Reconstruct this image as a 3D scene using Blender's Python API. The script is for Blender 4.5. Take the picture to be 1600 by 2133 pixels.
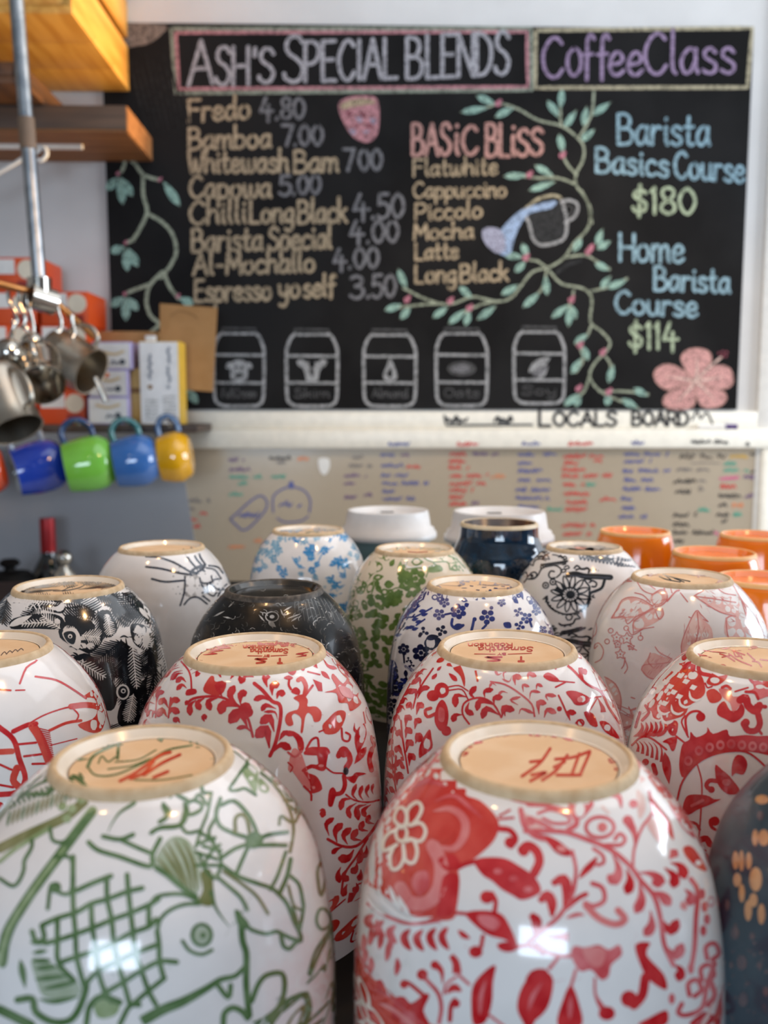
import bpy, bmesh, math, random
import numpy as np
from mathutils import Vector, Matrix
from mathutils.bvhtree import BVHTree
from mathutils.geometry import delaunay_2d_cdt

for o in list(bpy.data.objects):
    bpy.data.objects.remove(o)
S = bpy.context.scene
COL = S.collection
PI = math.pi

# ------------------------------------------------------------------ camera
W, H, F = 1600.0, 2133.0, 1850.0
CAMZ = 1.531
PITCH, YAW = math.radians(6.5), math.radians(1.3)
FOCUS = 0.335
cam_d = bpy.data.cameras.new('camera')
cam_d.sensor_fit = 'VERTICAL'
cam_d.sensor_height = 36.0
cam_d.lens = F / H * 36.0
cam_d.clip_start = 0.01
cam_d.dof.use_dof = True
cam_d.dof.focus_distance = FOCUS
cam_d.dof.aperture_fstop = 12.5
cam_d.dof.aperture_blades = 0
cam = bpy.data.objects.new('camera', cam_d)
COL.objects.link(cam)
cam.matrix_world = (Matrix.Translation((0, 0, CAMZ)) @ Matrix.Rotation(-YAW, 4, 'Z')
                    @ Matrix.Rotation(PI / 2 - PITCH, 4, 'X'))
S.camera = cam
CM = cam.matrix_world.to_3x3()
CO = Vector((0, 0, CAMZ))

def ray(px, py):
    return (CM @ Vector(((px - W / 2) / F, -(py - H / 2) / F, -1.0)))

def at_y(px, py, Y):
    d = ray(px, py)
    return CO + d * (Y / d.y)

def at_z(px, py, Z):
    d = ray(px, py)
    return CO + d * ((Z - CAMZ) / d.z)

# ------------------------------------------------------------------ world, lamps, exposure
S.view_settings.view_transform = 'Standard'
S.view_settings.look = 'None'
S.view_settings.gamma = 1.0
S.view_settings.use_curve_mapping = False
S.view_settings.exposure = 0.0
wd = bpy.data.worlds.new('daylight')
S.world = wd
wd.use_nodes = True
wd.node_tree.nodes['Background'].inputs[0].default_value = (0.60, 0.70, 0.86, 1)
wd.node_tree.nodes['Background'].inputs[1].default_value = 0.14

def lamp(name, kind, loc, energy, color, size=0.05, target=None, size_y=None, spot=None):
    d = bpy.data.lights.new(name, kind)
    d.energy = energy
    d.color = color
    if kind == 'AREA':
        d.shape = 'RECTANGLE'
        d.size = size
        d.size_y = size_y or size
    else:
        d.shadow_soft_size = size
    if spot:
        d.spot_size = math.radians(spot)
        d.spot_blend = 0.6
    o = bpy.data.objects.new(name, d)
    COL.objects.link(o)
    o.location = loc
    if target is not None:
        o.rotation_euler = (Vector(target) - Vector(loc)).to_track_quat('-Z', 'Y').to_euler()
    return o

WARM = (1.0, 0.57, 0.24)
COOL = (0.68, 0.83, 1.0)
# daylight through the shop window behind the photographer
lamp('window_daylight', 'AREA', (-0.24, -2.3, 1.68), 36, COOL, 1.25, (0.0, 0.2, 1.4), 0.72)
# shop window on the right
lamp('shop_window_daylight', 'AREA', (2.45, 0.95, 1.85), 44, (0.80, 0.89, 1.0), 1.2, (0.0, 1.4, 1.8), 1.0)
# broad overhead fill added above the back of the bar, no real source
lamp('skylight', 'AREA', (0.5, 0.95, 2.66), 9, (0.86, 0.93, 1.0), 1.5, (0.5, 0.95, 0.0), 1.2)
# warm downlights in the ceiling, aimed at the cups
for i, (x, y, z, e) in enumerate([(0.34, 0.10, 2.60, 8), (-0.22, 0.55, 2.6, 9), (0.62, 0.70, 2.6, 7), (-0.50, 0.20, 2.6, 4)]):
    lamp('warm_downlight', 'SPOT', (x, y, z), e, WARM, 0.03, (x * 0.8, y * 0.9 + 0.04, 1.3), None, 66)
# warm downlight on the whiteboard, warm spotlights on the shelves and the hanging jugs
lamp('warm_board_spot', 'SPOT', (0.36, 0.95, 2.64), 26, (1.0, 0.76, 0.5), 0.04, (0.36, 1.75, 1.30), None, 54)
lamp('warm_shelf_spot', 'SPOT', (1.25, 1.58, 1.92), 230, (1.0, 0.62, 0.22), 0.05, (-0.72, 1.47, 2.19), None, 19)
lamp('warm_rack_spot', 'SPOT', (0.30, 0.60, 2.30), 60, WARM, 0.12, (-0.56, 1.32, 1.60), None, 17)

# ------------------------------------------------------------------ materials
def lin(c):
    r = []
    for v in c:
        v = v / 255.0
        r.append(v / 12.92 if v <= 0.04045 else ((v + 0.055) / 1.055) ** 2.4)
    return tuple(r) + (1.0,)

MATS = {}
def mat(name, rgb, rough=0.5, metal=0.0, coat=0.0, rgb2=None, scale=60.0, lo=0.4, hi=0.6, bump=0.0,
        spec=0.5, stretch=None, detail=4.0, coat_rough=0.04, trans=0.0, wave=None, alpha=1.0, sss=0.0):
    if name in MATS:
        return MATS[name]
    m = bpy.data.materials.new(name)
    m.use_nodes = True
    nt = m.node_tree
    b = nt.nodes['Principled BSDF']
    b.inputs['Base Color'].default_value = lin(rgb)
    b.inputs['Roughness'].default_value = rough
    b.inputs['Metallic'].default_value = metal
    b.inputs['Specular IOR Level'].default_value = spec
    b.inputs['Coat Weight'].default_value = coat
    b.inputs['Coat Roughness'].default_value = coat_rough
    b.inputs['Transmission Weight'].default_value = trans
    tc = nt.nodes.new('ShaderNodeTexCoord')
    mp = nt.nodes.new('ShaderNodeMapping')
    nt.links.new(tc.outputs['Object'], mp.inputs['Vector'])
    if stretch:
        mp.inputs['Scale'].default_value = stretch
    if wave:
        n = nt.nodes.new('ShaderNodeTexWave')
        n.inputs['Scale'].default_value = scale
        n.inputs['Distortion'].default_value = wave
        n.inputs['Detail'].default_value = detail
        fac = n.outputs['Fac']
    else:
        n = nt.nodes.new('ShaderNodeTexNoise')
        n.inputs['Scale'].default_value = scale
        n.inputs['Detail'].default_value = detail
        fac = n.outputs['Fac']
    nt.links.new(mp.outputs['Vector'], n.inputs['Vector'])
    if rgb2 is None:
        rgb2 = tuple(min(255, c * 1.03) for c in rgb)
    r = nt.nodes.new('ShaderNodeValToRGB')
    r.color_ramp.elements[0].position = lo
    r.color_ramp.elements[1].position = hi
    r.color_ramp.elements[0].color = lin(rgb)
    r.color_ramp.elements[1].color = lin(rgb2)
    nt.links.new(fac, r.inputs['Fac'])
    nt.links.new(r.outputs['Color'], b.inputs['Base Color'])
    if bump:
        bp = nt.nodes.new('ShaderNodeBump')
        bp.inputs['Strength'].default_value = bump
        bp.inputs['Distance'].default_value = 0.002
        nt.links.new(fac, bp.inputs['Height'])
        nt.links.new(bp.outputs['Normal'], b.inputs['Normal'])
    MATS[name] = m
    return m

# ------------------------------------------------------------------ objects
def tag(o, label=None, cat=None, group=None, kind=None):
    if label: o['label'] = label
    if cat: o['category'] = cat
    if group: o['group'] = group
    if kind: o['kind'] = kind
    return o

def empty(name, loc, label, cat, group=None, rot=(0, 0, 0)):
    o = bpy.data.objects.new(name, None)
    o.empty_display_size = 0.02
    COL.objects.link(o)
    o.location = loc
    o.rotation_euler = rot
    return tag(o, label, cat, group)

class MB:
    """collects shapes, then links them as ONE mesh object"""
    def __init__(self):
        self.v, self.f, self.m, self.n = [], [], [], []
        self.mats = []
    def mi(self, m):
        if m not in self.mats:
            self.mats.append(m)
        return self.mats.index(m)
    def add(self, vs, fs, m, ns=None):
        k = len(self.v)
        i = self.mi(m)
        self.v += [tuple(p) for p in vs]
        self.n += [tuple(q) for q in ns] if ns is not None else [None] * len(vs)
        for f in fs:
            self.f.append(tuple(k + a for a in f))
            self.m.append(i)
    def box(self, a, b, m, bev=0.0):
        x0, y0, z0 = a; x1, y1, z1 = b
        if bev <= 0:
            vs = [(x, y, z) for x in (x0, x1) for y in (y0, y1) for z in (z0, z1)]
            fs = [(0, 1, 3, 2), (4, 6, 7, 5), (0, 4, 5, 1), (2, 3, 7, 6), (0, 2, 6, 4), (1, 5, 7, 3)]
            self.add(vs, fs, m)
            return
        bm = bmesh.new()
        bmesh.ops.create_cube(bm, size=1.0)
        for v in bm.verts:
            v.co = Vector(((x0 + x1) / 2 + v.co.x * (x1 - x0), (y0 + y1) / 2 + v.co.y * (y1 - y0), (z0 + z1) / 2 + v.co.z * (z1 - z0)))
        bmesh.ops.bevel(bm, geom=bm.edges[:], offset=bev, segments=2, affect='EDGES', profile=0.5)
        bm.verts.index_update()
        self.add([v.co[:] for v in bm.verts], [[v.index for v in f.verts] for f in bm.faces], m)
        bm.free()
    def prism(self, poly, axis, a, b, m):
        """poly: list of 2-D points; extruded along axis 'x','y','z' from a to b"""
        n = len(poly)
        def P(p, t):
            return {'x': (t, p[0], p[1]), 'y': (p[0], t, p[1]), 'z': (p[0], p[1], t)}[axis]
        vs = [P(p, a) for p in poly] + [P(p, b) for p in poly]
        fs = [tuple(range(n)), tuple(range(2 * n - 1, n - 1, -1))]
        for i in range(n):
            j = (i + 1) % n
            fs.append((i, i + n, j + n, j))
        self.add(vs, fs, m)
    def lathe(self, prof, m, seg=48, org=(0, 0, 0), M=None, closed=False):
        """prof: (radius, z) list"""
        vs, fs = [], []
        n = len(prof)
        for r, z in prof:
            for k in range(seg):
                t = 2 * PI * k / seg
                p = Vector((max(r, 1e-5) * math.cos(t), max(r, 1e-5) * math.sin(t), z))
                if M is not None:
                    p = M @ p
                vs.append((p.x + org[0], p.y + org[1], p.z + org[2]))
        for i in range(n - 1 + (1 if closed else 0)):
            j = (i + 1) % n
            for k in range(seg):
                l = (k + 1) % seg
                fs.append((i * seg + k, i * seg + l, j * seg + l, j * seg + k))
        self.add(vs, fs, m)
    def tube(self, pts, r, m, seg=12, closed=False, caps=True):
        pts = [Vector(p) for p in pts]
        n = len(pts)
        vs, fs = [], []
        up = Vector((0.13, 0.31, 0.94)).normalized()
        prev = None
        for i, p in enumerate(pts):
            a = pts[i - 1] if (i > 0 or closed) else p
            b = pts[(i + 1) % n] if (i < n - 1 or closed) else p
            t = (b - a).normalized()
            if prev is None:
                u = t.orthogonal().normalized() if abs(t.dot(up)) > 0.98 else (up - t * up.dot(t)).normalized()
            else:
                u = (prev - t * prev.dot(t)).normalized()
            prev = u
            w = t.cross(u)
            rr = r[i] if isinstance(r, (list, tuple)) else r
            for k in range(seg):
                q = 2 * PI * k / seg
                vs.append(p + u * (rr * math.cos(q)) + w * (rr * math.sin(q)))
        for i in range(n if closed else n - 1):
            j = (i + 1) % n
            for k in range(seg):
                l = (k + 1) % seg
                fs.append((i * seg + k, i * seg + l, j * seg + l, j * seg + k))
        if caps and not closed:
            fs.append(tuple(range(seg - 1, -1, -1)))
            fs.append(tuple((n - 1) * seg + k for k in range(seg)))
        self.add(vs, fs, m)
    def build(self, name, parent=None, smooth=True, angle=40, loc=None, recalc=True):
        me = bpy.data.meshes.new(name)
        me.from_pydata(self.v, [], self.f)
        for m in self.mats:
            me.materials.append(m)
        me.polygons.foreach_set('material_index', self.m)
        has_n = any(q is not None for q in self.n)
        if recalc and not has_n:
            bm = bmesh.new(); bm.from_mesh(me)
            bmesh.ops.recalc_face_normals(bm, faces=bm.faces[:])
            bm.to_mesh(me); bm.free()
        me.update()
        if smooth:
            me.polygons.foreach_set('use_smooth', [True] * len(me.polygons))
            if has_n:
                me.normals_split_custom_set_from_vertices([q if q is not None else (0, 0, 1) for q in self.n])
            else:
                me.set_sharp_from_angle(angle=math.radians(angle))
        o = bpy.data.objects.new(name, me)
        COL.objects.link(o)
        if loc is not None:           # move the origin without moving the shape
            me.transform(Matrix.Translation(-Vector(loc)))
            o.location = loc
        if parent is not None:
            o.parent = parent
            if loc is None:
                o.matrix_parent_inverse = Matrix.LocRotScale(parent.location, parent.rotation_euler, None).inverted() if parent.parent is None else (parent.parent.matrix_basis @ parent.matrix_parent_inverse).inverted()
        return o

def child(mb, name, parent, wparent, **k):
    """link a mesh built in world coordinates under parent (world matrix wparent)"""
    o = mb.build(name, None, **k)
    o.parent = parent
    o.matrix_parent_inverse = wparent.inverted()
    return o

def wm(o):
    """world matrix from basis matrices (no depsgraph needed)"""
    m = o.matrix_basis.copy()
    if o.parent is not None:
        m = wm(o.parent) @ o.matrix_parent_inverse @ m
    return m

def part(mb, name, parent, **k):
    o = mb.build(name, None, **k)
    o.parent = parent
    o.matrix_parent_inverse = wm(parent).inverted()
    return o

# ------------------------------------------------------------------ 2-D drawing helpers (strokes, fills)
def spline(pts, step, closed=False):
    """Catmull-Rom through pts; a point given twice is a corner"""
    pts = [(float(a), float(b)) for a, b in pts]
    if closed:
        pts = pts + [pts[0]]
        segs = [pts]
    else:
        segs, cur = [], [pts[0]]
        for p in pts[1:]:
            if p == cur[-1]:
                if len(cur) > 1:
                    segs.append(cur)
                cur = [p]
            else:
                cur.append(p)
        if len(cur) > 1:
            segs.append(cur)
    out = []
    for s in segs:
        n = len(s)
        for i in range(n - 1):
            p1, p2 = s[i], s[i + 1]
            if closed:
                p0 = s[i - 1] if i > 0 else s[n - 2]
                p3 = s[i + 2] if i + 2 < n else s[1]
            else:
                p0 = s[i - 1] if i > 0 else (2 * p1[0] - p2[0], 2 * p1[1] - p2[1])
                p3 = s[i + 2] if i + 2 < n else (2 * p2[0] - p1[0], 2 * p2[1] - p1[1])
            d = math.hypot(p2[0] - p1[0], p2[1] - p1[1])
            k = max(1, int(math.ceil(d / step)))
            if n > 2:
                k = max(k, 3)
            for j in range(k):
                t = j / k
                q = []
                for a in (0, 1):
                    q.append(0.5 * (2 * p1[a] + (p2[a] - p0[a]) * t + (2 * p0[a] - 5 * p1[a] + 4 * p2[a] - p3[a]) * t * t
                                    + (3 * p1[a] - p0[a] - 3 * p2[a] + p3[a]) * t ** 3))
                out.append(tuple(q))
        if not closed:
            out.append(s[-1])
    return out

class Draw:
    """shapes drawn in a plane; each keeps a material and a layer"""
    def __init__(self, step=10.0):
        self.step = step
        self.v, self.f = [], []          # v: (x,y,layer)   f: (indices, material)
        self.tx = None
    def T(self, pts):
        return [self.tx(p) for p in pts] if self.tx else pts
    def view(self, x, y, s):
        """coordinates of a zoomed view: pixel = origin + scale * coordinate"""
        self.tx = lambda p: (x + s * p[0], y + s * p[1])
        self.s = s
        return self
    s = 1.0
    bold = 1.0
    count = 0
    def stroke(self, pts, w, m, layer=0, closed=False, taper=None, raw=False):
        pts = self.T(pts)
        w = w * self.s * self.bold
        self.count += 1
        layer = layer + (self.count % 37) / 46.0
        P = pts if raw else spline(pts, self.step, closed)
        if closed:
            P = P + [P[0]]
        # drop doubles
        Q = [P[0]]
        for p in P[1:]:
            if math.hypot(p[0] - Q[-1][0], p[1] - Q[-1][1]) > 1e-6:
                Q.append(p)
        P = Q
        n = len(P)
        if n < 2:
            return
        L = [0.0]
        for i in range(1, n):
            L.append(L[-1] + math.hypot(P[i][0] - P[i - 1][0], P[i][1] - P[i - 1][1]))
        base = len(self.v)
        rows = []
        for i in range(n):
            a, b = P[max(i - 1, 0)], P[min(i + 1, n - 1)]
            if closed and i in (0, n - 1):
                a, b = P[n - 2], P[1]
            dx, dy = b[0] - a[0], b[1] - a[1]
            d = math.hypot(dx, dy) or 1
            nx, ny = -dy / d, dx / d
            t = L[i] / L[-1]
            if taper is None: h = 1
            elif taper == 'b': h = 0.12 + 0.88 * math.sin(PI * min(max(t, 0), 1)) ** 0.7
            elif taper == 'e': h = 1 - 0.9 * t
            elif taper == 's': h = 0.1 + 0.9 * t
            elif taper == 'c': h = 0.12 + 0.88 * min(1, (t / 0.62)) ** 1.3 * (1 if t < 0.8 else math.sqrt(max(0.02, 1 - ((t - 0.8) / 0.2) ** 2)))
            else:
                k = t * (len(taper) - 1); j = min(int(k), len(taper) - 2)
                h = taper[j] + (taper[j + 1] - taper[j]) * (k - j)
            hw = w * h / 2
            rows.append((P[i], nx, ny, hw))
        if not closed and taper is None:      # round caps
            def cap(row, sgn):
                (p, nx, ny, hw) = row
                tx, ty = ny * sgn, -nx * sgn
                return [((p[0] + tx * hw * 0.6, p[1] + ty * hw * 0.6), nx, ny, hw * 0.8), ((p[0] + tx * hw, p[1] + ty * hw), nx, ny, hw * 0.25)]
            c0 = cap(rows[0], -1)
            rows = [c0[1], c0[0]] + rows + cap(rows[-1], 1)
        for (p, nx, ny, hw) in rows:
            self.v += [(p[0] + nx * hw, p[1] + ny * hw, layer), (p[0], p[1], layer), (p[0] - nx * hw, p[1] - ny * hw, layer)]
        for i in range(len(rows) - 1):
            a = base + 3 * i
            self.f.append(((a, a + 1, a + 4, a + 3), m))
            self.f.append(((a + 1, a + 2, a + 5, a + 4), m))
    def blob(self, pts, m, layer=0, smooth=True, grid=None):
        pts = self.T(pts)
        P = spline(pts, self.step, True) if smooth else self._poly(pts)
        self._fill(P, m, layer, grid)
    def _poly(self, pts):
        out = []
        n = len(pts)
        for i in range(n):
            a, b = pts[i], pts[(i + 1) % n]
            k = max(1, int(math.hypot(b[0] - a[0], b[1] - a[1]) / self.step))
            out += [(a[0] + (b[0] - a[0]) * j / k, a[1] + (b[1] - a[1]) * j / k) for j in range(k)]
        return out
    def _fill(self, P, m, layer, grid=None):
        self.count += 1
        layer = layer + (self.count % 37) / 46.0
        g = grid or self.step * 1.4
        xs = [p[0] for p in P]; ys = [p[1] for p in P]
        V = [Vector(p) for p in P]
        n = len(P)
        if max(xs) - min(xs) > g and max(ys) - min(ys) > g:
            A = np.array(P); B = np.roll(A, -1, 0)
            y = min(ys) + g * 0.5
            while y < max(ys):
                x = min(xs) + g * 0.5
                while x < max(xs):
                    c = ((A[:, 1] > y) != (B[:, 1] > y))
                    xi = A[:, 0] + (y - A[:, 1]) * (B[:, 0] - A[:, 0]) / np.where(B[:, 1] == A[:, 1], 1e-9, B[:, 1] - A[:, 1])
                    if (np.sum(c & (x < xi)) % 2) == 1 and np.min((A[:, 0] - x) ** 2 + (A[:, 1] - y) ** 2) > (0.3 * g) ** 2:
                        V.append(Vector((x, y)))
                    x += g
                y += g
        try:
            r = delaunay_2d_cdt(V, [], [list(range(n))], 1, 1e-5)
        except Exception:
            return
        base = len(self.v)
        self.v += [(p.x, p.y, layer) for p in r[0]]
        self.f += [(tuple(base + i for i in f), m) for f in r[2]]
    # -- motifs
    def dot(self, x, y, r, m, layer=0, ry=None):
        ry = ry or r
        self.blob([(x + r * math.cos(2 * PI * k / 8), y + ry * math.sin(2 * PI * k / 8)) for k in range(8)], m, layer)
    def leaf(self, a, b, w, m, layer=0, bend=0.0):
        """pointed leaf from a to b, w = width"""
        dx, dy = b[0] - a[0], b[1] - a[1]
        L = math.hypot(dx, dy) or 1
        nx, ny = -dy / L, dx / L
        P = []
        for s in (1, -1):
            for k in range(7):
                t = k / 6 if s == 1 else 1 - k / 6
                if s == -1 and k in (0,): continue
                if s == -1 and k == 6: continue
                h = math.sin(PI * t ** 0.8) * w / 2
                c = bend * math.sin(PI * t)
                P.append((a[0] + dx * t + nx * (s * h + c), a[1] + dy * t + ny * (s * h + c)))
        P = self.T(P)
        self._fill(self._refine(P), m, layer)
    def _refine(self, P):
        out = []
        n = len(P)
        for i in range(n):
            a, b = P[i], P[(i + 1) % n]
            k = max(1, int(math.hypot(b[0] - a[0], b[1] - a[1]) / self.step))
            out += [(a[0] + (b[0] - a[0]) * j / k, a[1] + (b[1] - a[1]) * j / k) for j in range(k)]
        return out
    def comma(self, x, y, ang, L, m, layer=0, curl=1.9, fat=0.42):
        """curled drop: thin at (x,y), rounded at its hooked end; ang in degrees (0 = right, 90 = down)"""
        a = math.radians(ang)
        n = 9
        P = [(x, y)]
        for i in range(n):
            a2 = a + curl * ((i + 0.5) / n - 0.25)
            P.append((P[-1][0] + L / n * math.cos(a2), P[-1][1] + L / n * math.sin(a2)))
        self.stroke(P[::2] if len(P) % 2 else P, L * fat, m, layer, taper='c')
    def fern(self, spine, n, L0, L1, m, layer=0, sides=(1, -1), ang=55, curl=1.9, w=5, fat=0.42, t0=0.08):
        P = spline(spine, 6.0)
        Ls = [0.0]
        for i in range(1, len(P)):
            Ls.append(Ls[-1] + math.hypot(P[i][0] - P[i - 1][0], P[i][1] - P[i - 1][1]))
        self.stroke(spine, w, m, layer, taper=[1, 1, 0.5])
        for k in range(n):
            t = t0 + (1 - t0) * (k + 0.3) / n
            d = t * Ls[-1]
            i = min(max(1, next((j for j, l in enumerate(Ls) if l >= d), len(P) - 1)), len(P) - 1)
            a = math.degrees(math.atan2(P[i][1] - P[i - 1][1], P[i][0] - P[i - 1][0]))
            L = L0 + (L1 - L0) * t
            for s in sides:
                self.comma(P[i][0], P[i][1], a + s * ang, L, m, layer, s * -curl, fat)
    def flower(self, x, y, r, n, m, layer=0, rot=0.0, core=None, ry=1.0, petal=0.42):
        for k in range(n):
            a = rot + 2 * PI * k / n
            self.blob([(x + r * 0.6 * math.cos(a) + r * petal * math.cos(q) , y + ry * (r * 0.6 * math.sin(a) + r * petal * math.sin(q)))
                       for q in [2 * PI * j / 7 for j in range(7)]], m, layer)
        if core:
            self.dot(x, y, r * 0.28, core, layer + 1, r * 0.28 * ry)

# ------------------------------------------------------------------ a single-stroke hand lettering alphabet
G = {}
def glyphs(txt):
    for line in txt.strip().splitlines():
        k, w, s = line.split('|')
        st = []
        for q in s.split(';'):
            n = [float(a) for a in q.split()]
            st.append([(n[i], n[i + 1]) for i in range(0, len(n), 2)])
        G[k] = (float(w), st)
glyphs('''
A|7|0 0 3.6 10;3.6 10 7 0;1.2 3.6 5.9 3.6
B|6|0 0 0 10;0 10 3 10 4.8 8.4 4.3 6.3 2.6 5.3 0 5.2;0 5.2 3.4 5.3 5.8 3.8 5.4 1.2 3.2 0 0 0
C|6.3|6 8.6 4.4 10 2.4 9.5 .6 7.2 0 4.6 .9 1.6 2.9 0 4.9 .4 6.3 2
D|6.2|0 0 0 10;0 10 3 9.5 5.4 7.6 6.1 5 5.2 2 3 .3 0 0
E|5.2|0 0 0 10;0 10 5 10;0 5.3 4.3 5.3;0 0 5.2 0
F|5.4|0 0 0 10;0 10 5.4 10;0 5.5 4.5 5.5
G|6.4|6 8.6 4.4 10 2.4 9.5 .6 7.2 0 4.6 .9 1.6 2.9 0 5 .4 6.2 2.2 6.2 4.4;6.2 4.4 3.6 4.4
H|6|0 0 0 10;6 0 6 10;0 5 6 5
I|1|.5 0 .5 10
L|4.8|0 10 0 0;0 0 4.8 0
M|7.2|0 0 .7 10;.7 10 3.6 3;3.6 3 6.5 10;6.5 10 7.2 0
N|6|0 0 0 10;0 10 6 0;6 0 6 10
O|6.4|3.2 10 .8 8.2 0 5 .8 1.8 3.2 0 5.6 1.8 6.4 5 5.6 8.2 3.2 10
P|5.6|0 0 0 10;0 10 3.5 10 5.5 8.3 5 5.8 3 4.6 0 4.4
R|6|0 0 0 10;0 10 3.5 10 5.5 8.3 5 5.8 3 4.7 0 4.6;2.6 4.6 6 0
S|5.6|5.5 8.6 4 10 1.8 9.8 .6 8 1.5 6.2 3.8 5 5.5 3.1 4.6 .8 2.5 0 .3 .9 0 1.8
T|6|0 10 6 10;3 10 3 0
W|8|0 10 1.4 1 2.2 0 3.2 2 3.8 6.5;3.8 6.5 4.6 1.5 5.6 0 7 3 8 10
Y|6|0 10 3 5;6 10 3 5;3 5 3 0
a|5|4.4 5.4 2.6 6.2 .6 4.6 0 2.4 1 .2 2.8 .6 4.4 3.4;4.4 6 4.3 2 5 .2
b|5|.2 11 .1 5 0 0;0 4 1.6 6 3.8 5.6 4.8 3.4 4 .8 2 0 .2 1
c|4.4|4.2 5.2 2.6 6.2 .8 5 0 2.8 .9 .6 2.6 0 4.4 1
d|5|4.4 5 2.6 6.2 .7 4.7 0 2.4 1 .2 2.9 .5 4.4 3;4.4 11 4.3 4 5 .1
e|4.6|.3 2.8 3 3.2 4.3 4.2 3.6 5.8 2 6.1 .5 4.4 0 2.4 1 .4 2.8 0 4.6 1.2
f|4|4.2 9.4 3 10.6 1.8 9 1.6 5 1.5 -1;0 5.4 3.6 5.6
g|5|4.4 5.4 2.6 6.2 .6 4.6 0 2.6 1 .6 2.8 .8 4.4 3.2;4.4 6 4.5 0 4 -3 2.2 -4 .4 -3
h|4.8|.2 11 0 0;0 3 1.4 5.6 3.2 6 4.2 4.4 4.2 1.2 4.8 .1
i|1.4|.6 6 .5 1.5 1.2 .1;.7 8.4 .75 8.7
k|4.6|.2 11 0 0;4.2 6 .3 2.8;1.4 3.6 4.6 0
l|1.6|.6 11 .4 2 1.4 .1
m|7.4|.2 6 0 0;0 3.4 1.2 5.6 2.6 6 3.4 4.4 3.4 0;3.4 3.4 4.6 5.6 6 6 6.8 4.4 6.7 1.2 7.4 .1
n|4.8|.2 6 0 0;0 3.4 1.4 5.6 3.2 6 4.2 4.4 4.2 1.2 4.8 .1
o|5|2.4 6.1 .6 4.8 0 2.8 .9 .6 2.5 0 4.3 1.2 4.8 3.2 4 5.3 2.4 6.1
ó|5.6|2.4 6.1 .6 4.8 0 2.8 .9 .6 2.5 0 4.3 1.2 4.8 3.2 4 5.3 2.4 6.1;3.9 5.2 5 4.6 6.6 4.8
p|5|.3 6 .1 0 0 -4;0 3.6 1.6 6 3.8 5.6 4.8 3.4 4 .8 2 0 .2 1
r|3.6|.2 6 0 0;0 3.4 1.2 5.4 2.4 6 3.6 5.5
s|4|3.8 5.2 2.4 6.2 .7 5.6 .6 4.2 2.2 3.2 3.8 2.2 3.6 .6 1.8 0 0 .8
t|3.6|1.6 9.4 1.4 1.6 2.4 0 3.6 .6;0 6 3.4 6.2
u|5|0 6 .2 1.6 1.6 0 3.4 .8 4.2 3;4.3 6 4.3 1.2 5 .1
w|7|0 6 .5 1 1.8 0 3 1.6 3.3 5.6;3.3 5.6 3.8 1 5.2 0 6.6 2.2 7 6
y|5|0 6 .4 2.4 1.8 1 3.4 1.8 4.4 4;4.5 6 4.5 0 4 -3 2.2 -4.4 .2 -3.4
0|5.6|2.8 10 .8 8 0 5 .8 2 2.8 0 4.8 2 5.6 5 4.8 8 2.8 10
1|2|0 8.4 1.2 10;1.2 10 1.2 0
3|5|.3 9 2.4 10 4.4 8.6 4 6.4 2 5.4;2 5.4 4.4 4.6 5 2.4 3.6 .3 1.6 0 0 1.2
4|5.6|2.4 10 0 3.6;0 3.6 5.6 3.8;3.6 6.4 3.5 -1
5|5.2|4.8 10 .9 10;.9 10 .5 5.6;.5 5.6 2.8 6.2 4.8 4.8 5 2.2 3.4 .2 1.4 0 0 1
7|5|0 10 5 10;5 10 2 0
8|5.2|2.6 5.2 .7 6.8 .7 9 2.6 10 4.4 9 4.4 6.8 2.6 5.2 .5 3.6 .3 1.4 2.6 0 4.8 1.4 4.8 3.6 2.6 5.2
$|5.2|4.8 7.8 3.2 8.9 1.4 8.6 .5 7.2 1.4 5.8 3.6 4.8 4.9 3.2 4.2 1.2 2.4 .6 .8 1 .1 2.2;2.7 10.8 2.3 -1.4
-|4|.4 4 3.4 4.2
.|1.6|.6 0 .8 .5
'|1.2|.8 10 .4 7.8
!|1.2|.6 10 .6 3;.6 .2 .6 .6
 |3|
'''.replace(' |3|\n', ''))

def letter(D, s, x0, y0, x1, h, w, m, layer=0, y1=None, slant=0.0, gap=1.5, step=None):
    """write s with its baseline from (x0,y0) to (x1,y1), capitals h tall (y grows downwards)"""
    y1 = y0 if y1 is None else y1
    tot = 0
    for c in s:
        tot += (3.2 if c == ' ' else G[c][0] + gap)
    tot -= gap
    sx = (x1 - x0) / tot
    cx = 0.0
    for c in s:
        if c == ' ':
            cx += 3.2
            continue
        gw, st = G[c]
        for q in st:
            P = []
            for (a, b) in q:
                X = x0 + (cx + a) * sx + b * h / 10 * slant
                Y = y0 + (y1 - y0) * ((cx + a) * sx / (x1 - x0)) - b * h / 10
                P.append((X, Y))
            D.stroke(P, w, m, layer)
        cx += gw + gap

# ------------------------------------------------------------------ the setting
YW = 1.75                      # face of the back wall
CEIL = 2.72
M_wall = mat('painted_wall_white', (214, 211, 208), 0.6, rgb2=(220, 217, 214), scale=8)
M_ceil = mat('ceiling_white', (215, 210, 205), 0.7)
M_floor = mat('floor_tile_grey', (96, 92, 88), 0.45, rgb2=(110, 105, 100), scale=12)
M_trim = mat('trim_white', (226, 222, 215), 0.35)

def struct(name, a, b, m, bev=0.0):
    mb = MB(); mb.box(a, b, m, bev)
    o = mb.build(name, angle=30)
    o['kind'] = 'structure'
    return o
struct('wall_back', (-2.7, YW, 0), (2.7, YW + 0.12, CEIL), M_wall)
struct('wall_left', (-2.82, -2.6, 0), (-2.7, YW + 0.12, CEIL), M_wall)
struct('floor', (-2.7, -2.6, -0.08), (2.7, YW, 0), M_floor)
struct('ceiling', (-2.82, -2.6, CEIL), (2.82, YW + 0.12, CEIL + 0.1), M_ceil)

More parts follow.
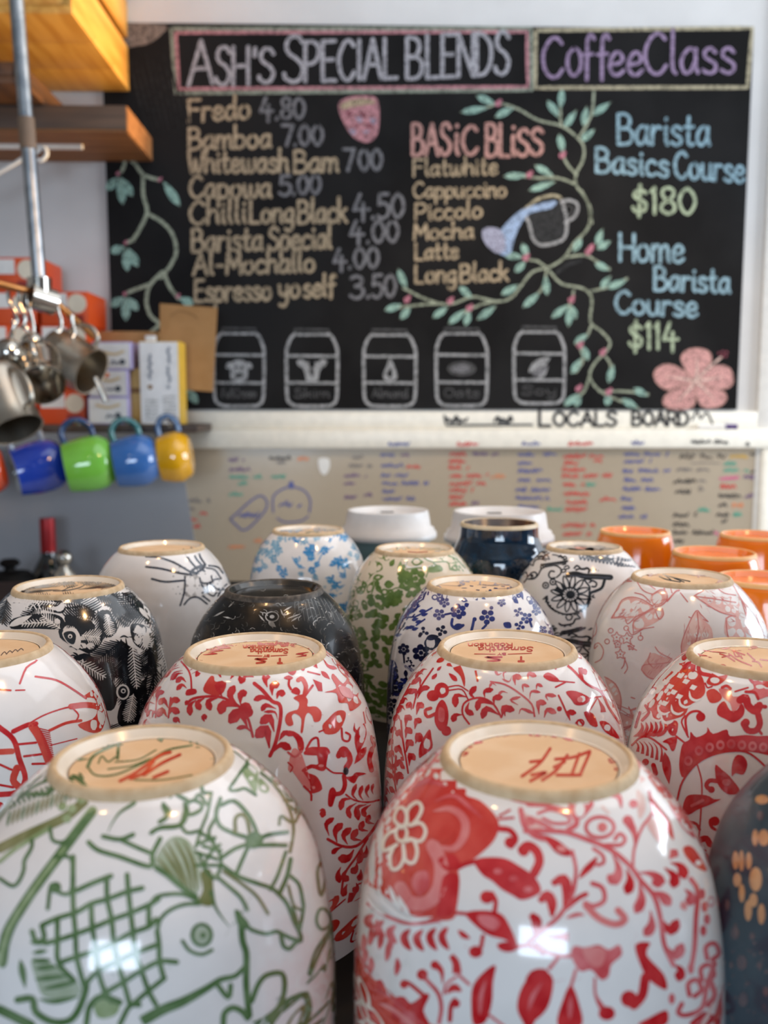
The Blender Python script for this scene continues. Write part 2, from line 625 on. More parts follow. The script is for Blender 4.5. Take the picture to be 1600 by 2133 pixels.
xr = at_y(1591, 500, YW).x
struct('trim_1', (xr - 0.001, YW - 0.012, 0.9), (xr + 0.035, YW, CEIL), M_trim, 0.002)

# back bench the bottle stands on
M_bench = mat('bench_top_laminate', (212, 206, 198), 0.35)
M_cab = mat('bench_front_dark', (62, 58, 55), 0.5)
bench = MB(); bench.box((-2.0, 1.26, 0.0), (1.9, YW - 0.001, 1.0), M_cab)
bo = bench.build('back_bench')
tag(bo, 'long dark-fronted back bench against the wall under the whiteboard', 'bench')
bt = MB(); bt.box((-2.0, 1.23, 1.0), (1.9, YW - 0.001, 1.04), M_bench, 0.004)
part(bt, 'bench_top', bo)

# front bar counter and the espresso machine the cups stand on
ZS = 1.355                     # top of the cup tray
M_counter = mat('counter_timber', (120, 84, 52), 0.4, rgb2=(140, 100, 64), scale=6, stretch=(1, 12, 12))
M_steel = mat('brushed_steel', (170, 168, 165), 0.3, 1.0, rgb2=(180, 178, 175), scale=40, stretch=(1, 30, 1))
M_black = mat('black_plastic', (16, 15, 15), 0.6, spec=0.15)
cb = MB(); cb.box((-1.3, -0.05, 0), (1.3, 1.02, 0.90), M_cab)
co = cb.build('bar_counter')
tag(co, 'bar counter under the espresso machine', 'counter')
ct = MB(); ct.box((-1.34, -0.09, 0.90), (1.34, 1.05, 0.94), M_counter, 0.004); part(ct, 'countertop', co)
em = empty('espresso_machine', (0.02, 0.5, 0.94), 'espresso machine whose flat top is covered in upturned cups', 'coffee machine')
b = MB(); b.box((-0.46, 0.10, 0.99), (0.56, 0.90, 1.33), M_steel, 0.012); part(b, 'body', em)
b = MB(); b.box((-0.48, 0.09, 1.33), (0.58, 0.92, ZS), M_black, 0.006); part(b, 'cup_tray', em)
for (x, y) in ((-0.40, 0.16), (0.50, 0.16), (-0.40, 0.84), (0.50, 0.84)):
    b = MB(); b.lathe([(0.0, 0.94), (0.026, 0.94), (0.022, 0.99), (0.0, 0.99)], M_black, 24, (x, y, 0)); part(b, 'foot', em)

# ------------------------------------------------------------------ things flat on the wall
def plane_obj(D, name, Y, parent, off=0.0006, dl=0.0003):
    """link drawn shapes as one mesh lying on the plane y = Y"""
    mb = MB()
    P = [at_y(x, y, Y - off - dl * l) for (x, y, l) in D.v]
    bym = {}
    for f, m in D.f:
        mb.mi(m)
    mb.v = [tuple(p) for p in P]
    mb.n = [(0, -1, 0)] * len(P)
    for f, m in D.f:
        a, b_, c = P[f[0]], P[f[1]], P[f[2]]
        mb.f.append(f if (b_ - a).cross(c - a).y < 0 else f[::-1])
    mb.m = [mb.mi(m) for f, m in D.f]
    return part(mb, name, parent)

def chalk(name, rgb):
    g = sum(rgb) / 3.0
    rgb = tuple(int(g + (c - g) * 0.78) for c in rgb)
    return mat('chalk_' + name, tuple(int(c * 0.66) for c in rgb), 0.9, rgb2=rgb, scale=240, lo=0.36, hi=0.56, spec=0.1, detail=2)
C_title = chalk('grey', (178, 174, 180)); C_tan = chalk('tan', (190, 164, 128)); C_price = chalk('dim_grey', (128, 126, 130))
C_pink = chalk('pink', (206, 132, 140)); C_bliss = chalk('salmon', (208, 148, 136)); C_lilac = chalk('lilac', (168, 138, 176))
C_blue = chalk('pale_blue', (146, 184, 200)); C_lime = chalk('pale_lime', (182, 198, 160)); C_cream = chalk('cream', (190, 176, 140))
C_sage = chalk('sage', (150, 158, 138)); C_stem = chalk('stem', (168, 176, 148)); C_leaf = chalk('leaf_green', (150, 196, 180))
C_berry = chalk('berry', (206, 120, 138)); C_flower = chalk('hibiscus', (232, 160, 152)); C_white = chalk('white', (172, 170, 170))
C_dim = chalk('faint', (92, 90, 90)); C_milk = chalk('milk_blue', (156, 182, 224)); C_mist = chalk('mist', (168, 168, 196)); C_dark = chalk('smudge', (58, 58, 60))
C_brown = chalk('taupe', (140, 124, 114)); C_deep = chalk('flower_heart', (240, 196, 180)); C_wine = chalk('stamen', (150, 70, 84))
C_smear = chalk('smear', (48, 48, 49))

M_cboard = mat('chalkboard_black', (27, 26, 26), 0.8, rgb2=(36, 35, 35), scale=5, spec=0.08)
BY = YW - 0.006
p0 = at_y(222, 400, BY); p1 = at_y(1553, 455, BY); pt = at_y(960, 54, BY); pb = at_y(960, 853, BY)
b = MB(); b.box((p0.x, BY, pb.z), (p1.x, YW - 0.0003, pt.z), M_cboard)
cbd = b.build('chalkboard', smooth=False)
tag(cbd, 'large black chalkboard menu with chalk vines and prices on the back wall', 'chalkboard')

# header panels
D = Draw(30)
D.stroke([(359, 60), (359, 60), (1106, 59), (1106, 59), (1108, 187), (1108, 187), (366, 194), (366, 194), (357, 60)], 8, C_sage, 0)
D.stroke([(366, 68), (366, 68), (1098, 66), (1098, 66), (1100, 181), (1100, 181), (373, 185), (373, 185), (366, 68)], 7, C_pink, 1)
letter(D, 'A', 393, 177, 443, 90, 8.5, C_title, 2, 173)
letter(D, 'SH', 450, 177, 517, 78, 8.5, C_title, 2, 176)
letter(D, "'", 529, 171, 533, 70, 8.5, C_title, 2)
letter(D, "S", 540, 172, 570, 70, 8.5, C_title, 2)
letter(D, 'S', 592, 171, 632, 95, 8.5, C_title, 2)
letter(D, 'PECIAL', 636, 170, 826, 82, 8.5, C_title, 2, 162)
letter(D, 'B', 848, 163, 880, 84, 8.5, C_title, 2)
letter(D, 'LENDS', 890, 162, 1060, 88, 8.5, C_title, 2, 154)
plane_obj(D, 'title_panel', BY, cbd)
D = Draw(30)
D.stroke([(1116, 63), (1116, 63), (1568, 58), (1568, 58), (1557, 182), (1557, 182), (1115, 183), (1115, 183), (1116, 63)], 8, C_cream, 0)
letter(D, 'C', 1131, 161, 1172, 82, 7.5, C_lilac, 2)
letter(D, 'o', 1182, 157, 1212, 94, 7.5, C_lilac, 2)
letter(D, 'ff', 1214, 158, 1268, 82, 7.5, C_lilac, 2)
letter(D, 'ee', 1270, 156, 1338, 76, 7.5, C_lilac, 2)
letter(D, 'Class', 1344, 154, 1530, 84, 7.5, C_lilac, 2, 152)
plane_obj(D, 'class_panel', BY, cbd)

# drinks and prices
D = Draw(30)
for s, x0, y0, x1, y1, h, m, w in [
    ('Fredo', 393, 254, 520, 246, 45, C_tan, 7), ('4', 543, 248, 568, 248, 44, C_price, 7), ('.80', 574, 248, 634, 247, 44, C_price, 7),
    ('Bamboa', 394, 311, 564, 307, 43, C_tan, 7), ('7', 588, 303, 610, 303, 42, C_price, 7), ('.00', 612, 303, 672, 302, 42, C_price, 7),
    ('Whitewash', 393, 360, 600, 358, 44, C_tan, 7), ('Bam', 614, 359, 704, 357, 44, C_tan, 7), ('7', 716, 355, 738, 355, 44, C_price, 7), ('00', 748, 355, 795, 354, 44, C_price, 7),
    ('Capowa', 396, 412, 564, 411, 44, C_tan, 7), ('5', 583, 406, 606, 406, 40, C_price, 7), ('.00', 610, 405, 667, 403, 40, C_price, 7),
    ('Chilli', 396, 467, 512, 464, 46, C_tan, 7), ('Long', 522, 464, 612, 463, 44, C_tan, 7), ('Black', 622, 465, 722, 462, 46, C_tan, 7),
    ('4', 737, 455, 768, 455, 50, C_price, 7), ('.50', 774, 455, 841, 453, 50, C_price, 7),
    ('Barista', 401, 524, 546, 521, 46, C_tan, 7), ('Special', 560, 521, 690, 517, 46, C_tan, 7), ('4', 730, 505, 757, 505, 44, C_price, 7), ('.00', 764, 506, 829, 504, 46, C_price, 7),
    ('Al-Mochallo', 403, 572, 655, 566, 42, C_tan, 7), ('4', 696, 561, 720, 561, 42, C_price, 7), ('.00', 726, 559, 788, 557, 42, C_price, 7),
    ('Espresso', 407, 628, 564, 625, 44, C_tan, 7), ('yo', 582, 620, 624, 619, 42, C_tan, 7), ('self', 634, 620, 698, 616, 42, C_tan, 7),
    ('3', 730, 621, 757, 621, 46, C_price, 7), ('.50', 764, 620, 824, 618, 46, C_price, 7)]:
    letter(D, s, x0, y0, x1, h, w, m, 0, y1)
plane_obj(D, 'price_list', BY, cbd)
D = Draw(30)
for s, x0, y0, x1, y1, h, m, w in [
    ('BAS', 860, 323, 938, 322, 64, C_bliss, 8), ('i', 948, 322, 956, 322, 70, C_bliss, 8), ('C', 964, 321, 994, 321, 58, C_bliss, 8),
    ('BL', 1014, 325, 1060, 325, 66, C_bliss, 8), ('i', 1066, 324, 1073, 324, 68, C_bliss, 8), ('SS', 1078, 325, 1130, 322, 54, C_bliss, 8),
    ('Flatwhite', 862, 367, 1036, 363, 34, C_tan, 5), ('Cappuccino', 862, 412, 1054, 410, 32, C_tan, 5),
    ('Piccolo', 866, 459, 1004, 453, 34, C_tan, 5.5), ('Mocha', 863, 499, 986, 496, 32, C_tan, 5.5), ('Latte', 866, 541, 954, 538, 33, C_tan, 5.5),
    ('Long', 866, 589, 950, 588, 36, C_tan, 6), ('Black', 960, 588, 1058, 584, 36, C_tan, 6)]:
    letter(D, s, x0, y0, x1, h, w, m, 0, y1)
plane_obj(D, 'coffee_list', BY, cbd)
D = Draw(30)
for s, x0, y0, x1, y1, h, m, w in [
    ('Barista', 1288, 300, 1478, 303, 62, C_blue, 7), ('Basics', 1243, 358, 1392, 368, 50, C_blue, 7), ('Course', 1406, 370, 1550, 380, 54, C_blue, 7),
    ('$180', 1318, 444, 1448, 446, 54, C_lime, 7), ('Home', 1292, 543, 1424, 546, 56, C_blue, 7), ('Barista', 1364, 604, 1520, 610, 48, C_blue, 7),
    ('Course', 1283, 652, 1452, 660, 46, C_blue, 7), ('$114', 1311, 726, 1412, 727, 54, C_lime, 7)]:
    letter(D, s, x0, y0, x1, h, w, m, 0, y1)
plane_obj(D, 'course_list', BY, cbd)

# chalk vines
D = Draw(14)
def vine(view, stems, leaves, berries, ws=10, wl=30):
    D.view(*view)
    for s in stems: D.stroke(s, ws, C_stem, 0)
    for a, b_ in leaves:
        D.leaf(a, b_, wl, C_leaf, 1)
        D.stroke([a, b_], 2.5, C_stem, 2)
    for (x, y) in berries:
        D.dot(x, y, 13, C_berry, 3); D.dot(x + 9, y - 12, 8, C_berry, 3)
vine((800, 40, .5),
     [[(420, 372), (480, 352), (560, 375), (640, 420), (740, 445), (800, 488), (832, 530), (828, 590), (802, 640), (800, 690), (848, 760), (866, 850)],
      [(737, 300), (735, 380), (737, 440)], [(875, 298), (868, 380), (845, 440), (815, 488)], [(735, 500), (755, 590), (802, 648)],
      [(560, 652), (640, 662), (720, 660), (795, 686)]],
     [((318, 388), (440, 368)), ((384, 318), (468, 356)), ((462, 408), (545, 366)), ((742, 292), (735, 376)), ((680, 338), (732, 412)), ((752, 452), (802, 378)),
      ((830, 446), (845, 362)), ((868, 400), (946, 345)), ((822, 508), (878, 458)), ((730, 478), (748, 562)), ((498, 655), (600, 650)), ((628, 608), (708, 655)), ((603, 714), (716, 676))],
     [(475, 352), (742, 568), (605, 650)])
vine((800, 400, .5),
     [[(822, -5), (860, 70), (850, 150), (790, 215), (750, 275), (690, 312), (620, 332), (570, 392), (530, 440), (470, 456), (370, 436), (300, 462), (240, 466), (160, 440), (80, 400)],
      [(240, 466), (170, 468), (60, 482)], [(690, 330), (740, 382), (830, 402), (866, 445), (860, 540), (905, 580), (942, 625), (925, 665), (880, 710), (856, 770), (900, 830), (960, 860), (1060, 902)],
      [(862, 560), (845, 600), (800, 632)], [(866, 412), (950, 392), (1012, 360)], [(590, 280), (640, 288), (680, 318)], [(752, 272), (840, 264), (900, 298), (940, 320)],
      [(856, 770), (830, 835), (762, 888)], [(900, 832), (1000, 830), (1100, 842)], [(470, 456), (400, 470), (300, 520)], [(678, 325), (660, 400), (600, 462)], [(790, 410), (785, 440), (770, 480)],
      [(815, 640), (830, 700), (800, 750)], [(910, 670), (945, 720), (938, 780)]],
     [((58, 320), (96, 408)), ((2, 494), (78, 468)), ((68, 530), (112, 478)), ((203, 524), (268, 478)), ((313, 393), (368, 442)), ((268, 550), (342, 488)), ((338, 558), (358, 490)),
      ((388, 532), (468, 474)), ((488, 428), (562, 386)), ((578, 482), (652, 416)), ((680, 432), (672, 345)), ((498, 262), (582, 272)), ((576, 212), (600, 278)), ((545, 334), (592, 288)),
      ((698, 524), (772, 468)), ((768, 562), (776, 470)), ((800, 530), (778, 470)), ((822, 192), (788, 252)), ((884, 222), (912, 152)), ((888, 238), (946, 203)), ((878, 296), (942, 326)),
      ((903, 402), (946, 348)), ((930, 402), (1016, 363)), ((792, 632), (852, 590)), ((850, 702), (828, 638)), ((778, 758), (826, 690)), ((936, 796), (956, 716)), ((1038, 818), (1102, 850)),
      ((988, 862), (1062, 902)), ((930, 892), (936, 838)), ((750, 892), (812, 838)), ((798, 896), (818, 842))],
     [(95, 450), (275, 455), (355, 485), (590, 275), (860, 235), (780, 450), (815, 640), (910, 670), (810, 820), (935, 835), (850, 250)])
plane_obj(D, 'vine_drawing', BY, cbd)
D = Draw(14)
vine((0, 0, .3125),
     [[(790, 1030), (830, 1050), (825, 1110), (805, 1150)], [(830, 1040), (900, 1090), (955, 1165), (1060, 1200)], [(955, 1165), (955, 1300), (980, 1420), (900, 1580), (880, 1600)],
      [(980, 1420), (1080, 1480), (1150, 1560), (1175, 1680), (1130, 1780), (1070, 1850)]], [((705, 1270), (790, 1180)), ((820, 1365), (795, 1180)), ((885, 1310), (805, 1180)), ((1200, 1375), (1085, 1205))], [(785, 1160), (1065, 1200)], 24, 60)
vine((0, 500, .3125),
     [[(1080, 215), (1000, 300), (975, 400), (1000, 500), (1060, 560), (1010, 610)], [(1000, 295), (900, 330), (850, 350)], [(1090, 215), (1130, 310), (1190, 390)], [(890, 0), (850, 15)]],
     [((735, 80), (830, 45)), ((850, 210), (835, 50)), ((920, 180), (850, 50)), ((735, 440), (830, 380)), ((840, 540), (835, 380)), ((920, 470), (845, 380)), ((1290, 430), (1195, 385)), ((1320, 1090), (1240, 990))],
     [(835, 20), (830, 360), (1185, 375)], 24, 60)
plane_obj(D, 'vine_drawing', BY, cbd)

# pink cup drawing, smear in the corner
D = Draw(14).view(350, 40, .34375)
D.blob([(1032, 520), (1080, 476), (1170, 464), (1252, 470), (1277, 520), (1280, 610), (1268, 700), (1230, 740), (1185, 746), (1120, 712), (1060, 620)], C_pink, 0)
D.blob([(1045, 520), (1100, 490), (1180, 480), (1240, 490), (1255, 510), (1150, 525), (1060, 545)], C_tan, 1)
for k in range(14):
    x, y = 1080 + (k * 61) % 160, 560 + (k * 37) % 140
    D.stroke([(x, y), (x + 14, y + 8), (x + 26, y - 4)], 9, C_mist if k % 2 else C_wine, 2)
plane_obj(D, 'cup_drawing', BY, cbd)
D = Draw(14)
D.blob([(258, 52), (345, 52), (336, 72), (312, 90), (285, 96), (258, 96)], C_brown, 0)
for k in range(9):
    D.stroke([(268 + k * 12, 110 + k % 3 * 10), (285 + k * 12, 190), (310 + k * 11, 280)], 5, C_smear, 0, taper='b')
plane_obj(D, 'smear_drawing', BY, cbd)

# pouring jug
D = Draw(14).view(800, 400, .5)
D.blob([(604, 84), (735, 44), (752, 110), (748, 190), (700, 214), (640, 210), (612, 165)], C_dark, 0)
D.stroke([(578, 76), (604, 130), (620, 190), (650, 220), (700, 216), (752, 190), (762, 120), (742, 36)], 13, C_white, 1)
D.stroke([(738, 40), (775, 34), (806, 52), (798, 98), (756, 128)], 12, C_white, 1)
D.stroke([(742, 60), (775, 56), (786, 68), (778, 92), (758, 104)], 6, C_dim, 1)
D.stroke([(590, 70), (640, 30), (700, 14), (735, 22)], 12, C_cream, 1)
D.blob([(585, 70), (650, 48), (716, 36), (700, 66), (610, 88), (572, 130), (545, 190), (522, 262), (470, 246), (480, 170), (540, 100)], C_milk, 2)
D.blob([(420, 150), (470, 150), (500, 180), (505, 240), (470, 255), (430, 225), (408, 180)], C_mist, 3)
D.stroke([(715, 340), (760, 305), (815, 285)], 16, C_dark, 0)
plane_obj(D, 'jug_drawing', BY, cbd)

# milk jars
def jar(x0, x1, yt, yb, name, icon):
    D = Draw(14)
    w = x1 - x0
    lx0, lx1 = x0 + .16 * w, x1 - .17 * w
    D.stroke([(lx0, yt), (lx0, yt), (lx1, yt + 1), (lx1, yt + 1), (lx1 - 1, yt + 11), (lx1 - 1, yt + 11), (lx0 + 1, yt + 11), (lx0 + 1, yt + 11), (lx0, yt)], 4.5, C_dim, 0)
    D.stroke([(lx0, yt + 10), (lx0 - 8, yt + 18), (x0 + 3, yt + 32), (x0, yt + 48), (x0, yt + 100), (x0 + 2, yb - 16), (x0 + 10, yb - 5), (x0 + 24, yb), (x1 - 24, yb),
              (x1 - 10, yb - 4), (x1 - 2, yb - 16), (x1, yt + 100), (x1, yt + 48), (x1 - 4, yt + 32), (lx1 + 8, yt + 18), (lx1, yt + 10)], 6.5, C_white, 0)
    D.stroke([(lx0, yt + 11), (lx1, yt + 11)], 5, C_white, 1)
    D.stroke([(x0 + 4, yt + 55), (x1 - 4, yt + 56)], 5.5, C_white, 0)
    D.stroke([(x0 + 4, yb - 49), (x1 - 4, yb - 48)], 5.5, C_white, 0)
    letter(D, name, x0 + .16 * w, yb - 18, x1 - .16 * w, 18, 3.2, C_dim, 0)
    cx, cy = (x0 + x1) / 2, yt + 86
    if icon == 'cow':
        D.blob([(cx - 18, cy + 2), (cx - 12, cy - 18), (cx + 12, cy - 18), (cx + 18, cy + 2), (cx + 16, cy + 20), (cx, cy + 25), (cx - 16, cy + 20)], C_white, 1)
        D.leaf((cx - 28, cy - 4), (cx - 8, cy - 14), 14, C_white, 1); D.leaf((cx + 28, cy - 4), (cx + 8, cy - 14), 14, C_white, 1)
        D.dot(cx, cy + 12, 9, C_dim, 2, 6); D.dot(cx - 6, cy - 4, 3, M_cboard, 2); D.dot(cx + 6, cy - 4, 3, M_cboard, 2)
    elif icon == 'bull':
        D.blob([(cx - 20, cy - 16), (cx + 20, cy - 16), (cx + 15, cy + 4), (cx + 10, cy + 24), (cx - 10, cy + 24), (cx - 15, cy + 4)], C_white, 1)
        D.leaf((cx - 32, cy - 20), (cx - 6, cy - 8), 16, C_white, 1); D.leaf((cx + 32, cy - 20), (cx + 6, cy - 8), 16, C_white, 1)
        D.dot(cx, cy - 13, 7, M_cboard, 2); D.dot(cx, cy + 2, 5, C_dim, 2, 9)
    elif icon == 'drop':
        D.blob([(cx + 1, cy - 26), (cx + 13, cy), (cx + 15, cy + 14), (cx + 4, cy + 22), (cx - 10, cy + 18), (cx - 14, cy + 8), (cx - 8, cy - 6)], C_white, 1)
        D.blob([(cx + 1, cy - 6), (cx + 6, cy + 6), (cx, cy + 14), (cx - 5, cy + 6)], M_cboard, 2)
    elif icon == 'oat':
        D.dot(cx, cy - 2, 30, C_dim, 1, 15); D.dot(cx - 2, cy - 2, 18, C_price, 2, 8)
    else:
        D.leaf((cx - 22, cy + 8), (cx + 24, cy - 24), 22, C_white, 1); D.leaf((cx - 14, cy + 16), (cx + 20, cy - 6), 16, C_price, 2); D.leaf((cx - 2, cy + 22), (cx + 18, cy - 2), 12, C_white, 1)
    plane_obj(D, 'jar_drawing', BY, cbd)
jar(446, 550, 684, 846, 'FullCream', 'cow')
jar(597, 703, 686, 846, 'Skim', 'bull')
jar(758, 866, 687, 846, 'Almond', 'drop')
jar(909, 1015, 684, 845, 'Oats', 'oat')
jar(1071, 1176, 681, 840, 'Soy', 'bean')

# hibiscus
D = Draw(14).view(800, 400, .5)
for P in ([(1292, 785), (1255, 735), (1238, 690), (1262, 660), (1310, 652), (1356, 668), (1362, 705), (1335, 760)],
          [(1310, 785), (1350, 740), (1400, 722), (1442, 738), (1455, 790), (1425, 818), (1370, 815)],
          [(1300, 795), (1370, 812), (1418, 835), (1425, 868), (1385, 898), (1330, 895), (1306, 860)],
          [(1290, 795), (1298, 860), (1280, 898), (1215, 905), (1170, 890), (1166, 858), (1215, 815)],
          [(1285, 785), (1230, 815), (1170, 820), (1128, 780), (1135, 738), (1185, 718), (1250, 745)]):
    D.blob(P, C_flower, 0)
    c = (sum(p[0] for p in P) / len(P), sum(p[1] for p in P) / len(P))
    D.stroke([(1296, 788), ((1296 + c[0]) / 2 + 6, (788 + c[1]) / 2), (c[0] * 1.25 - 1296 * .25, c[1] * 1.25 - 788 * .25)], 14, C_deep, 1, taper='e')
    D.stroke(P, 6, C_bliss, 1, closed=True)
D.stroke([(1300, 785), (1350, 735), (1405, 688)], 9, C_deep, 2)
for (x, y) in ((1395, 672), (1412, 665), (1428, 668), (1410, 682), (1425, 684)): D.dot(x, y, 6, C_wine, 3)
plane_obj(D, 'flower_drawing', BY, cbd)

# ------------------------------------------------------------------ white ledge and the locals whiteboard
M_ledge = mat('ledge_white', (240, 233, 218), 0.35)
zl0 = at_y(1000, 893, YW - 0.012).z; zl1 = at_y(1000, 855, YW).z
xl = at_y(250, 870, YW).x
b = MB(); b.box((xl, YW - 0.012, zl0), (xr, YW - 0.0003, zl1 - 0.002), M_ledge, 0.002)
sg = b.build('ledge_board', angle=30)
tag(sg, 'white ledge board lettered in black marker along the foot of the chalkboard', 'sign')
M_ink = mat('marker_black', (44, 42, 42), 0.5); M_inkb = mat('marker_blue', (84, 92, 150), 0.5); M_inkr = mat('marker_red', (206, 70, 62), 0.5)
M_inkt = mat('marker_teal', (72, 160, 136), 0.5); M_inko = mat('marker_orange', (222, 138, 92), 0.5); M_inkp = mat('marker_purple', (112, 84, 124), 0.5)
M_inkg = mat('marker_grey', (124, 116, 112), 0.5); M_inky = mat('marker_yellow', (206, 164, 70), 0.5); M_inkk = mat('marker_pink', (214, 92, 140), 0.5)
D = Draw(20)
letter(D, 'L', 1124, 887, 1146, 32, 7, M_ink); letter(D, 'OCALS', 1154, 887, 1284, 29, 6.5, M_ink)
letter(D, 'BOARD', 1318, 886, 1434, 29, 6.5, M_ink)
plane_obj(D, 'lettering', YW - 0.012, sg)
D = Draw(20)
D.stroke([(926, 866), (930, 886), (930, 886), (1108, 885)], 5, M_ink)
def scrib(D, x0, y, x1, h, m, w, rng, layer=0):
    """an illegible handwritten word"""
    P = []
    x = x0
    n = 0
    while x < x1:
        P.append((x, y + h * rng.uniform(-0.55, 0.1) if n % 2 else y + h * rng.uniform(0.0, 0.5)))
        x += h * rng.uniform(0.28, 0.5); n += 1
    if len(P) > 1:
        D.stroke(P, w, m, layer)
R = random.Random(5)
for (x0, x1) in ((928, 975), (1030, 1068)):
    scrib(D, x0, 874, x1, 16, M_ink, 4.5, R); scrib(D, x0, 876, x1, 14, M_ink, 4, R)
for (x0, x1) in ((1442, 1490), (1496, 1502), (1510, 1516)):
    scrib(D, x0, 870, x1, 26, M_ink, 4, R)
plane_obj(D, 'doodle', YW - 0.012, sg)

M_wb = mat('whiteboard_beige', (178, 163, 142), 0.16, rgb2=(184, 169, 148), scale=3, spec=0.5)
WB0, WB1 = at_y(378, 960, YW).x, at_y(1578, 1000, YW).x
zt = at_y(1000, 934, YW - 0.02).z
b = MB(); b.box((WB0, YW - 0.010, 1.06), (WB1, YW - 0.0003, zt + 0.002), M_wb)
wb = b.build('locals_whiteboard', smooth=False)
tag(wb, 'wide beige whiteboard covered in coloured marker lists under the chalkboard', 'whiteboard')
b = MB(); b.box((WB0 - 0.01, YW - 0.022, zt), (WB1 + 0.02, YW - 0.0005, zl0 - 0.0005), M_ledge, 0.004); part(b, 'top_rail', wb, angle=30)
b = MB(); b.box((WB1, YW - 0.018, 1.06), (WB1 + 0.018, YW - 0.0005, zt), M_ledge, 0.003); part(b, 'side_rail', wb, angle=30)
COLS = {}
VIEW = [900, 860, .4375, (370, 600, 880, 1140, 1350)]
def column_of(x):
    k = (VIEW[0], sum(1 for e in VIEW[3] if x >= e))
    if k not in COLS:
        COLS[k] = Draw(20).view(*VIEW[:3])
    return COLS[k]
R = random.Random(11)
def words(items, h=15, w=5.6):
    global D
    for (x0, y, x1, m) in items:
        D = column_of(x0)
        x = x0
        while x < x1 - 8:
            L = min(R.uniform(50, 130), x1 - x)
            scrib(D, x, y, x + L, h * 1.6, m, w, R)
            if h > 13: scrib(D, x + 4, y + 3, x + L * .9, h * 1.2, m, w * .7, R)
            x += L + R.uniform(14, 26)
r_, b_, k_, t_, p_, o_, g_, y_, q_ = M_inkr, M_inkb, M_ink, M_inkt, M_inkp, M_inko, M_inkg, M_inky, M_inkk
words([(85, 195, 170, r_), (195, 195, 320, p_), (80, 228, 160, r_), (80, 258, 185, r_), (85, 298, 270, r_), (280, 302, 355, o_), (85, 335, 260, r_), (85, 368, 200, r_), (85, 400, 155, r_), (85, 432, 170, r_), (190, 428, 230, p_),
       (410, 198, 510, b_), (530, 195, 600, b_), (410, 238, 480, b_), (410, 275, 530, b_), (410, 318, 565, b_), (400, 365, 580, b_), (400, 405, 560, b_), (410, 445, 520, b_), (550, 460, 620, t_),
       (625, 205, 820, r_), (630, 238, 700, r_), (770, 225, 815, r_), (620, 270, 735, r_), (620, 300, 860, r_), (625, 340, 730, r_), (735, 340, 785, t_), (630, 385, 760, r_), (640, 425, 750, r_), (635, 460, 770, r_), (620, 535, 785, r_), (625, 575, 760, r_), (800, 410, 880, r_),
       (915, 195, 1130, b_), (915, 230, 1050, b_), (910, 275, 1135, b_), (915, 318, 1070, b_), (910, 362, 1110, b_), (900, 410, 960, b_), (905, 450, 1000, b_), (890, 493, 1030, b_),
       (1150, 325, 1260, k_), (1270, 322, 1305, g_), (1160, 375, 1240, k_), (1270, 362, 1300, g_), (1150, 485, 1265, k_), (1150, 530, 1225, k_), (1150, 570, 1340, k_), (1150, 608, 1200, k_), (1270, 460, 1330, t_),
       (1420, 205, 1510, y_), (1515, 195, 1560, k_), (1390, 240, 1450, t_), (1390, 272, 1510, t_), (1520, 280, 1545, k_), (1370, 310, 1465, q_), (1485, 305, 1540, p_), (1375, 350, 1450, r_), (1365, 395, 1470, k_), (1490, 395, 1545, p_), (1365, 438, 1405, k_), (1430, 440, 1490, o_), (1355, 482, 1415, k_), (1435, 485, 1475, t_), (1380, 515, 1410, k_), (1345, 572, 1365, q_),
       (1165, 268, 1320, g_)])
words([(1180, 208, 1400, k_)], 20, 4)
D.stroke([(1235, 240), (1300, 238), (1370, 240)], 4, g_)
VIEW[:] = [350, 860, .40625, (280, 500, 760, 1080)]
words([(310, 240, 395, p_), (315, 290, 440, p_), (520, 232, 640, k_), (560, 250, 610, g_), (665, 235, 730, o_), (315, 328, 490, t_), (360, 360, 430, t_), (530, 325, 605, t_), (315, 415, 385, t_),
       (95, 545, 170, r_), (165, 512, 205, r_), (130, 580, 170, r_), (85, 450, 220, g_), (100, 490, 140, g_), (310, 685, 400, o_), (440, 655, 490, o_), (945, 225, 1000, g_), (930, 270, 1050, g_), (905, 320, 1020, p_), (905, 360, 960, p_), (905, 430, 990, p_), (1005, 420, 1050, p_),
       (1090, 215, 1170, b_), (1195, 215, 1240, p_), (1095, 270, 1205, b_), (1225, 275, 1300, r_), (1095, 318, 1250, b_), (1100, 360, 1340, b_), (1100, 402, 1165, b_), (1100, 440, 1270, b_)])
D = column_of(320)
D.stroke([(320, 545), (440, 440), (490, 430), (505, 490), (400, 600), (345, 570), (320, 545)], 8, M_inkb)
words([(365, 520, 475, b_)], 22, 7)
D = column_of(540)
D.stroke([(540, 510), (540, 430), (590, 390), (640, 380), (700, 400), (730, 450), (725, 510)], 8, M_inkb)
D.stroke([(560, 540), (600, 560), (680, 555), (720, 530)], 7, M_inkb)
D.dot(632, 370, 14, M_inkb, 0, 20)
words([(570, 470, 690, b_)], 24, 6)
D = column_of(700)
D.blob([(770, 240), (800, 230), (828, 240), (828, 285), (805, 318), (780, 300)], M_trim, 0)
for D in COLS.values():
    plane_obj(D, 'marker_list', YW - 0.010, wb)
COLS.clear(); VIEW[:] = [900, 860, .4375, (300, 600, 900, 1200, 1340, 1450)]
words([(120, 150, 240, r_), (430, 148, 520, b_), (650, 146, 770, r_), (950, 142, 1010, b_), (1235, 138, 1330, k_), (1345, 138, 1415, k_), (1495, 150, 1515, k_)], 14, 6)
VIEW[:] = [350, 860, .40625, ()]; words([(1130, 160, 1250, b_)], 14, 6)
for D in COLS.values():
    plane_obj(D, 'list_heading', YW - 0.022, wb)

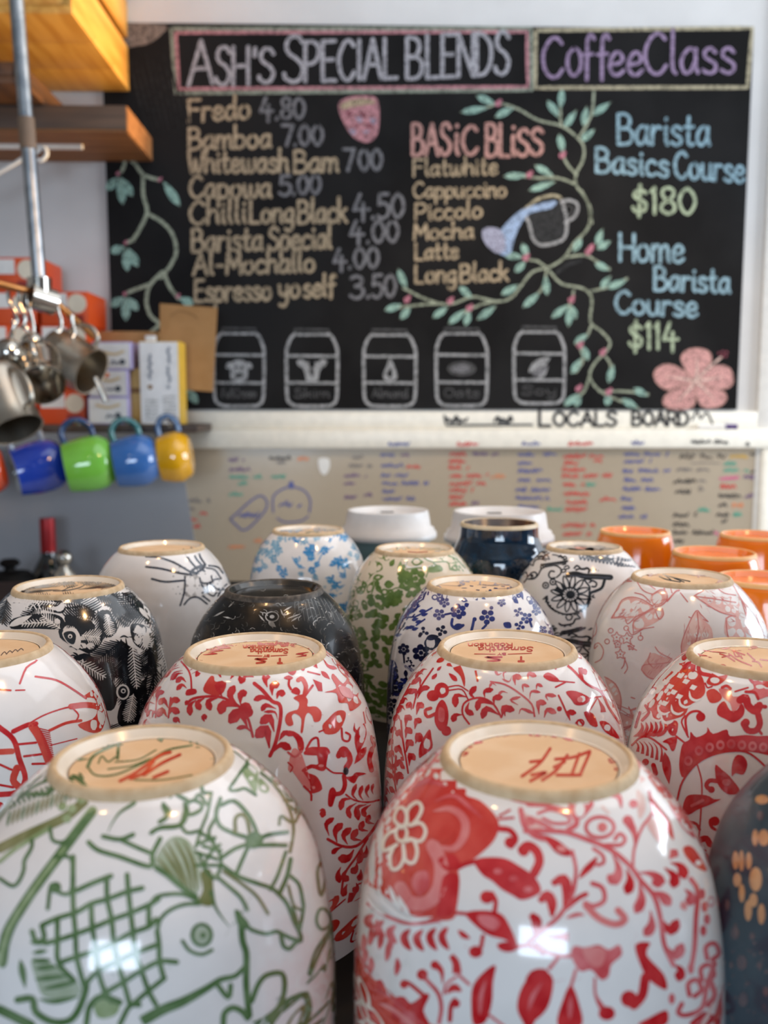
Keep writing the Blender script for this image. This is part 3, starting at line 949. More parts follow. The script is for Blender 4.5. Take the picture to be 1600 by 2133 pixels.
# marker lying on the ledge of the rail
zr = zl0
pm = at_y(1455, 884, YW - 0.018); pn = at_y(1536, 884, YW - 0.018)
mk = MB(); rr = 0.0042
M_pen = mat('pen_white', (236, 232, 226), 0.35); M_cap = mat('pen_purple', (74, 46, 110), 0.35)
zc = zl0 - 0.0005 + rr
mk.tube([(pm.x, YW - 0.017, zc), (pn.x - 0.024, YW - 0.017, zc)], rr, M_pen, 16)
mo = mk.build('marker_pen', loc=(pm.x, YW - 0.017, zc))
tag(mo, 'white marker pen with a purple cap lying on the whiteboard rail', 'marker')
mk = MB(); mk.tube([(pn.x - 0.024, YW - 0.017, zc), (pn.x, YW - 0.017, zc)], rr * 1.12, M_cap, 16); tag(part(mk, 'cap', mo), 'purple cap')

# grey sheet standing in for shade on the wall left of the whiteboard
M_wall_shade = mat('splashback_grey', (146, 146, 150), 0.4, rgb2=(150, 150, 154), scale=3)
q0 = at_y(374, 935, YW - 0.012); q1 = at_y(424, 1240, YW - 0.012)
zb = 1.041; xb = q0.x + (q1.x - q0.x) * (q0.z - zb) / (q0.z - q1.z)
b = MB(); b.prism([(-2.0, zb), (xb, zb), (q0.x, q0.z), (-2.0, q0.z)], 'y', YW - 0.0135, YW - 0.0104, M_wall_shade)
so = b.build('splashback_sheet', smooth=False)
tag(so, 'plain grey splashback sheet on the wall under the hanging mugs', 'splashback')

# ------------------------------------------------------------------ upturned cups
G_OUT = [(0, 0), (.02, .13), (.053, .28), (.105, .483), (.158, .64), (.21, .754), (.284, .852), (.42, .95), (.58, 1), (.74, 1), (.9, .965), (1, .91)]
def interp(tab, n):
    """smooth curve through tab (Catmull-Rom), n samples, as (t, value)"""
    P = spline([(a * 1000, b * 1000) for a, b in tab], 1000 * (1.0 / n))
    return [(a / 1000, b / 1000) for a, b in P]

M_glaze = mat('porcelain_white', (228, 224, 221), 0.12, coat=0.6, spec=0.5)
M_foot = mat('unglazed_foot', (190, 160, 122), 0.75, rgb2=(214, 190, 154), scale=300, lo=.3, hi=.7)
M_footdark = mat('unglazed_foot_dark', (52, 46, 40), 0.6, rgb2=(90, 82, 72), scale=300)
M_warm_well = mat('bisque_well', (224, 188, 146), 0.6, rgb2=(230, 198, 160), scale=90)  # warm ceiling light put into the colour of the well floor
M_slope = mat('well_slope_glaze', (230, 218, 200), 0.2, coat=0.4)

class Cup:
    def __init__(self, name, px, rb, rm, h, label, top=1.450, group='upturned patterned cups', shape=None, foot=None, glaze=None, well=None,
                 cat='cup', foot_h=0.0, foot_w=0.0042, well_d=0.0028, lean=None):
        self.zt = top
        p = at_z(px[0], px[1], top)
        self.c = Vector((p.x, p.y, 0))
        self.name, self.label, self.group, self.cat = name, label, group, cat
        self.rb, self.rm, self.h = rb, rm, h
        self.glaze = glaze or M_glaze
        self.well = well or M_warm_well
        self.foot = foot or M_foot
        self.foot_w, self.well_d = foot_w, well_d
        g = interp(shape or G_OUT, 70)
        prof = []
        for t, v in g:
            prof.append((rb + (rm - rb) * v, top - 0.0022 - t * (h - 0.0022)))
        self.prof = prof
        seg = 160
        mb = MB(); mb.lathe(prof, self.glaze, seg, (p.x, p.y, 0))
        self.outer_v, self.outer_f = mb.v, mb.f
        wr = rb - foot_w
        dsk = [(wr + 0.0004, top - well_d), (0.0001, top - well_d)]
        md = MB(); md.lathe(dsk, self.glaze, 48, (p.x, p.y, 0))
        self.disk = md
        vs = mb.v + md.v
        fs = [tuple(f) for f in mb.f] + [tuple(len(mb.v) + a for a in f) for f in md.f]
        self.bvh = BVHTree.FromPolygons([Vector(v) for v in vs], fs)
        self.D = Draw(12)
        self.axis_px = px[0]
        self.stamp = None
    def normal(self, p):
        d = Vector((p.x - self.c.x, p.y - self.c.y, 0))
        r = d.length
        if r < self.rb - self.foot_w + 0.0003 and p.z > self.zt - 0.006:
            return Vector((0, 0, 1))
        d = d / max(r, 1e-9)
        P = self.prof
        t = (self.zt - 0.0022 - p.z) / (self.h - 0.0022)
        # nearest profile segment (z falls monotonically)
        lo, hi = 0, len(P) - 1
        while hi - lo > 1:
            m = (lo + hi) // 2
            if P[m][1] > p.z: lo = m
            else: hi = m
        a, b = max(lo - 1, 0), min(hi + 1, len(P) - 1)
        dr, dz = P[b][0] - P[a][0], P[b][1] - P[a][1]
        n = Vector((d.x * -dz, d.y * -dz, dr))
        return n.normalized()
    def project(self, D, off=0.00005, dl=0.00004):
        out, nn = [], []
        for (x, y, l) in D.v:
            r = self.bvh.ray_cast(CO, ray(x, y).normalized())
            k = 0
            while r[0] is None and k < 30:      # past the outline: pull it back onto the cup
                k += 1
                x += 3.0 if x < self.axis_px else -3.0
                if abs(x - self.axis_px) < 4: break
                r = self.bvh.ray_cast(CO, ray(x, y).normalized())
            if r[0] is None:
                out.append(None); nn.append(None)
            else:
                n = self.normal(r[0])
                out.append(r[0] + n * (off + dl * l)); nn.append(n)
        return out, nn
    def radius(self, z):
        P = self.prof
        lo, hi = 0, len(P) - 1
        while hi - lo > 1:
            m = (lo + hi) // 2
            if P[m][1] > z: lo = m
            else: hi = m
        a, b = P[lo], P[hi]
        k = min(max((a[1] - z) / max(a[1] - b[1], 1e-9), 0), 1)
        return a[0] + (b[0] - a[0]) * k
    def add_drawn(self, mb, D, around=False):
        """the decoration, then (around) its repeats over the sides, the back and the lower wall"""
        P, N = self.project(D)
        keep = [(f, m) for f, m in D.f if all(P[i] is not None for i in f)]
        az0 = math.atan2(CO.y - self.c.y, CO.x - self.c.x)
        wrap = lambda t: (t + PI) % (2 * PI) - PI
        A = [None if p is None else wrap(math.atan2(p.y - self.c.y, p.x - self.c.x) - az0) for p in P]
        zs = sorted(p.z for p, a in zip(P, A) if p is not None and abs(a) < 0.9)
        zlow = zs[len(zs) // 50] if zs else 0
        drop = self.zt - 0.003 - zlow
        zrim = self.zt - self.h + 0.002
        variants = [(0, 0)]
        if around:
            variants += [(t, k) for k in range(0, 4) for t in (0, 100, 180, 260) if (t, k) != (0, 0) and (k == 0 or self.zt - drop * k > zrim)]
        for t, k in variants:
            tr = math.radians(t)
            Rm = Matrix.Rotation(tr, 3, 'Z')
            idx = {}
            for f, m in keep:
                if (t, k) != (0, 0):
                    am = A[f[0]]
                    if t and abs(am) > 0.9: continue
                    if t and abs(wrap(am + tr)) < 1.42: continue
                    z1 = P[f[0]].z - drop * k
                    if k and (z1 > zlow or z1 < zrim + 0.001 or P[f[0]].z > self.zt - 0.004): continue
                g = []
                for i in f:
                    if i not in idx:
                        idx[i] = len(mb.v)
                        p, n = P[i], N[i]
                        if k:
                            d = Vector((p.x - self.c.x, p.y - self.c.y, 0)); off = d.length - self.radius(p.z); d.normalize()
                            z1 = max(p.z - drop * k, zrim)
                            r1 = self.radius(z1) + max(off, 0.00004)
                            p = Vector((self.c.x + d.x * r1, self.c.y + d.y * r1, z1)); n = self.normal(p)
                        if t:
                            p, n = self.c + Rm @ (p - self.c), Rm @ n
                        mb.v.append(tuple(p)); mb.n.append(tuple(n))
                    g.append(idx[i])
                # triangles, each facing the outside
                for h in ([g] if len(g) == 3 else [[g[0], g[1], g[2]], [g[0], g[2], g[3]]]):
                    a, b, c = (Vector(mb.v[h[0]]), Vector(mb.v[h[1]]), Vector(mb.v[h[2]]))
                    n = (b - a).cross(c - a)
                    if n.length < 1e-13:
                        continue
                    if n.dot(Vector(mb.n[h[0]])) < 0:
                        h = h[::-1]
                    mb.f.append(tuple(h)); mb.m.append(mb.mi(m))
    def build(self, around=True):
        c = self.c
        mb = MB()
        ns = []
        for v in self.outer_v:
            ns.append(self.normal(Vector(v)))
        # outer skin (faces outwards)
        mb.add(self.outer_v, [f[::-1] if False else f for f in self.outer_f], self.glaze, ns)
        seg = 96
        # rim and inside wall
        r1, z1 = self.prof[-1]
        ins = [(r1, z1), (r1 - 0.0004, z1 - 0.0002)]
        zin = self.zt - self.well_d - 0.005
        pin = [(max(r - 0.0035, 0.004), z) for r, z in self.prof if z < zin][::-6]
        ins = [(r1, z1), (r1 - 0.0012, z1 - 0.0004), (r1 - 0.0026, z1 - 0.0002)] + pin + [(0.0002, zin)]
        tmp = MB(); tmp.lathe(ins, self.glaze, seg, (c.x, c.y, 0))
        nin = []
        for i, v in enumerate(tmp.v):
            row = i // seg
            a, b = ins[max(row - 1, 0)], ins[min(row + 1, len(ins) - 1)]
            dr, dz = b[0] - a[0], b[1] - a[1]
            d = Vector((v[0] - c.x, v[1] - c.y, 0)); d = d / max(d.length, 1e-9)
            n = Vector((-d.x * dz, -d.y * dz, dr))
            nin.append(n.normalized() if n.length > 1e-9 else Vector((0, 0, -1)))
        mb.add(tmp.v, tmp.f, self.glaze, nin)
        # glazed well inside the foot
        rb, t, fw, wd_ = self.rb, self.zt, self.foot_w, self.well_d
        sl = [(rb - 0.0020, t - 0.0006), (rb - 0.0026, t - 0.0013), (rb - fw + 0.0008, t - wd_ + 0.0003), (rb - fw, t - wd_), (rb - fw - 0.0003, t - wd_)]
        slm = M_slope if self.well is M_warm_well else self.well
        tmp = MB(); tmp.lathe(sl, slm, seg, (c.x, c.y, 0))
        ns2 = []
        for i, v in enumerate(tmp.v):
            d = Vector((v[0] - c.x, v[1] - c.y, 0)).normalized()
            ns2.append((Vector((0, 0, 1)) * (0.75 if i // seg < 3 else 1) - d * (0.66 if i // seg < 3 else 0)).normalized())
        mb.add(tmp.v, tmp.f, slm, ns2)
        w = self.disk
        mb.add(w.v, [f for f in w.f], self.well, [(0, 0, 1)] * len(w.v))
        self.add_drawn(mb, self.D, around)
        # consistent winding for skin faces
        for i, f in enumerate(mb.f):
            a, b, d = Vector(mb.v[f[0]]), Vector(mb.v[f[1]]), Vector(mb.v[f[2]])
            if (b - a).cross(d - a).dot(Vector(mb.n[f[0]])) < 0:
                mb.f[i] = f[::-1]
        zb = self.zt - self.h
        o = mb.build(self.name, loc=(c.x, c.y, zb))
        tag(o, self.label, self.cat, self.group)
        # unglazed foot ring
        rb, t = self.rb, self.zt
        f = MB()
        f.lathe([(rb + 0.0004, t - 0.0025), (rb + 0.0001, t - 0.0014), (rb - 0.0004, t - 0.0005), (rb - 0.0009, t - 0.0001), (rb - 0.0014, t),
                 (rb - 0.0019, t - 0.0003), (rb - 0.0021, t - 0.0008)], self.foot, 96, (c.x, c.y, 0))
        part(f, 'foot_ring', o, angle=70)
        if self.stamp:
            s = MB(); self.add_drawn(s, self.stamp)
            if s.v:
                part(s, 'base_stamp', o)
        self.o = o
        return o

CUPS = {}
def cup(key, *a, **k):
    c = Cup('porcelain_cup', *a, **k)
    CUPS[key] = c
    return c
RB = 0.0236
cup('fish', (297, 1569), 0.0212, 0.0455, 0.095, 'white cup with a green line-drawn fish, nearest on the left')
cup('peony', (1121, 1565), 0.0231, 0.0443, 0.095, 'red and white floral cup with a big red peony, nearest of all the red cups')
cup('slate', (1888, 1590), 0.0236, 0.0443, 0.095, 'slate blue cup flecked with beige at the bottom right corner')
cup('crab', (-42, 1345), 0.0236, 0.0443, 0.095, 'white cup with loose red line drawing, cut off at the left edge')
cup('fernl', (532, 1350), 0.0240, 0.0435, 0.095, 'red fern-patterned cup directly behind the green fish cup')
cup('fernr', (1056, 1343), 0.0240, 0.0432, 0.095, 'red fern-patterned cup directly behind the red peony cup')
cup('pine', (1586, 1362), 0.0236, 0.0440, 0.095, 'red and white cup with a red pineapple, at the right edge')
cup('feather', (143, 1217), 0.0250, 0.0445, 0.095, 'black and white cup drawn all over with feathers, second row left')
cup('dark', (571, 1223), 0.0226, 0.0420, 0.095, 'nearly black cup with fine white scratches and a dark foot', foot=M_footdark)
cup('navy', (989, 1213), 0.0226, 0.0418, 0.095, 'white cup sprinkled with small navy blue blossoms')
cup('pinkleaf', (1420, 1198), 0.0240, 0.0445, 0.095, 'white cup with pale pink leaves and vines in front of the orange cups')
cup('bug', (337, 1136), 0.0254, 0.0440, 0.095, 'white cup with a bold black insect drawing, behind the feather cup')
cup('sky', (642, 1101), 0.0246, 0.0420, 0.095, 'white cup with bright sky blue flowers')
cup('green', (864, 1140), 0.0236, 0.0424, 0.095, 'cream cup patterned with olive green leaves')
cup('mandala', (1217, 1136), 0.0226, 0.0432, 0.095, 'white cup with black lace and mandala drawing')

# ------------------------------------------------------------------ painted and transfer-printed decoration
def ink(name, rgb, rgb2, scale=260, lo=.38, hi=.62):
    return mat('glaze_' + name, rgb, 0.14, coat=0.6, rgb2=rgb2, scale=scale, lo=lo, hi=hi)
K_green = ink('leaf_green', (78, 108, 62), (104, 130, 88)); K_wash = ink('green_wash', (150, 164, 134), (176, 184, 164), 150)
K_olive = ink('olive', (112, 116, 66), (132, 134, 90)); K_red = ink('red', (190, 22, 30), (206, 50, 52)); K_rose = ink('rose', (204, 74, 78), (222, 122, 124), 160)
K_pink = ink('pink_wash', (218, 116, 114), (228, 146, 142), 120); K_coral = ink('coral', (200, 52, 42), (216, 84, 72), 120)
K_cream = ink('cream', (238, 224, 206), (242, 232, 218)); K_black = ink('black', (14, 15, 20), (26, 28, 34)); K_navy = ink('navy', (24, 34, 104), (40, 54, 130))
K_sky = ink('sky', (48, 130, 190), (90, 160, 208)); K_leafg = ink('deep_leaf', (84, 110, 44), (106, 130, 62)); K_pale = ink('pale_pink', (214, 150, 146), (226, 176, 170))
K_blush = ink('blush', (226, 178, 170), (234, 206, 198), 180); K_white = ink('white', (236, 232, 228), (240, 236, 232)); K_redink = ink('stamp_red', (206, 60, 40), (214, 84, 60))
K_grey = ink('grey_line', (58, 62, 74), (80, 84, 96)); K_haze = ink('green_haze', (136, 156, 108), (160, 174, 136))

# --- green fish cup
c = CUPS['fish']; D = c.D; D.bold = 1.3; g, wsh = K_green, K_wash
D.view(0, 1480, .25)
D.stroke([(0, 1150), (200, 1050), (400, 960), (560, 880), (700, 760)], 64, K_olive, 0)
D.stroke([(0, 1260), (120, 1160), (280, 1060), (420, 980)], 30, K_haze, 0)
D.stroke([(160, 700), (300, 698), (410, 690), (440, 610), (500, 560), (640, 560), (730, 660)], 30, g, 1)
D.stroke([(200, 690), (330, 610), (430, 580)], 16, g, 1)
for k in range(16):
    x = 60 + k * 40; y = 900 - k * 16
    D.stroke([(x, y + 70), (x + 14, y), (x + 30, y - 70)], 20, K_olive if k % 3 else g, 1, taper='b')
    D.stroke([(x + 30, y - 90), (x + 6, y - 130)], 16, g, 1)
for (x, y) in ((560, 690), (620, 700), (520, 800), (600, 820), (680, 740), (560, 900)): D.dot(x, y, 38, g if x % 40 else K_haze, 1)
D.stroke([(770, 840), (640, 1010), (500, 1200), (350, 1400), (210, 1600), (60, 1860), (20, 2100)], 66, K_haze, 0)
D.stroke([(785, 840), (665, 1020), (525, 1210), (375, 1410), (235, 1610), (100, 1850), (30, 2130)], 22, g, 1)
D.stroke([(740, 860), (610, 1010), (470, 1190), (320, 1390), (180, 1590), (40, 1820), (-10, 2000)], 18, g, 1)
D.blob([(780, 830), (650, 950), (540, 1110), (590, 1140), (700, 990), (790, 870)], g, 2)
D.stroke([(270, 1080), (262, 1150), (205, 1250), (200, 1330), (155, 1430), (100, 1462), (0, 1400)], 26, g, 1)
D.stroke([(420, 980), (440, 1080), (520, 1100), (580, 1060)], 24, g, 1)
D.stroke([(1000, 680), (1110, 750), (1110, 780), (1000, 850), (930, 950), (900, 1020)], 38, g, 1, taper='e')
D.stroke([(860, 1050), (1000, 1075), (1110, 1035)], 30, g, 1); D.stroke([(1000, 1075), (1140, 1140), (1260, 1190)], 28, g, 1)
D.stroke([(740, 1100), (820, 1165), (1000, 1220), (1250, 1300), (1270, 1200), (1335, 1070)], 32, g, 1)
D.stroke([(1360, 800), (1390, 880), (1330, 930)], 28, g, 1); D.stroke([(1260, 1020), (1330, 980), (1500, 960), (1560, 850), (1540, 780)], 28, g, 1)
D.view(0, 1780, .25)
D.stroke([(470, 20), (590, 30), (605, 200), (585, 320), (500, 320), (430, 250), (400, 450)], 26, g, 1); D.dot(465, 275, 48, g, 2)
for L in ([(640, 300), (770, 240), (925, 180)], [(350, 590), (480, 530), (640, 480), (760, 410), (900, 370), (1060, 310), (1185, 280)],
          [(380, 740), (490, 710), (640, 660), (800, 600), (940, 540), (1080, 490), (1240, 420), (1320, 370)], [(500, 900), (640, 850), (800, 800), (940, 740), (1080, 660), (1240, 600), (1300, 540)],
          [(700, 1090), (820, 970), (980, 890), (1130, 820), (1310, 750)], [(860, 1160), (1030, 1060), (1170, 970), (1330, 890), (1470, 895)], [(1090, 1260), (1230, 1140), (1370, 1030)],
          [(610, 20), (610, 400), (630, 660), (640, 850), (700, 1090)], [(890, 190), (895, 370), (930, 540), (950, 740), (980, 890), (1030, 1060), (1085, 1260)],
          [(1060, 170), (1070, 310), (1090, 490), (1110, 660), (1130, 820), (1180, 970), (1240, 1140), (1300, 1250)], [(760, 410), (770, 600), (800, 800), (820, 970), (870, 1130), (930, 1220)],
          [(480, 530), (480, 710), (490, 900), (620, 1050)], [(1240, 420), (1240, 600)], [(1310, 640), (1325, 760), (1330, 890), (1365, 1030)], [(350, 590), (370, 700), (300, 720), (270, 640)]):
    D.stroke(L, 34, g, 1)
for L in ([(250, 730), (380, 740)], [(270, 820), (400, 800)], [(270, 885), (430, 880)], [(290, 950), (480, 930)], [(290, 1040), (560, 1010)], [(360, 1120), (640, 1060)], [(320, 1200), (450, 1225), (660, 1180)]):
    D.stroke(L, 34, g, 1, taper='b')
D.blob([(270, 860), (480, 930), (660, 1080), (640, 1180), (380, 1190), (300, 1040)], wsh, 0)
D.stroke([(150, 1210), (270, 1200), (300, 1310), (430, 1390), (560, 1390), (640, 1320), (700, 1180), (720, 1090)], 46, g, 1)
D.stroke([(0, 1290), (120, 1350), (260, 1420)], 60, g, 1)
D.leaf((170, 870), (215, 1120), 60, g, 1)
D.stroke([(720, 1412), (750, 1260), (850, 1180), (1000, 1230)], 40, g, 1); D.blob([(780, 1220), (900, 1170), (1000, 1240), (960, 1340), (820, 1360)], K_haze, 0)
D.stroke([(1000, 1412), (1080, 1260), (1160, 1250)], 36, g, 1)
D.view(340, 1780, .25)
D.stroke([(-180, 1390), (0, 1290), (150, 1230), (300, 1150), (400, 1090), (480, 1040), (600, 1010), (680, 930)], 70, g, 1, taper=[1, .9, .6, .4])
D.stroke([(440, 1070), (540, 1190), (560, 1090)], 34, g, 1)
D.stroke([(-50, 640), (-25, 540), (60, 460), (180, 415), (300, 410)], 26, g, 1); D.stroke([(-110, 430), (-60, 355), (60, 330), (180, 335), (300, 390)], 26, g, 1)
D.stroke([(320 + 80 * math.cos(t), 670 + 88 * math.sin(t)) for t in [k * PI / 5 for k in range(10)]], 24, g, 1, closed=True); D.dot(330, 672, 24, g, 2); D.dot(320, 670, 66, wsh, 0)
D.stroke([(160, 720), (220, 800), (320, 832), (405, 795)], 24, g, 1)
D.blob([(310, 150), (395, 130), (420, 330), (400, 430), (290, 400), (330, 290)], K_olive, 1); D.stroke([(400, 300), (430, 430), (500, 540), (555, 605)], 30, g, 1, taper='e')
D.blob([(-60, 90), (-40, -20), (60, -140), (170, -140), (250, -60), (300, 80), (310, 280), (240, 330), (100, 260)], wsh, 0)
for L in ([(-45, 30), (60, 160), (150, 270)], [(-10, -60), (90, 100), (190, 290)], [(30, -100), (130, 90), (220, 300)], [(90, -130), (190, 60), (250, 310)], [(170, -110), (245, 60), (280, 300)]):
    D.stroke(L, 24, K_olive, 1, taper='b')
D.stroke([(-60, 110), (60, 190), (200, 310), (270, 350)], 34, g, 2)
D.stroke([(490, 90), (620, 180), (780, 240), (900, 280), (960, 330), (1030, 410), (1090, 560), (1130, 640), (1145, 712), (1070, 700), (985, 660), (940, 640), (860, 660), (770, 640), (700, 600), (620, 480)], 26, g, 1)
D.stroke([(430, 170), (540, 260), (640, 350), (700, 460)], 26, K_wash, 1); D.stroke([(450, 190), (540, 270), (640, 360), (690, 450)], 16, g, 2); D.stroke([(500, 140), (660, 250), (780, 350), (870, 490)], 20, K_olive, 1)
D.stroke([(980, 680), (1000, 760), (1050, 785), (1100, 735), (1145, 715)], 28, g, 1); D.blob([(595, 455), (710, 570), (690, 620), (625, 600)], g, 2)
D.stroke([(650, 610), (660, 720), (690, 820), (690, 950), (690, 1100), (715, 1340)], 42, g, 1)
D.stroke([(735, 1220), (790, 1080), (860, 1005), (985, 990), (1010, 1100), (980, 1230), (890, 1390)], 34, g, 1)
D.stroke([(900, 1330), (1000, 1240), (1090, 1190), (1190, 1165), (1220, 1280), (1190, 1412)], 30, g, 1); D.stroke([(500, 1412), (510, 1320), (580, 1275), (660, 1310), (700, 1360)], 40, g, 1)
D.stroke([(1020, -20), (950, 180), (890, 290)], 24, g, 1); D.stroke([(1060, 40), (1030, 180), (965, 330)], 30, g, 1)
D.stroke([(1060, 180), (1130, 250), (1160, 380), (1165, 460), (1130, 650)], 24, g, 1); D.stroke([(1040, 260), (1085, 420), (1140, 460)], 18, K_olive, 1); D.stroke([(1080, 440), (1120, 580)], 18, g, 1)
D.stroke([(1370, 0), (1290, 110), (1290, 230), (1315, 345), (1355, 190), (1375, 30)], 20, K_olive, 1)
D.stroke([(1300, 460), (1275, 550), (1310, 620), (1370, 605), (1400, 540), (1355, 460)], 20, g, 1, closed=True)
D.stroke([(1450, 470), (1390, 620), (1270, 800), (1210, 990)], 18, g, 1); D.stroke([(1450, 560), (1350, 720), (1280, 860), (1225, 1000)], 22, g, 1)
for (x, y) in ((1430, 1110), (1415, 1180), (1420, 1250), (1450, 950), (1440, 1330)): D.stroke([(x, y), (x - 6, y + 50)], 22, g, 1)
D.view(340, 1480, .25)
D.stroke([(400, 690), (370, 850), (320, 980), (270, 1140)], 20, g, 1); D.stroke([(475, 730), (430, 900), (380, 1000), (400, 1080), (480, 1230), (450, 1400)], 22, g, 1)
for L in ([(300, 1010), (420, 1090)], [(290, 1110), (430, 1060)], [(270, 1180), (450, 1240)], [(330, 1130), (480, 1170)], [(260, 1290), (470, 1290)], [(330, 1300), (400, 1180), (470, 1120)], [(300, 1200), (350, 1330), (420, 1400)]): D.stroke(L, 22, g, 1)
D.stroke([(-10, 970), (140, 950), (180, 850), (230, 870), (310, 830), (320, 780), (250, 750), (190, 790), (180, 850)], 24, g, 1); D.stroke([(140, 950), (200, 1020), (310, 1000)], 22, g, 1)
D.stroke([(110, 700), (200, 750)], 26, g, 1); D.stroke([(30, 640), (60, 720)], 22, g, 1); D.stroke([(0, 780), (50, 850), (10, 910)], 26, g, 1); D.stroke([(320, 600), (330, 680), (400, 690)], 24, g, 1)
D.stroke([(260, 750), (300, 700), (360, 780)], 22, g, 1)
D.stroke([(475, 740), (440, 850), (470, 960), (580, 1020), (720, 1065)], 26, g, 1); D.stroke([(480, 790), (590, 755), (700, 860), (760, 970), (790, 1060)], 26, g, 1)
D.stroke([(600, 1010), (600, 900), (655, 868), (700, 920), (725, 1060)], 24, K_olive, 1)
D.blob([(690, 1060), (750, 1010), (830, 1050), (820, 1110), (760, 1150), (690, 1130)], g, 2)
for L in ([(780, 1080), (880, 1035), (1030, 1015)], [(780, 1125), (900, 1120), (1020, 1125)], [(720, 1110), (600, 1150), (480, 1230)], [(700, 1150), (650, 1260), (605, 1370)]): D.stroke(L, 26, g, 1)
D.stroke([(690, 470), (720, 390), (820, 370), (900, 430), (995, 530), (975, 605), (910, 590), (830, 530)], 24, K_green, 1); D.stroke([(690, 450), (600, 580), (550, 660), (620, 665), (680, 650), (770, 705)], 20, K_green, 1)
D.blob([(690, 440), (780, 480), (790, 570), (770, 690), (700, 590), (660, 510)], K_haze, 0); D.blob([(800, 560), (880, 640), (860, 690), (800, 660)], K_haze, 0)
D.stroke([(910, 600), (1000, 720), (1060, 850), (1085, 1000), (1055, 1180)], 20, K_olive, 1)
D.stroke([(1010, 750), (1110, 750)], 22, g, 1); D.stroke([(1040, 790), (1100, 830)], 22, g, 1); D.stroke([(1130, 730), (1100, 860)], 16, K_olive, 1)
D.stroke([(1100, 930), (1160, 810), (1230, 900), (1255, 975)], 20, K_olive, 1); D.stroke([(965, 950), (980, 880), (1060, 930)], 20, K_olive, 1); D.stroke([(1190, 700), (1220, 800), (1200, 870)], 16, K_olive, 1)
st = c.stamp = Draw(8); st.view(0, 1480, .25)
st.stroke([(730, 470), (790, 370), (1000, 265), (1100, 190), (1250, 140)], 26, g, 0); st.stroke([(730, 470), (800, 540), (980, 530), (1250, 410), (1400, 330), (1600, 290)], 16, g, 0)
st.stroke([(820, 440), (850, 380), (900, 430), (960, 390)], 14, g, 0); st.stroke([(980, 400), (990, 280), (1010, 220)], 26, g, 0); st.stroke([(960, 430), (1150, 410), (1300, 330)], 12, g, 0); st.stroke([(900, 490), (1100, 460), (1250, 400)], 12, g, 0)
for L in ([(1000, 590), (1130, 520), (1330, 380), (1420, 350)], [(1200, 540), (1350, 440), (1500, 370)], [(1280, 560), (1400, 510)], [(1090, 570), (1200, 520), (1280, 430)]): st.stroke(L, 26, K_redink, 1)
st.stroke([(1120, 580), (1350, 580), (1600, 540)], 12, K_olive, 0)

# --- red peony cup
c = CUPS['peony']; D = c.D; D.bold = 1.15; r = K_red
D.view(730, 1600, .25)
D.blob([(560, 10), (860, 20), (1000, 110), (960, 220), (1080, 270), (1190, 370), (1240, 470), (1200, 600), (1080, 720), (980, 790), (900, 830), (912, 940), (890, 1150), (850, 1260), (650, 1262), (480, 1210),
        (330, 1100), (200, 1000), (60, 930), (60, 760), (140, 560), (280, 290), (420, 120)], K_coral, 0)
D.stroke([(690, 650), (755, 800), (740, 1000), (640, 1120), (500, 1120), (420, 1000)], 100, K_pink, 1); D.blob([(540, 880), (640, 860), (660, 980), (580, 1060), (520, 980)], K_rose, 2)
D.stroke([(690, 360), (840, 340), (950, 430), (950, 560), (860, 670), (700, 650)], 60, K_pink, 1, taper='b'); D.blob([(680, 470), (830, 420), (880, 520), (800, 610), (690, 590)], K_coral, 2)
D.stroke([(480, 180), (640, 110), (800, 150)], 40, K_rose, 1, taper='b'); D.stroke([(700, 280), (860, 230), (1000, 330), (1100, 420)], 30, K_rose, 1, taper='b')
D.blob([(730, 760), (860, 720), (920, 800), (870, 850), (790, 850)], r, 1); D.blob([(780, 900), (900, 890), (890, 1100), (840, 1230), (720, 1230), (740, 1120)], r, 1)
for L in ([(430, 500), (370, 430), (395, 345), (445, 335), (475, 400), (460, 480)], [(480, 470), (480, 350), (560, 285), (600, 340), (560, 430), (510, 480)], [(500, 480), (590, 460), (632, 530), (590, 610), (500, 590)],
          [(470, 610), (530, 600), (562, 700), (530, 790), (465, 770), (450, 680)], [(445, 640), (450, 750), (410, 830), (350, 840), (335, 740), (370, 650)], [(390, 640), (290, 690), (278, 620), (325, 545), (390, 520)]):
    D.stroke(L, 26, K_cream, 3)
D.stroke([(430 + 46 * math.cos(t), 545 + 66 * math.sin(t)) for t in [k * PI / 4 for k in range(8)]], 24, K_cream, 3, closed=True)
for L in ([(235, 970), (270, 1090), (350, 1180), (500, 1262), (690, 1240)], [(330, 980), (370, 1090), (430, 1190)], [(400, 1060), (440, 1140), (500, 1220)], [(140, 1050), (200, 1150), (300, 1230)]):
    D.stroke(L, 36, K_white, 3, taper='b')
D.blob([(1030, 780), (1110, 745), (1280, 750), (1400, 810), (1530, 900), (1590, 1010), (1550, 1062), (1430, 1100), (1350, 1060), (1260, 1010), (1180, 940), (1100, 890)], r, 0)
for (x, y) in ((1230, 860), (1360, 920), (1480, 1010)): D.dot(x, y, 36, K_rose, 1, 24)
D.stroke([(890, 835), (960, 800), (1060, 775)], 34, r, 0)
D.stroke([(1240, 505), (1330, 520), (1378, 590), (1340, 650)], 44, r, 0); D.dot(1330, 620, 46, r, 0)
D.stroke([(1530, 880), (1575, 780), (1550, 690), (1480, 645), (1430, 680)], 66, r, 0); D.dot(1445, 690, 46, r, 0)
D.stroke([(1200, 1210), (1212, 1110), (1180, 1045)], 34, r, 0); D.dot(1140, 1075, 60, r, 0, 54)
D.blob([(960, 1210), (1080, 1185), (1250, 1210), (1330, 1320), (1390, 1480), (1290, 1430), (1150, 1390), (1030, 1300)], r, 0); D.blob([(1060, 1230), (1180, 1230), (1250, 1290), (1200, 1350), (1100, 1310)], K_rose, 1)
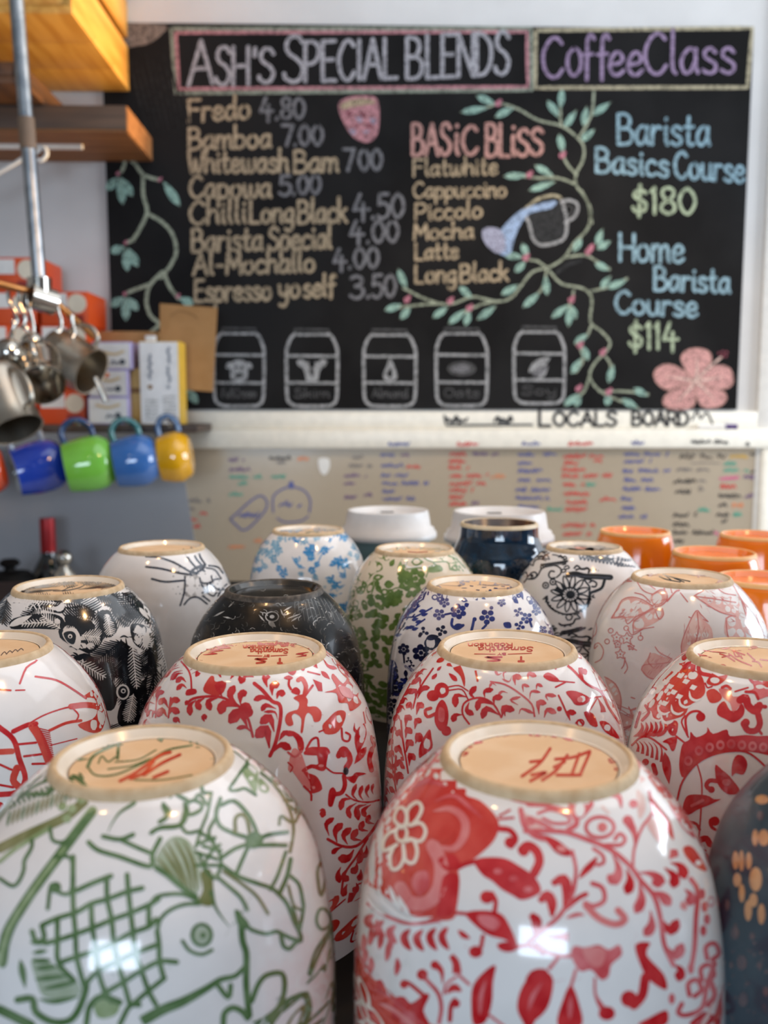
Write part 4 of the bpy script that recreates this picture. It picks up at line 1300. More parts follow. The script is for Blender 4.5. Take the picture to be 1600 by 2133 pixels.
D.blob([(1225, 1465), (1320, 1445), (1410, 1490), (1330, 1532), (1250, 1515)], r, 0); D.stroke([(880, 1205), (980, 1215)], 26, r, 0); D.stroke([(1390, 1488), (1500, 1480), (1610, 1545)], 28, r, 0)
D.blob([(895, 1350), (950, 1365), (1000, 1420), (930, 1415)], r, 0); D.stroke([(1105, 1400), (1090, 1490)], 30, r, 0); D.dot(1045, 1530, 58, r, 0, 50)
for x, y, L in ((500, 1340, 180), (605, 1345, 180), (715, 1330, 190), (815, 1325, 190), (380, 1310, 150), (280, 1270, 140), (195, 1220, 120)):
    D.stroke([(x, y), (x - 50, y + .32 * L), (x - 40, y + .64 * L), (x + 8, y + L)], 58, r if x > 400 else K_rose, 0, taper='b')
D.stroke([(150, 1130), (300, 1230), (500, 1295), (740, 1270)], 26, K_rose, 2)
for x, y in ((250, 1430), (170, 1400), (310, 1530), (390, 1650), (120, 1560), (170, 1640), (220, 1330), (330, 1460), (110, 1450)): D.stroke([(x, y - 70), (x + 6, y), (x - 10, y + 80)], 46, K_rose, 0, taper='b')
D.stroke([(740, 2120), (760, 2000), (735, 1880), (660, 1790), (600, 1730)], 30, K_rose, 0); D.stroke([(770, 1800), (760, 1690), (700, 1630)], 60, r, 0, taper='s'); D.stroke([(890, 1710), (880, 1620), (840, 1560)], 66, r, 0, taper=[1, .9, .8, .6])
D.dot(600, 1720, 46, r, 0); D.dot(705, 1640, 36, r, 0); D.stroke([(900, 1720), (990, 1800)], 22, K_rose, 0); D.stroke([(780, 1880), (800, 1800), (880, 1740)], 20, K_rose, 0)
D.blob([(800, 1880), (830, 1810), (890, 1800), (930, 1860), (860, 1860)], r, 0); D.stroke([(830, 2100), (840, 1980), (870, 1930)], 34, r, 0); D.dot(880, 1960, 36, r, 0); D.stroke([(620, 1900), (500, 1800), (450, 1780)], 30, r, 0); D.dot(450, 1800, 36, r, 0)
D.blob([(370, 1930), (450, 1905), (510, 1960), (620, 1880), (660, 1900), (610, 2020), (650, 2150), (370, 2150)], r, 0); D.dot(480, 2080, 70, K_rose, 1, 60)
D.blob([(1210, 1640), (1110, 1700), (1020, 1820), (1008, 2000), (1030, 2140), (1130, 2110), (1180, 1950), (1190, 1780)], r, 0); D.stroke([(1130, 1760), (1090, 1900), (1080, 2060)], 30, K_rose, 1, taper='b')
D.blob([(1600, 1690), (1480, 1750), (1410, 1870), (1390, 2000), (1430, 2100), (1480, 2140), (1640, 2000), (1690, 1760)], r, 0); D.stroke([(1600, 1780), (1520, 1900), (1480, 2030)], 34, K_rose, 1, taper='b')
D.blob([(195, 1790), (260, 1765), (310, 1880), (330, 1950), (240, 1950), (190, 1860)], r, 0); D.stroke([(1160, 2060), (1280, 2150)], 20, K_rose, 0); D.leaf((150, 2010), (260, 2140), 70, r, 0)
D.leaf((1220, 160), (1330, 190), 30, r, 0); D.stroke([(1300, 240), (1450, 280), (1620, 310)], 34, K_rose, 0); D.blob([(1370, 190), (1480, 210), (1580, 230), (1500, 270), (1440, 230)], r, 0); D.stroke([(1240, 400), (1330, 350)], 16, r, 0); D.stroke([(1240, 425), (1360, 415)], 18, r, 0)
D.blob([(1410, 350), (1500, 400), (1590, 420), (1600, 500), (1500, 500), (1440, 450)], K_blush, 0); D.stroke([(1420, 350), (1450, 480), (1530, 560), (1610, 590)], 40, K_rose, 1)
D.view(1100, 1600, .2625)
D.blob([(0, 200), (80, 195), (165, 210), (90, 255), (0, 250)], r, 0); D.stroke([(0, 290), (150, 300), (310, 340)], 28, K_rose, 0)
D.blob([(315, 250), (370, 200), (470, 200), (522, 280), (480, 350), (420, 405), (370, 390), (330, 320)], K_rose, 0); D.dot(410, 330, 40, K_white, 1, 60); D.stroke([(330, 330), (380, 400), (380, 450), (320, 490)], 40, K_rose, 0)
D.stroke([(555, 255), (640, 210), (720, 230), (742, 320)], 40, K_rose, 0, taper='b'); D.stroke([(640, 210), (700, 110)], 18, K_blush, 0); D.stroke([(590, 310), (640, 360)], 20, K_blush, 0)
D.stroke([(-20, 500), (150, 500), (300, 510), (450, 560), (600, 620), (700, 680), (820, 790), (900, 900), (1000, 1020), (1050, 1200), (1080, 1400), (1150, 1560)], 34, K_rose, 1)
D.stroke([(570 + 112 * math.cos(t), 470 + 82 * math.sin(t)) for t in [k * PI / 5 for k in range(10)]], 26, K_rose, 0, closed=True); D.dot(590, 470, 40, K_pink, 0)
D.stroke([(620, 610), (735, 610), (770, 560), (725, 520), (690, 565)], 28, K_rose, 0); D.stroke([(850, 640), (845, 520), (790, 410)], 70, K_rose, 0, taper='s'); D.dot(790, 415, 40, K_rose, 0)
D.stroke([(830, 790), (842, 640), (905, 470), (990, 340), (960, 190)], 20, K_rose, 1); D.dot(835, 285, 34, K_rose, 0)
D.blob([(955, 210), (1050, 320), (1130, 430), (1155, 575), (1080, 470), (1000, 380)], K_coral, 0); D.blob([(950, 60), (1080, 110), (1140, 230), (1080, 220), (1000, 140)], K_coral, 0); D.blob([(1230, 630), (1310, 630), (1420, 810), (1340, 790), (1250, 700)], K_coral, 0)
D.blob([(1120, 290), (1200, 330), (1290, 470), (1330, 560), (1230, 480)], K_rose, 0); D.blob([(940, 430), (1010, 400), (1060, 480), (1050, 600), (980, 520)], K_blush, 0)
D.blob([(40, 520), (150, 535), (260, 590), (355, 680), (300, 700), (220, 670), (150, 590)], r, 0); D.dot(265, 640, 40, K_pink, 1, 26); D.stroke([(350, 660), (380, 800), (370, 930)], 26, K_rose, 0)
D.stroke([(0, 1390), (100, 1300), (250, 1170), (350, 1000), (375, 880)], 32, K_rose, 0)
for L in ([(290, 1110), (310, 980), (280, 880), (190, 920)], [(190, 1180), (190, 1070), (150, 1010), (90, 1060)], [(60, 1330), (70, 1220), (20, 1160)]): D.stroke(L, 76, K_red, 0, taper=[.3, .9, 1, .5])
D.blob([(405, 880), (440, 790), (550, 700), (520, 790)], r, 0); D.stroke([(520, 640), (590, 690), (600, 750), (550, 770)], 26, K_rose, 0)
D.stroke([(300, 1110), (400, 1030), (460, 1000)], 36, r, 0); D.stroke([(510, 915), (590, 950), (605, 1050), (520, 1095), (455, 1070)], 34, K_rose, 0); D.stroke([(460, 1090), (560, 1190), (690, 1240), (770, 1200), (715, 1130)], 50, K_pink, 0)
D.stroke([(300, 1190), (400, 1160), (450, 1170)], 30, K_rose, 0, taper='b'); D.stroke([(150, 1340), (240, 1340), (320, 1340)], 60, K_rose, 0, taper='s'); D.stroke([(60, 1390), (150, 1460), (260, 1490), (350, 1490)], 28, K_rose, 0)
D.blob([(340, 1480), (370, 1410), (450, 1425), (560, 1400), (640, 1440), (720, 1400), (745, 1480), (660, 1560), (640, 1650), (580, 1680), (500, 1600), (410, 1610)], K_rose, 0); D.blob([(430, 1430), (600, 1430), (590, 1560), (500, 1560)], K_pink, 1)
D.stroke([(380, 1600), (340, 1730)], 22, K_rose, 0); D.stroke([(250, 1490), (170, 1590)], 26, K_rose, 0); D.stroke([(530, 1660), (535, 1800), (600, 1920)], 24, K_rose, 0, taper=[.7, .8, 2]); D.dot(625, 1945, 66, r, 0, 56)
D.stroke([(930, 1660), (905, 1800), (840, 1880)], 66, r, 0); D.dot(800, 1830, 66, r, 0, 66); D.blob([(850, 1400), (970, 1385), (940, 1480), (1080, 1640), (1095, 1760), (960, 1680), (890, 1560)], r, 0)
for L, m in (([(880, 830), (980, 840), (1050, 900), (980, 910)], K_rose), ([(1080, 790), (1160, 860), (1150, 950)], r), ([(1130, 750), (1210, 780), (1245, 880)], r), ([(1040, 1180), (1130, 1290), (1190, 1200)], r), ([(1080, 1400), (1170, 1490), (1225, 1390)], K_rose),
             ([(670, 680), (720, 800), (690, 890), (630, 850)], K_rose), ([(780, 800), (810, 900), (780, 1000)], r), ([(880, 900), (900, 1040), (850, 1150)], K_rose), ([(970, 1130), (980, 1250), (920, 1330)], K_rose), ([(1150, 1560), (1210, 1600), (1190, 1690)], r),
             ([(960, 980), (1060, 1010), (1130, 1090)], K_rose), ([(1240, 960), (1290, 1010), (1280, 1090)], K_rose), ([(1120, 720), (1180, 650)], K_rose), ([(1250, 1130), (1220, 1060)], K_pink)):
    D.stroke(L, 74, m, 0, taper='c')
D.stroke([(1290, 880), (1345, 980), (1330, 1200), (1320, 1420), (1290, 1600)], 34, K_rose, 0)
for (x, y) in ((1390, 1290), (1290, 1590), (1400, 1100), (1450, 1060), (1380, 1000), (1140, 1830), (1420, 1200)): D.dot(x, y, 26, K_rose, 0, 44)
for (x, y) in ((1460, 1450), (1420, 1620), (1320, 1740)): D.stroke([(x - 40, y + 60), (x - 50, y - 30), (x + 20, y - 60), (x + 55, y + 20), (x, y + 70)], 34, K_rose, 0)
D.stroke([(1480, 1550), (1420, 1720), (1380, 1900), (1260, 1960), (1190, 1940), (1220, 1870)], 34, K_rose, 0); D.stroke([(1450, 1700), (1480, 1800), (1430, 1880)], 40, K_rose, 0)
D.blob([(-10, 1650), (150, 1600), (155, 1760), (90, 1900), (40, 2040), (-30, 2040)], r, 0); D.blob([(340, 1720), (400, 1850), (425, 2040), (235, 2040), (280, 1830)], r, 0); D.stroke([(340, 1800), (330, 1990)], 34, K_rose, 1, taper='b')
D.blob([(870, 2040), (960, 1980), (1100, 1920), (1090, 2040)], r, 0); D.blob([(1280, 2040), (1350, 1960), (1420, 1930), (1490, 1980), (1520, 2040)], r, 0)
D.blob([(750, 90), (850, 50), (930, 90), (860, 130), (780, 130)], K_blush, 0); D.blob([(860, 180), (920, 230), (930, 330), (880, 400)], K_blush, 0)
D.stroke([(80, 360), (180, 330), (300, 370), (330, 430), (210, 440), (120, 400)], 24, K_rose, 0); D.stroke([(0, 400), (110, 440), (200, 490)], 30, K_rose, 0); D.dot(20, 420, 40, K_pink, 0)
st = c.stamp = Draw(8); st.view(720, 1480, .55)
for L in ([(775, 145), (735, 200), (668, 250)], [(700, 195), (745, 190)], [(840, 170), (800, 225), (745, 265)], [(795, 185), (860, 178), (925, 155)], [(885, 165), (858, 240)], [(925, 160), (888, 245)], [(705, 245), (760, 235), (700, 268)], [(800, 245), (890, 245)], [(790, 215), (830, 195)]):
    st.stroke(L, 12, K_redink, 0)

# --- slate cup
c = CUPS['slate']; D = c.D
c.glaze = mat('glaze_slate', (24, 42, 58), 0.3, coat=0.3, rgb2=(62, 82, 92), scale=26, lo=.35, hi=.7)
K_fleck = ink('fleck', (206, 158, 112), (190, 140, 100)); K_fleck2 = ink('dim_fleck', (110, 92, 92), (84, 80, 88))
D.view(1440, 1620, .2406)
for (x, y, rx, ry, m) in ((385, 715, 28, 80, 0), (437, 720, 24, 90, 0), (500, 720, 26, 75, 0), (560, 880, 55, 105, 0), (400, 885, 36, 60, 0), (630, 520, 50, 70, 0), (555, 520, 26, 72, 0), (615, 190, 60, 40, 0), (540, 1060, 36, 60, 0), (495, 1150, 32, 90, 0),
                           (610, 1180, 32, 90, 0), (440, 1000, 26, 80, 0), (380, 1345, 36, 55, 1), (440, 1600, 42, 65, 1), (315, 1100, 20, 50, 1), (450, 1925, 40, 60, 1), (600, 330, 30, 40, 1), (650, 1850, 26, 40, 1), (530, 1370, 22, 30, 1), (350, 1620, 18, 30, 1), (600, 1620, 16, 26, 1)):
    D.dot(x, y, rx, (K_fleck, K_fleck2)[m], 0, ry)
rg = random.Random(3)
for k in range(40): D.dot(rg.uniform(270, 660), rg.uniform(1250, 2100), rg.uniform(6, 14), K_fleck2, 0)

def maker_stamp(D, view, xr, xl, y, h, m, w=9):
    """the upside-down maker's mark read in the wells"""
    D.view(*view)
    letter(D, 'Robinson', xr - .32 * (xr - xl), y, xl, -h, w, m)
    letter(D, 'Samantha', xr, y + h * .9, xl + .16 * (xr - xl), -h, w, m)
    D.stroke([(xl + .1 * (xr - xl), y + h * 2.5), (xl + .42 * (xr - xl), y + h * 2.55)], w * .7, m); D.stroke([(xr - .38 * (xr - xl), y + h * 2.55), (xr - .02 * (xr - xl), y + h * 2.35)], w * .7, m)
    letter(D, 'BY', xl + .58 * (xr - xl), y + h * 2.3, xl + .46 * (xr - xl), -h * .45, w * .7, m)
    letter(D, 'T', xr - .14 * (xr - xl), y + h * 3.2, xr - .22 * (xr - xl), -h * 1.0, w * 1.8, m)
    D.stroke([(xl + .52 * (xr - xl), y + h * 3.2), (xl + .26 * (xr - xl), y + h * 3.2), (xl + .26 * (xr - xl), y + h * 3.2), (xl + .5 * (xr - xl), y + h * 3.9), (xl + .3 * (xr - xl), y + h * 4.2)], w * 1.5, m)

# --- red fern cup, left
c = CUPS['fernl']; D = c.D; r = K_red
def drops(L, m=None):
    """curled drops: thin tail at the stem first, round head last"""
    for (P, w) in L:
        D.stroke(P, w * 0.98, m or r, 0, taper='c')
D.view(290, 1370, .2836)
D.stroke([(310, 30), (360, 90), (380, 150), (385, 235)], 14, r, 0); D.blob([(345, 278), (352, 235), (415, 230), (418, 265)], r, 0); D.blob([(338, 15), (370, 12), (432, 50), (370, 58)], r, 0)
drops([([(350, 225), (315, 200), (275, 238)], 36), ([(345, 180), (310, 150), (270, 182)], 40), ([(322, 115), (280, 120), (242, 165)], 30), ([(320, 95), (260, 110), (230, 168)], 18), ([(300, 70), (240, 90), (200, 145)], 16), ([(290, 55), (220, 90), (182, 152)], 14),
       ([(370, 95), (430, 60), (495, 50)], 16), ([(385, 120), (440, 90), (500, 60)], 12), ([(495, 62), (450, 90), (415, 140)], 36), ([(580, 75), (545, 80), (515, 105)], 44),
       ([(420, 310), (375, 350), (375, 425)], 48), ([(480, 298), (430, 330), (450, 385)], 50), ([(580, 295), (510, 320), (525, 388)], 50), ([(725, 360), (625, 340), (595, 415)], 72), ([(795, 510), (740, 400), (660, 480)], 86), ([(825, 550), (780, 510), (715, 520)], 34),
       ([(610, 285), (575, 210), (640, 190)], 54), ([(725, 350), (668, 280), (702, 205)], 58), ([(745, 345), (745, 275), (792, 252)], 58), ([(770, 430), (760, 360), (825, 372)], 64), ([(672, 88), (605, 80), (600, 145)], 48), ([(772, 95), (700, 85), (668, 155)], 48), ([(842, 142), (770, 130), (745, 192)], 58), ([(760, 90), (800, 82), (840, 98)], 26),
       ([(225, 375), (245, 315), (302, 315)], 48), ([(215, 425), (240, 382), (298, 405)], 54), ([(215, 370), (180, 310), (145, 345)], 44), ([(205, 435), (170, 382), (136, 435)], 50), ([(130, 330), (140, 265), (185, 250)], 38), ([(120, 290), (130, 240), (162, 212)], 24), ([(115, 340), (70, 330), (48, 405)], 28), ([(110, 390), (75, 390), (58, 435)], 26), ([(95, 440), (105, 402), (130, 405)], 24),
       ([(110, 300), (100, 250), (125, 215)], 18), ([(60, 450), (40, 470), (30, 520)], 26), ([(480, 470), (470, 440), (500, 430)], 44), ([(300, 480), (280, 450), (250, 470)], 44)])
D.stroke([(345, 340), (400, 300), (500, 285), (600, 290), (690, 330), (745, 370), (800, 450), (835, 580)], 20, r, 0); D.stroke([(232, 295), (215, 440)], 14, r, 0); D.stroke([(128, 300), (120, 440)], 10, r, 0)
D.blob([(470, 225), (520, 140), (550, 140), (560, 175), (640, 190), (600, 275), (500, 265)], K_coral, 0); D.dot(800, 400, 38, r, 0); D.dot(352, 330, 18, r, 0)
D.view(530, 1370, .2836)
D.stroke([(0, 190), (60, 240), (130, 320), (180, 340), (195, 400), (180, 520), (150, 640), (115, 720)], 28, r, 0)
drops([([(120, 320), (60, 290), (-5, 312)], 44), ([(160, 375), (85, 350), (52, 392)], 40), ([(170, 455), (150, 400), (70, 398)], 24), ([(145, 545), (112, 440), (42, 485)], 66), ([(110, 665), (85, 530), (8, 585)], 84),
       ([(95, 218), (78, 155), (112, 108)], 58), ([(132, 278), (130, 212), (184, 192)], 58), ([(165, 302), (178, 262), (228, 265)], 54), ([(180, 612), (215, 550), (285, 572)], 40), ([(140, 692), (195, 640), (270, 672)], 58), ([(190, 600), (255, 545), (330, 600), (345, 700)], 50),
       ([(300, 32), (345, 50), (360, 98)], 40), ([(505, 8), (540, 60), (605, 82)], 28), ([(735, 478), (735, 530), (770, 555)], 24), ([(860, 700), (880, 640), (855, 570)], 36)])
D.blob([(138, 95), (170, 70), (200, 70), (196, 105)], r, 0)
D.blob([(350, 270), (392, 310), (390, 358), (450, 358), (492, 400), (482, 462), (440, 472), (424, 430), (395, 405), (372, 440), (356, 545), (338, 545), (344, 450), (300, 412), (274, 432), (286, 490), (250, 502), (224, 462), (240, 410), (290, 388), (318, 378), (328, 330), (286, 296)], K_coral, 0)
D.stroke([(368, 275), (378, 210), (350, 155), (322, 165)], 34, K_coral, 0); D.stroke([(380, 270), (428, 205)], 18, r, 0); D.blob([(268, 252), (300, 216), (335, 240), (325, 275)], r, 0); D.blob([(240, 82), (280, 70), (308, 100), (284, 130), (250, 115)], r, 0); D.blob([(214, 150), (250, 130), (284, 148), (260, 165)], r, 0); D.stroke([(256, 160), (252, 200), (268, 232)], 18, r, 0)
D.blob([(512, 255), (600, 225), (566, 150), (580, 118), (650, 190), (695, 140), (770, 205), (760, 285), (785, 330), (750, 370), (700, 392), (682, 335), (620, 330), (600, 262)], K_coral, 0); D.blob([(620, 210), (700, 230), (720, 300), (650, 280)], K_pink, 1)
D.blob([(428, 158), (495, 185), (500, 248), (468, 246)], r, 0, False); D.stroke([(392, 103), (480, 125)], 12, r, 0); D.leaf((488, 98), (556, 160), 34, r, 0); D.leaf((400, 0), (465, 80), 44, r, 0); D.stroke([(205, 50), (270, 48)], 10, r, 0); D.leaf((565, 5), (685, 105), 34, r, 0); D.leaf((600, 40), (700, 170), 30, K_coral, 0)
D.blob([(590, 400), (640, 385), (672, 410), (650, 490), (600, 555), (520, 560), (498, 500), (540, 450)], K_coral, 0); D.stroke([(640, 520), (648, 600), (690, 612), (702, 570), (672, 550)], 17, r, 0); D.leaf((805, 480), (758, 712), 84, r, 0, 8); D.stroke([(800, 400), (815, 480)], 10, r, 0); D.leaf((820, 360), (885, 520), 50, r, 0); D.stroke([(475, 545), (510, 530)], 12, r, 0)
D.stroke([(380, 672), (420, 604), (462, 590), (472, 650)], 18, r, 0); D.blob([(365, 712), (400, 660), (470, 655), (535, 660), (545, 712)], r, 0); D.dot(655, 692, 42, r, 0)
D.view(600, 1560, .2364)
D.blob([(40, 0), (110, 30), (150, 130), (210, 330), (150, 345), (40, 200), (0, 180)], K_pink, 0); D.blob([(250, 0), (352, 0), (340, 120), (330, 180), (290, 195), (210, 170), (140, 205), (122, 182), (200, 135), (265, 130)], r, 0); D.dot(290, 148, 24, K_pink, 1, 12)
D.stroke([(0, 30), (60, 70), (120, 20)], 20, K_rose, 1); D.stroke([(0, 120), (40, 160), (20, 200)], 14, r, 1)
D.blob([(128, 195), (190, 215), (260, 250), (302, 350), (240, 388), (200, 380), (190, 290)], r, 0); D.dot(225, 340, 14, K_pink, 1); D.stroke([(140, 330), (200, 390), (205, 450)], 20, r, 0)
D.stroke([(335, 165), (400, 210), (480, 215), (505, 240)], 16, r, 0); D.stroke([(492, 240), (500, 320), (470, 385), (410, 400)], 40, r, 0); D.blob([(358, 505), (350, 460), (362, 365), (400, 338), (428, 390), (412, 440), (390, 505)], r, 0); D.dot(508, 195, 24, ink('speck_black', (30, 20, 24), (40, 30, 34)), 2, 34)
D.stroke([(512, 165), (546, 100), (520, 25), (465, 25), (445, 60)], 50, r, 0); D.leaf((690, -20), (582, 135), 64, r, 0); D.stroke([(740, 0), (715, 90), (735, 185)], 44, r, 0); D.blob([(508, 250), (560, 240), (600, 206), (690, 218), (622, 242), (580, 305)], r, 0)
D.stroke([(510, 402), (580, 450), (700, 470), (800, 450)], 16, r, 0)
drops([([(610, 450), (568, 400), (602, 308)], 40), ([(660, 450), (632, 400), (655, 322)], 40), ([(712, 430), (688, 380), (712, 312)], 36), ([(750, 400), (738, 360), (752, 305)], 28), ([(565, 440), (485, 450), (460, 540)], 54), ([(605, 475), (530, 530), (550, 612)], 48), ([(690, 490), (608, 520), (620, 628)], 60), ([(730, 490), (665, 540), (682, 600)], 50),
       ([(275, 545), (310, 535), (300, 605)], 60), ([(362, 765), (336, 665), (405, 608)], 50), ([(432, 825), (416, 725), (482, 655)], 66), ([(525, 842), (488, 765), (556, 695)], 62), ([(645, 805), (570, 785), (612, 705)], 62), ([(705, 722), (640, 705), (665, 635)], 54), ([(760, 660), (700, 640), (720, 580)], 50),
       ([(480, 865), (425, 885), (385, 925)], 46), ([(580, 885), (530, 960), (440, 965)], 80), ([(650, 865), (645, 940), (615, 1010)], 56), ([(605, 1000), (600, 1050), (555, 1095)], 66), ([(515, 1060), (490, 1120), (535, 1160)], 66), ([(465, 1040), (440, 1100), (455, 1180)], 60), ([(690, 850), (690, 910), (660, 960)], 50), ([(640, 1060), (640, 1110), (620, 1160)], 56), ([(600, 1180), (610, 1220), (570, 1260)], 60), ([(520, 1190), (500, 1240), (480, 1300)], 60)])
D.stroke([(350, 795), (470, 855), (600, 855), (720, 750), (800, 630)], 26, r, 0); D.stroke([(700, 790), (600, 950), (500, 1100), (470, 1260)], 20, r, 0)
c.stamp = Draw(6); maker_stamp(c.stamp, (280, 1300, .34375), 930, 660, 128, 26, K_redink, 8)

# --- red fern cup, right
c = CUPS['fernr']; D = c.D
D.view(800, 1370, .2731)
D.stroke([(185, 880), (160, 720), (140, 600), (130, 480)], 14, r, 0); D.stroke([(222, 385), (250, 280), (300, 190), (375, 82)], 13, r, 0); D.stroke([(70, 880), (60, 700), (70, 560), (110, 380), (200, 200)], 10, r, 0)
drops([([(165, 532), (176, 452), (212, 476)], 46), ([(165, 612), (178, 545), (214, 580)], 46), ([(170, 722), (188, 640), (224, 672)], 48), ([(192, 825), (202, 742), (238, 782)], 48), ([(140, 622), (112, 560), (100, 600)], 40), ([(150, 762), (108, 680), (92, 725)], 42), ([(160, 850), (120, 790), (82, 835)], 42), ([(150, 900), (120, 880), (100, 920)], 42),
       ([(255, 312), (290, 240), (350, 228)], 42), ([(235, 545), (250, 480), (288, 492)], 46), ([(248, 435), (268, 358), (304, 382)], 48), ([(242, 655), (258, 590), (288, 612)], 46), ([(240, 320), (242, 250), (188, 275)], 38), ([(275, 225), (272, 160), (208, 205)], 40), ([(160, 400), (132, 370), (102, 425)], 42), ([(180, 325), (160, 310), (126, 355)], 36), ([(125, 480), (102, 440), (78, 488)], 38), ([(95, 570), (80, 530), (52, 575)], 34),
       ([(210, 400), (200, 350), (172, 385)], 40), ([(235, 250), (200, 240), (160, 290)], 26), ([(70, 660), (60, 620), (40, 670)], 30), ([(80, 760), (62, 710), (45, 760)], 34), ([(100, 860), (80, 820), (50, 850)], 34), ([(300, 130), (270, 110), (240, 160)], 26), ([(330, 90), (300, 90), (270, 130)], 22)])
D.leaf((365, 165), (402, 125), 30, r, 0); D.leaf((405, 100), (440, 65), 22, r, 0); D.leaf((410, 35), (475, 0), 30, r, 0)
D.stroke([(650, 505), (600, 430), (610, 350), (680, 312), (760, 310), (840, 360), (895, 455)], 15, r, 0)
drops([([(700, 315), (662, 275), (705, 218)], 46), ([(770, 305), (768, 258), (834, 242)], 42), ([(842, 355), (840, 310), (905, 300)], 50), ([(650, 340), (632, 400), (685, 435)], 46), ([(845, 362), (735, 330), (708, 405)], 48), ([(885, 440), (785, 390), (748, 465)], 54), ([(630, 300), (552, 290), (545, 378)], 54), ([(900, 455), (915, 385), (960, 400)], 54), ([(595, 435), (545, 440), (525, 490)], 50)])
D.view(1040, 1370, .2941)
drops([([(40, 165), (32, 105), (98, 84)], 20), ([(135, 108), (180, 84), (228, 98)], 22), ([(115, 195), (108, 138), (160, 142)], 44), ([(205, 155), (208, 115), (264, 132)], 36), ([(172, 245), (168, 195), (214, 206)], 24), ([(262, 228), (270, 190), (308, 206)], 24), ([(135, 335), (82, 300), (152, 278)], 24), ([(215, 295), (228, 240), (292, 246)], 22), ([(345, 302), (332, 265), (404, 272)], 32), ([(282, 402), (278, 320), (334, 324)], 42), ([(318, 425), (340, 370), (404, 392)], 42), ([(140, 400), (160, 362), (245, 395)], 26), ([(90, 130), (70, 170), (20, 150)], 14), ([(60, 250), (20, 240), (-10, 270)], 20), ([(20, 110), (-10, 120), (-30, 90)], 20), ([(-20, 200), (-50, 180), (-70, 210)], 18)], K_rose)
drops([([(42, 415), (38, 360), (108, 372)], 52), ([(502, 445), (488, 390), (545, 392)], 42)]); D.stroke([(250, 415), (230, 330), (140, 250), (40, 190), (-60, 170)], 13, K_rose, 0); D.stroke([(420, 268), (450, 330), (482, 405)], 13, r, 0); D.dot(426, 362, 18, r, 0); D.stroke([(575 + 24 * math.cos(t), 462 + 24 * math.sin(t)) for t in [k * PI / 3 for k in range(6)]], 11, r, 0, closed=True)
D.view(800, 1360, .325)
D.dot(370, 240, 48, r, 0, 50); D.dot(315, 275, 40, r, 0, 36); D.blob([(370, 300), (400, 330), (415, 400), (400, 480), (360, 500), (325, 440), (335, 350)], r, 0); D.blob([(355, 350), (390, 370), (385, 440), (350, 430)], K_rose, 1); D.dot(400, 500, 32, r, 0)
D.stroke([(330, 390), (280, 410), (265, 370), (300, 355)], 22, r, 0); D.stroke([(410, 220), (480, 210), (540, 245)], 9, r, 0); D.stroke([(420, 240), (500, 235), (540, 300)], 9, r, 0)
D.blob([(400, 80), (440, 40), (490, 80), (520, 160), (515, 220), (490, 150), (450, 110), (440, 90)], K_coral, 0); D.blob([(415, 130), (460, 150), (470, 180), (440, 175)], r, 0)
D.blob([(225, 670), (230, 590), (290, 490), (305, 540), (310, 610), (250, 660)], r, 0); D.dot(225, 545, 28, r, 0); D.leaf((320, 160), (340, 130), 22, r, 0); D.leaf((335, 60), (395, 30), 30, r, 0)
D.blob([(1020, 150), (1050, 125), (1100, 150), (1125, 185), (1060, 180)], r, 0); D.stroke([(1110, 180), (1220, 190)], 10, r, 0); D.stroke([(1100, 220), (1160, 190)], 12, r, 0)
D.stroke([(1100, 100), (1100, 70), (1140, 65), (1200, 100), (1300, 200), (1390, 250), (1440, 350), (1510, 450)], 16, r, 0); D.dot(1115, 85, 26, r, 0); D.stroke([(1270, 170), (1255, 100), (1290, 130)], 22, r, 0); D.dot(1285, 120, 18, r, 0)
D.blob([(1165, 250), (1230, 245), (1320, 290), (1290, 330), (1230, 335), (1200, 300)], r, 0); D.dot(1255, 300, 18, K_pink, 1); D.stroke([(1320, 290), (1390, 280)], 10, r, 0); D.stroke([(1370, 285), (1330, 350), (1310, 380)], 9, r, 0); D.stroke([(1370, 290), (1400, 350), (1405, 380)], 36, r, 0, taper='s')
D.blob([(1340, 110), (1400, 170), (1450, 280), (1520, 450), (1450, 370), (1390, 240)], K_coral, 0); D.blob([(1280, 380), (1340, 390), (1370, 470), (1320, 460)], r, 0); D.blob([(1380, 440), (1440, 450), (1510, 550), (1420, 510)], r, 0); D.stroke([(1230, 450), (1250, 430), (1275, 460)], 12, r, 0)
D.leaf((1230, 0), (1270, 40), 26, r, 0); D.stroke([(580, 80), (600, 180)], 14, K_coral, 0); D.stroke([(1480, 300), (1540, 480), (1580, 600)], 24, K_coral, 0)
c.stamp = Draw(6); maker_stamp(c.stamp, (780, 1180, .25), 1320, 780, 640, 36, K_redink, 10)

# --- red pineapple cup
c = CUPS['pine']; D = c.D
D.view(1310, 1320, .2344)
D.blob([(560, 170), (490, 290), (600, 330), (660, 400), (680, 520), (620, 590), (540, 640), (500, 720), (400, 760), (300, 780), (220, 760), (190, 680), (100, 720), (60, 640), (150, 560), (260, 400), (400, 260), (500, 180)], K_coral, 0)
for (x, y) in ((460, 375), (510, 425), (575, 478), (400, 520), (330, 430), (280, 480), (370, 470), (320, 620), (210, 520), (450, 560)): D.blob([(x - 34, y + 10), (x - 10, y - 26), (x + 36, y - 8), (x + 6, y + 26)], K_white, 1, False)
for (x, y) in ((500, 620), (430, 680), (590, 560), (310, 680), (340, 760), (250, 740)): D.stroke([(x - 50, y - 50), (x - 40, y + 10), (x + 10, y + 36), (x + 60, y + 14)], 24, K_white, 1, taper='b')
D.stroke([(490, 220), (540, 170), (560, 210), (620, 190)], 40, r, 1); D.stroke([(500, 330), (520, 280), (570, 270), (570, 320)], 44, r, 1)
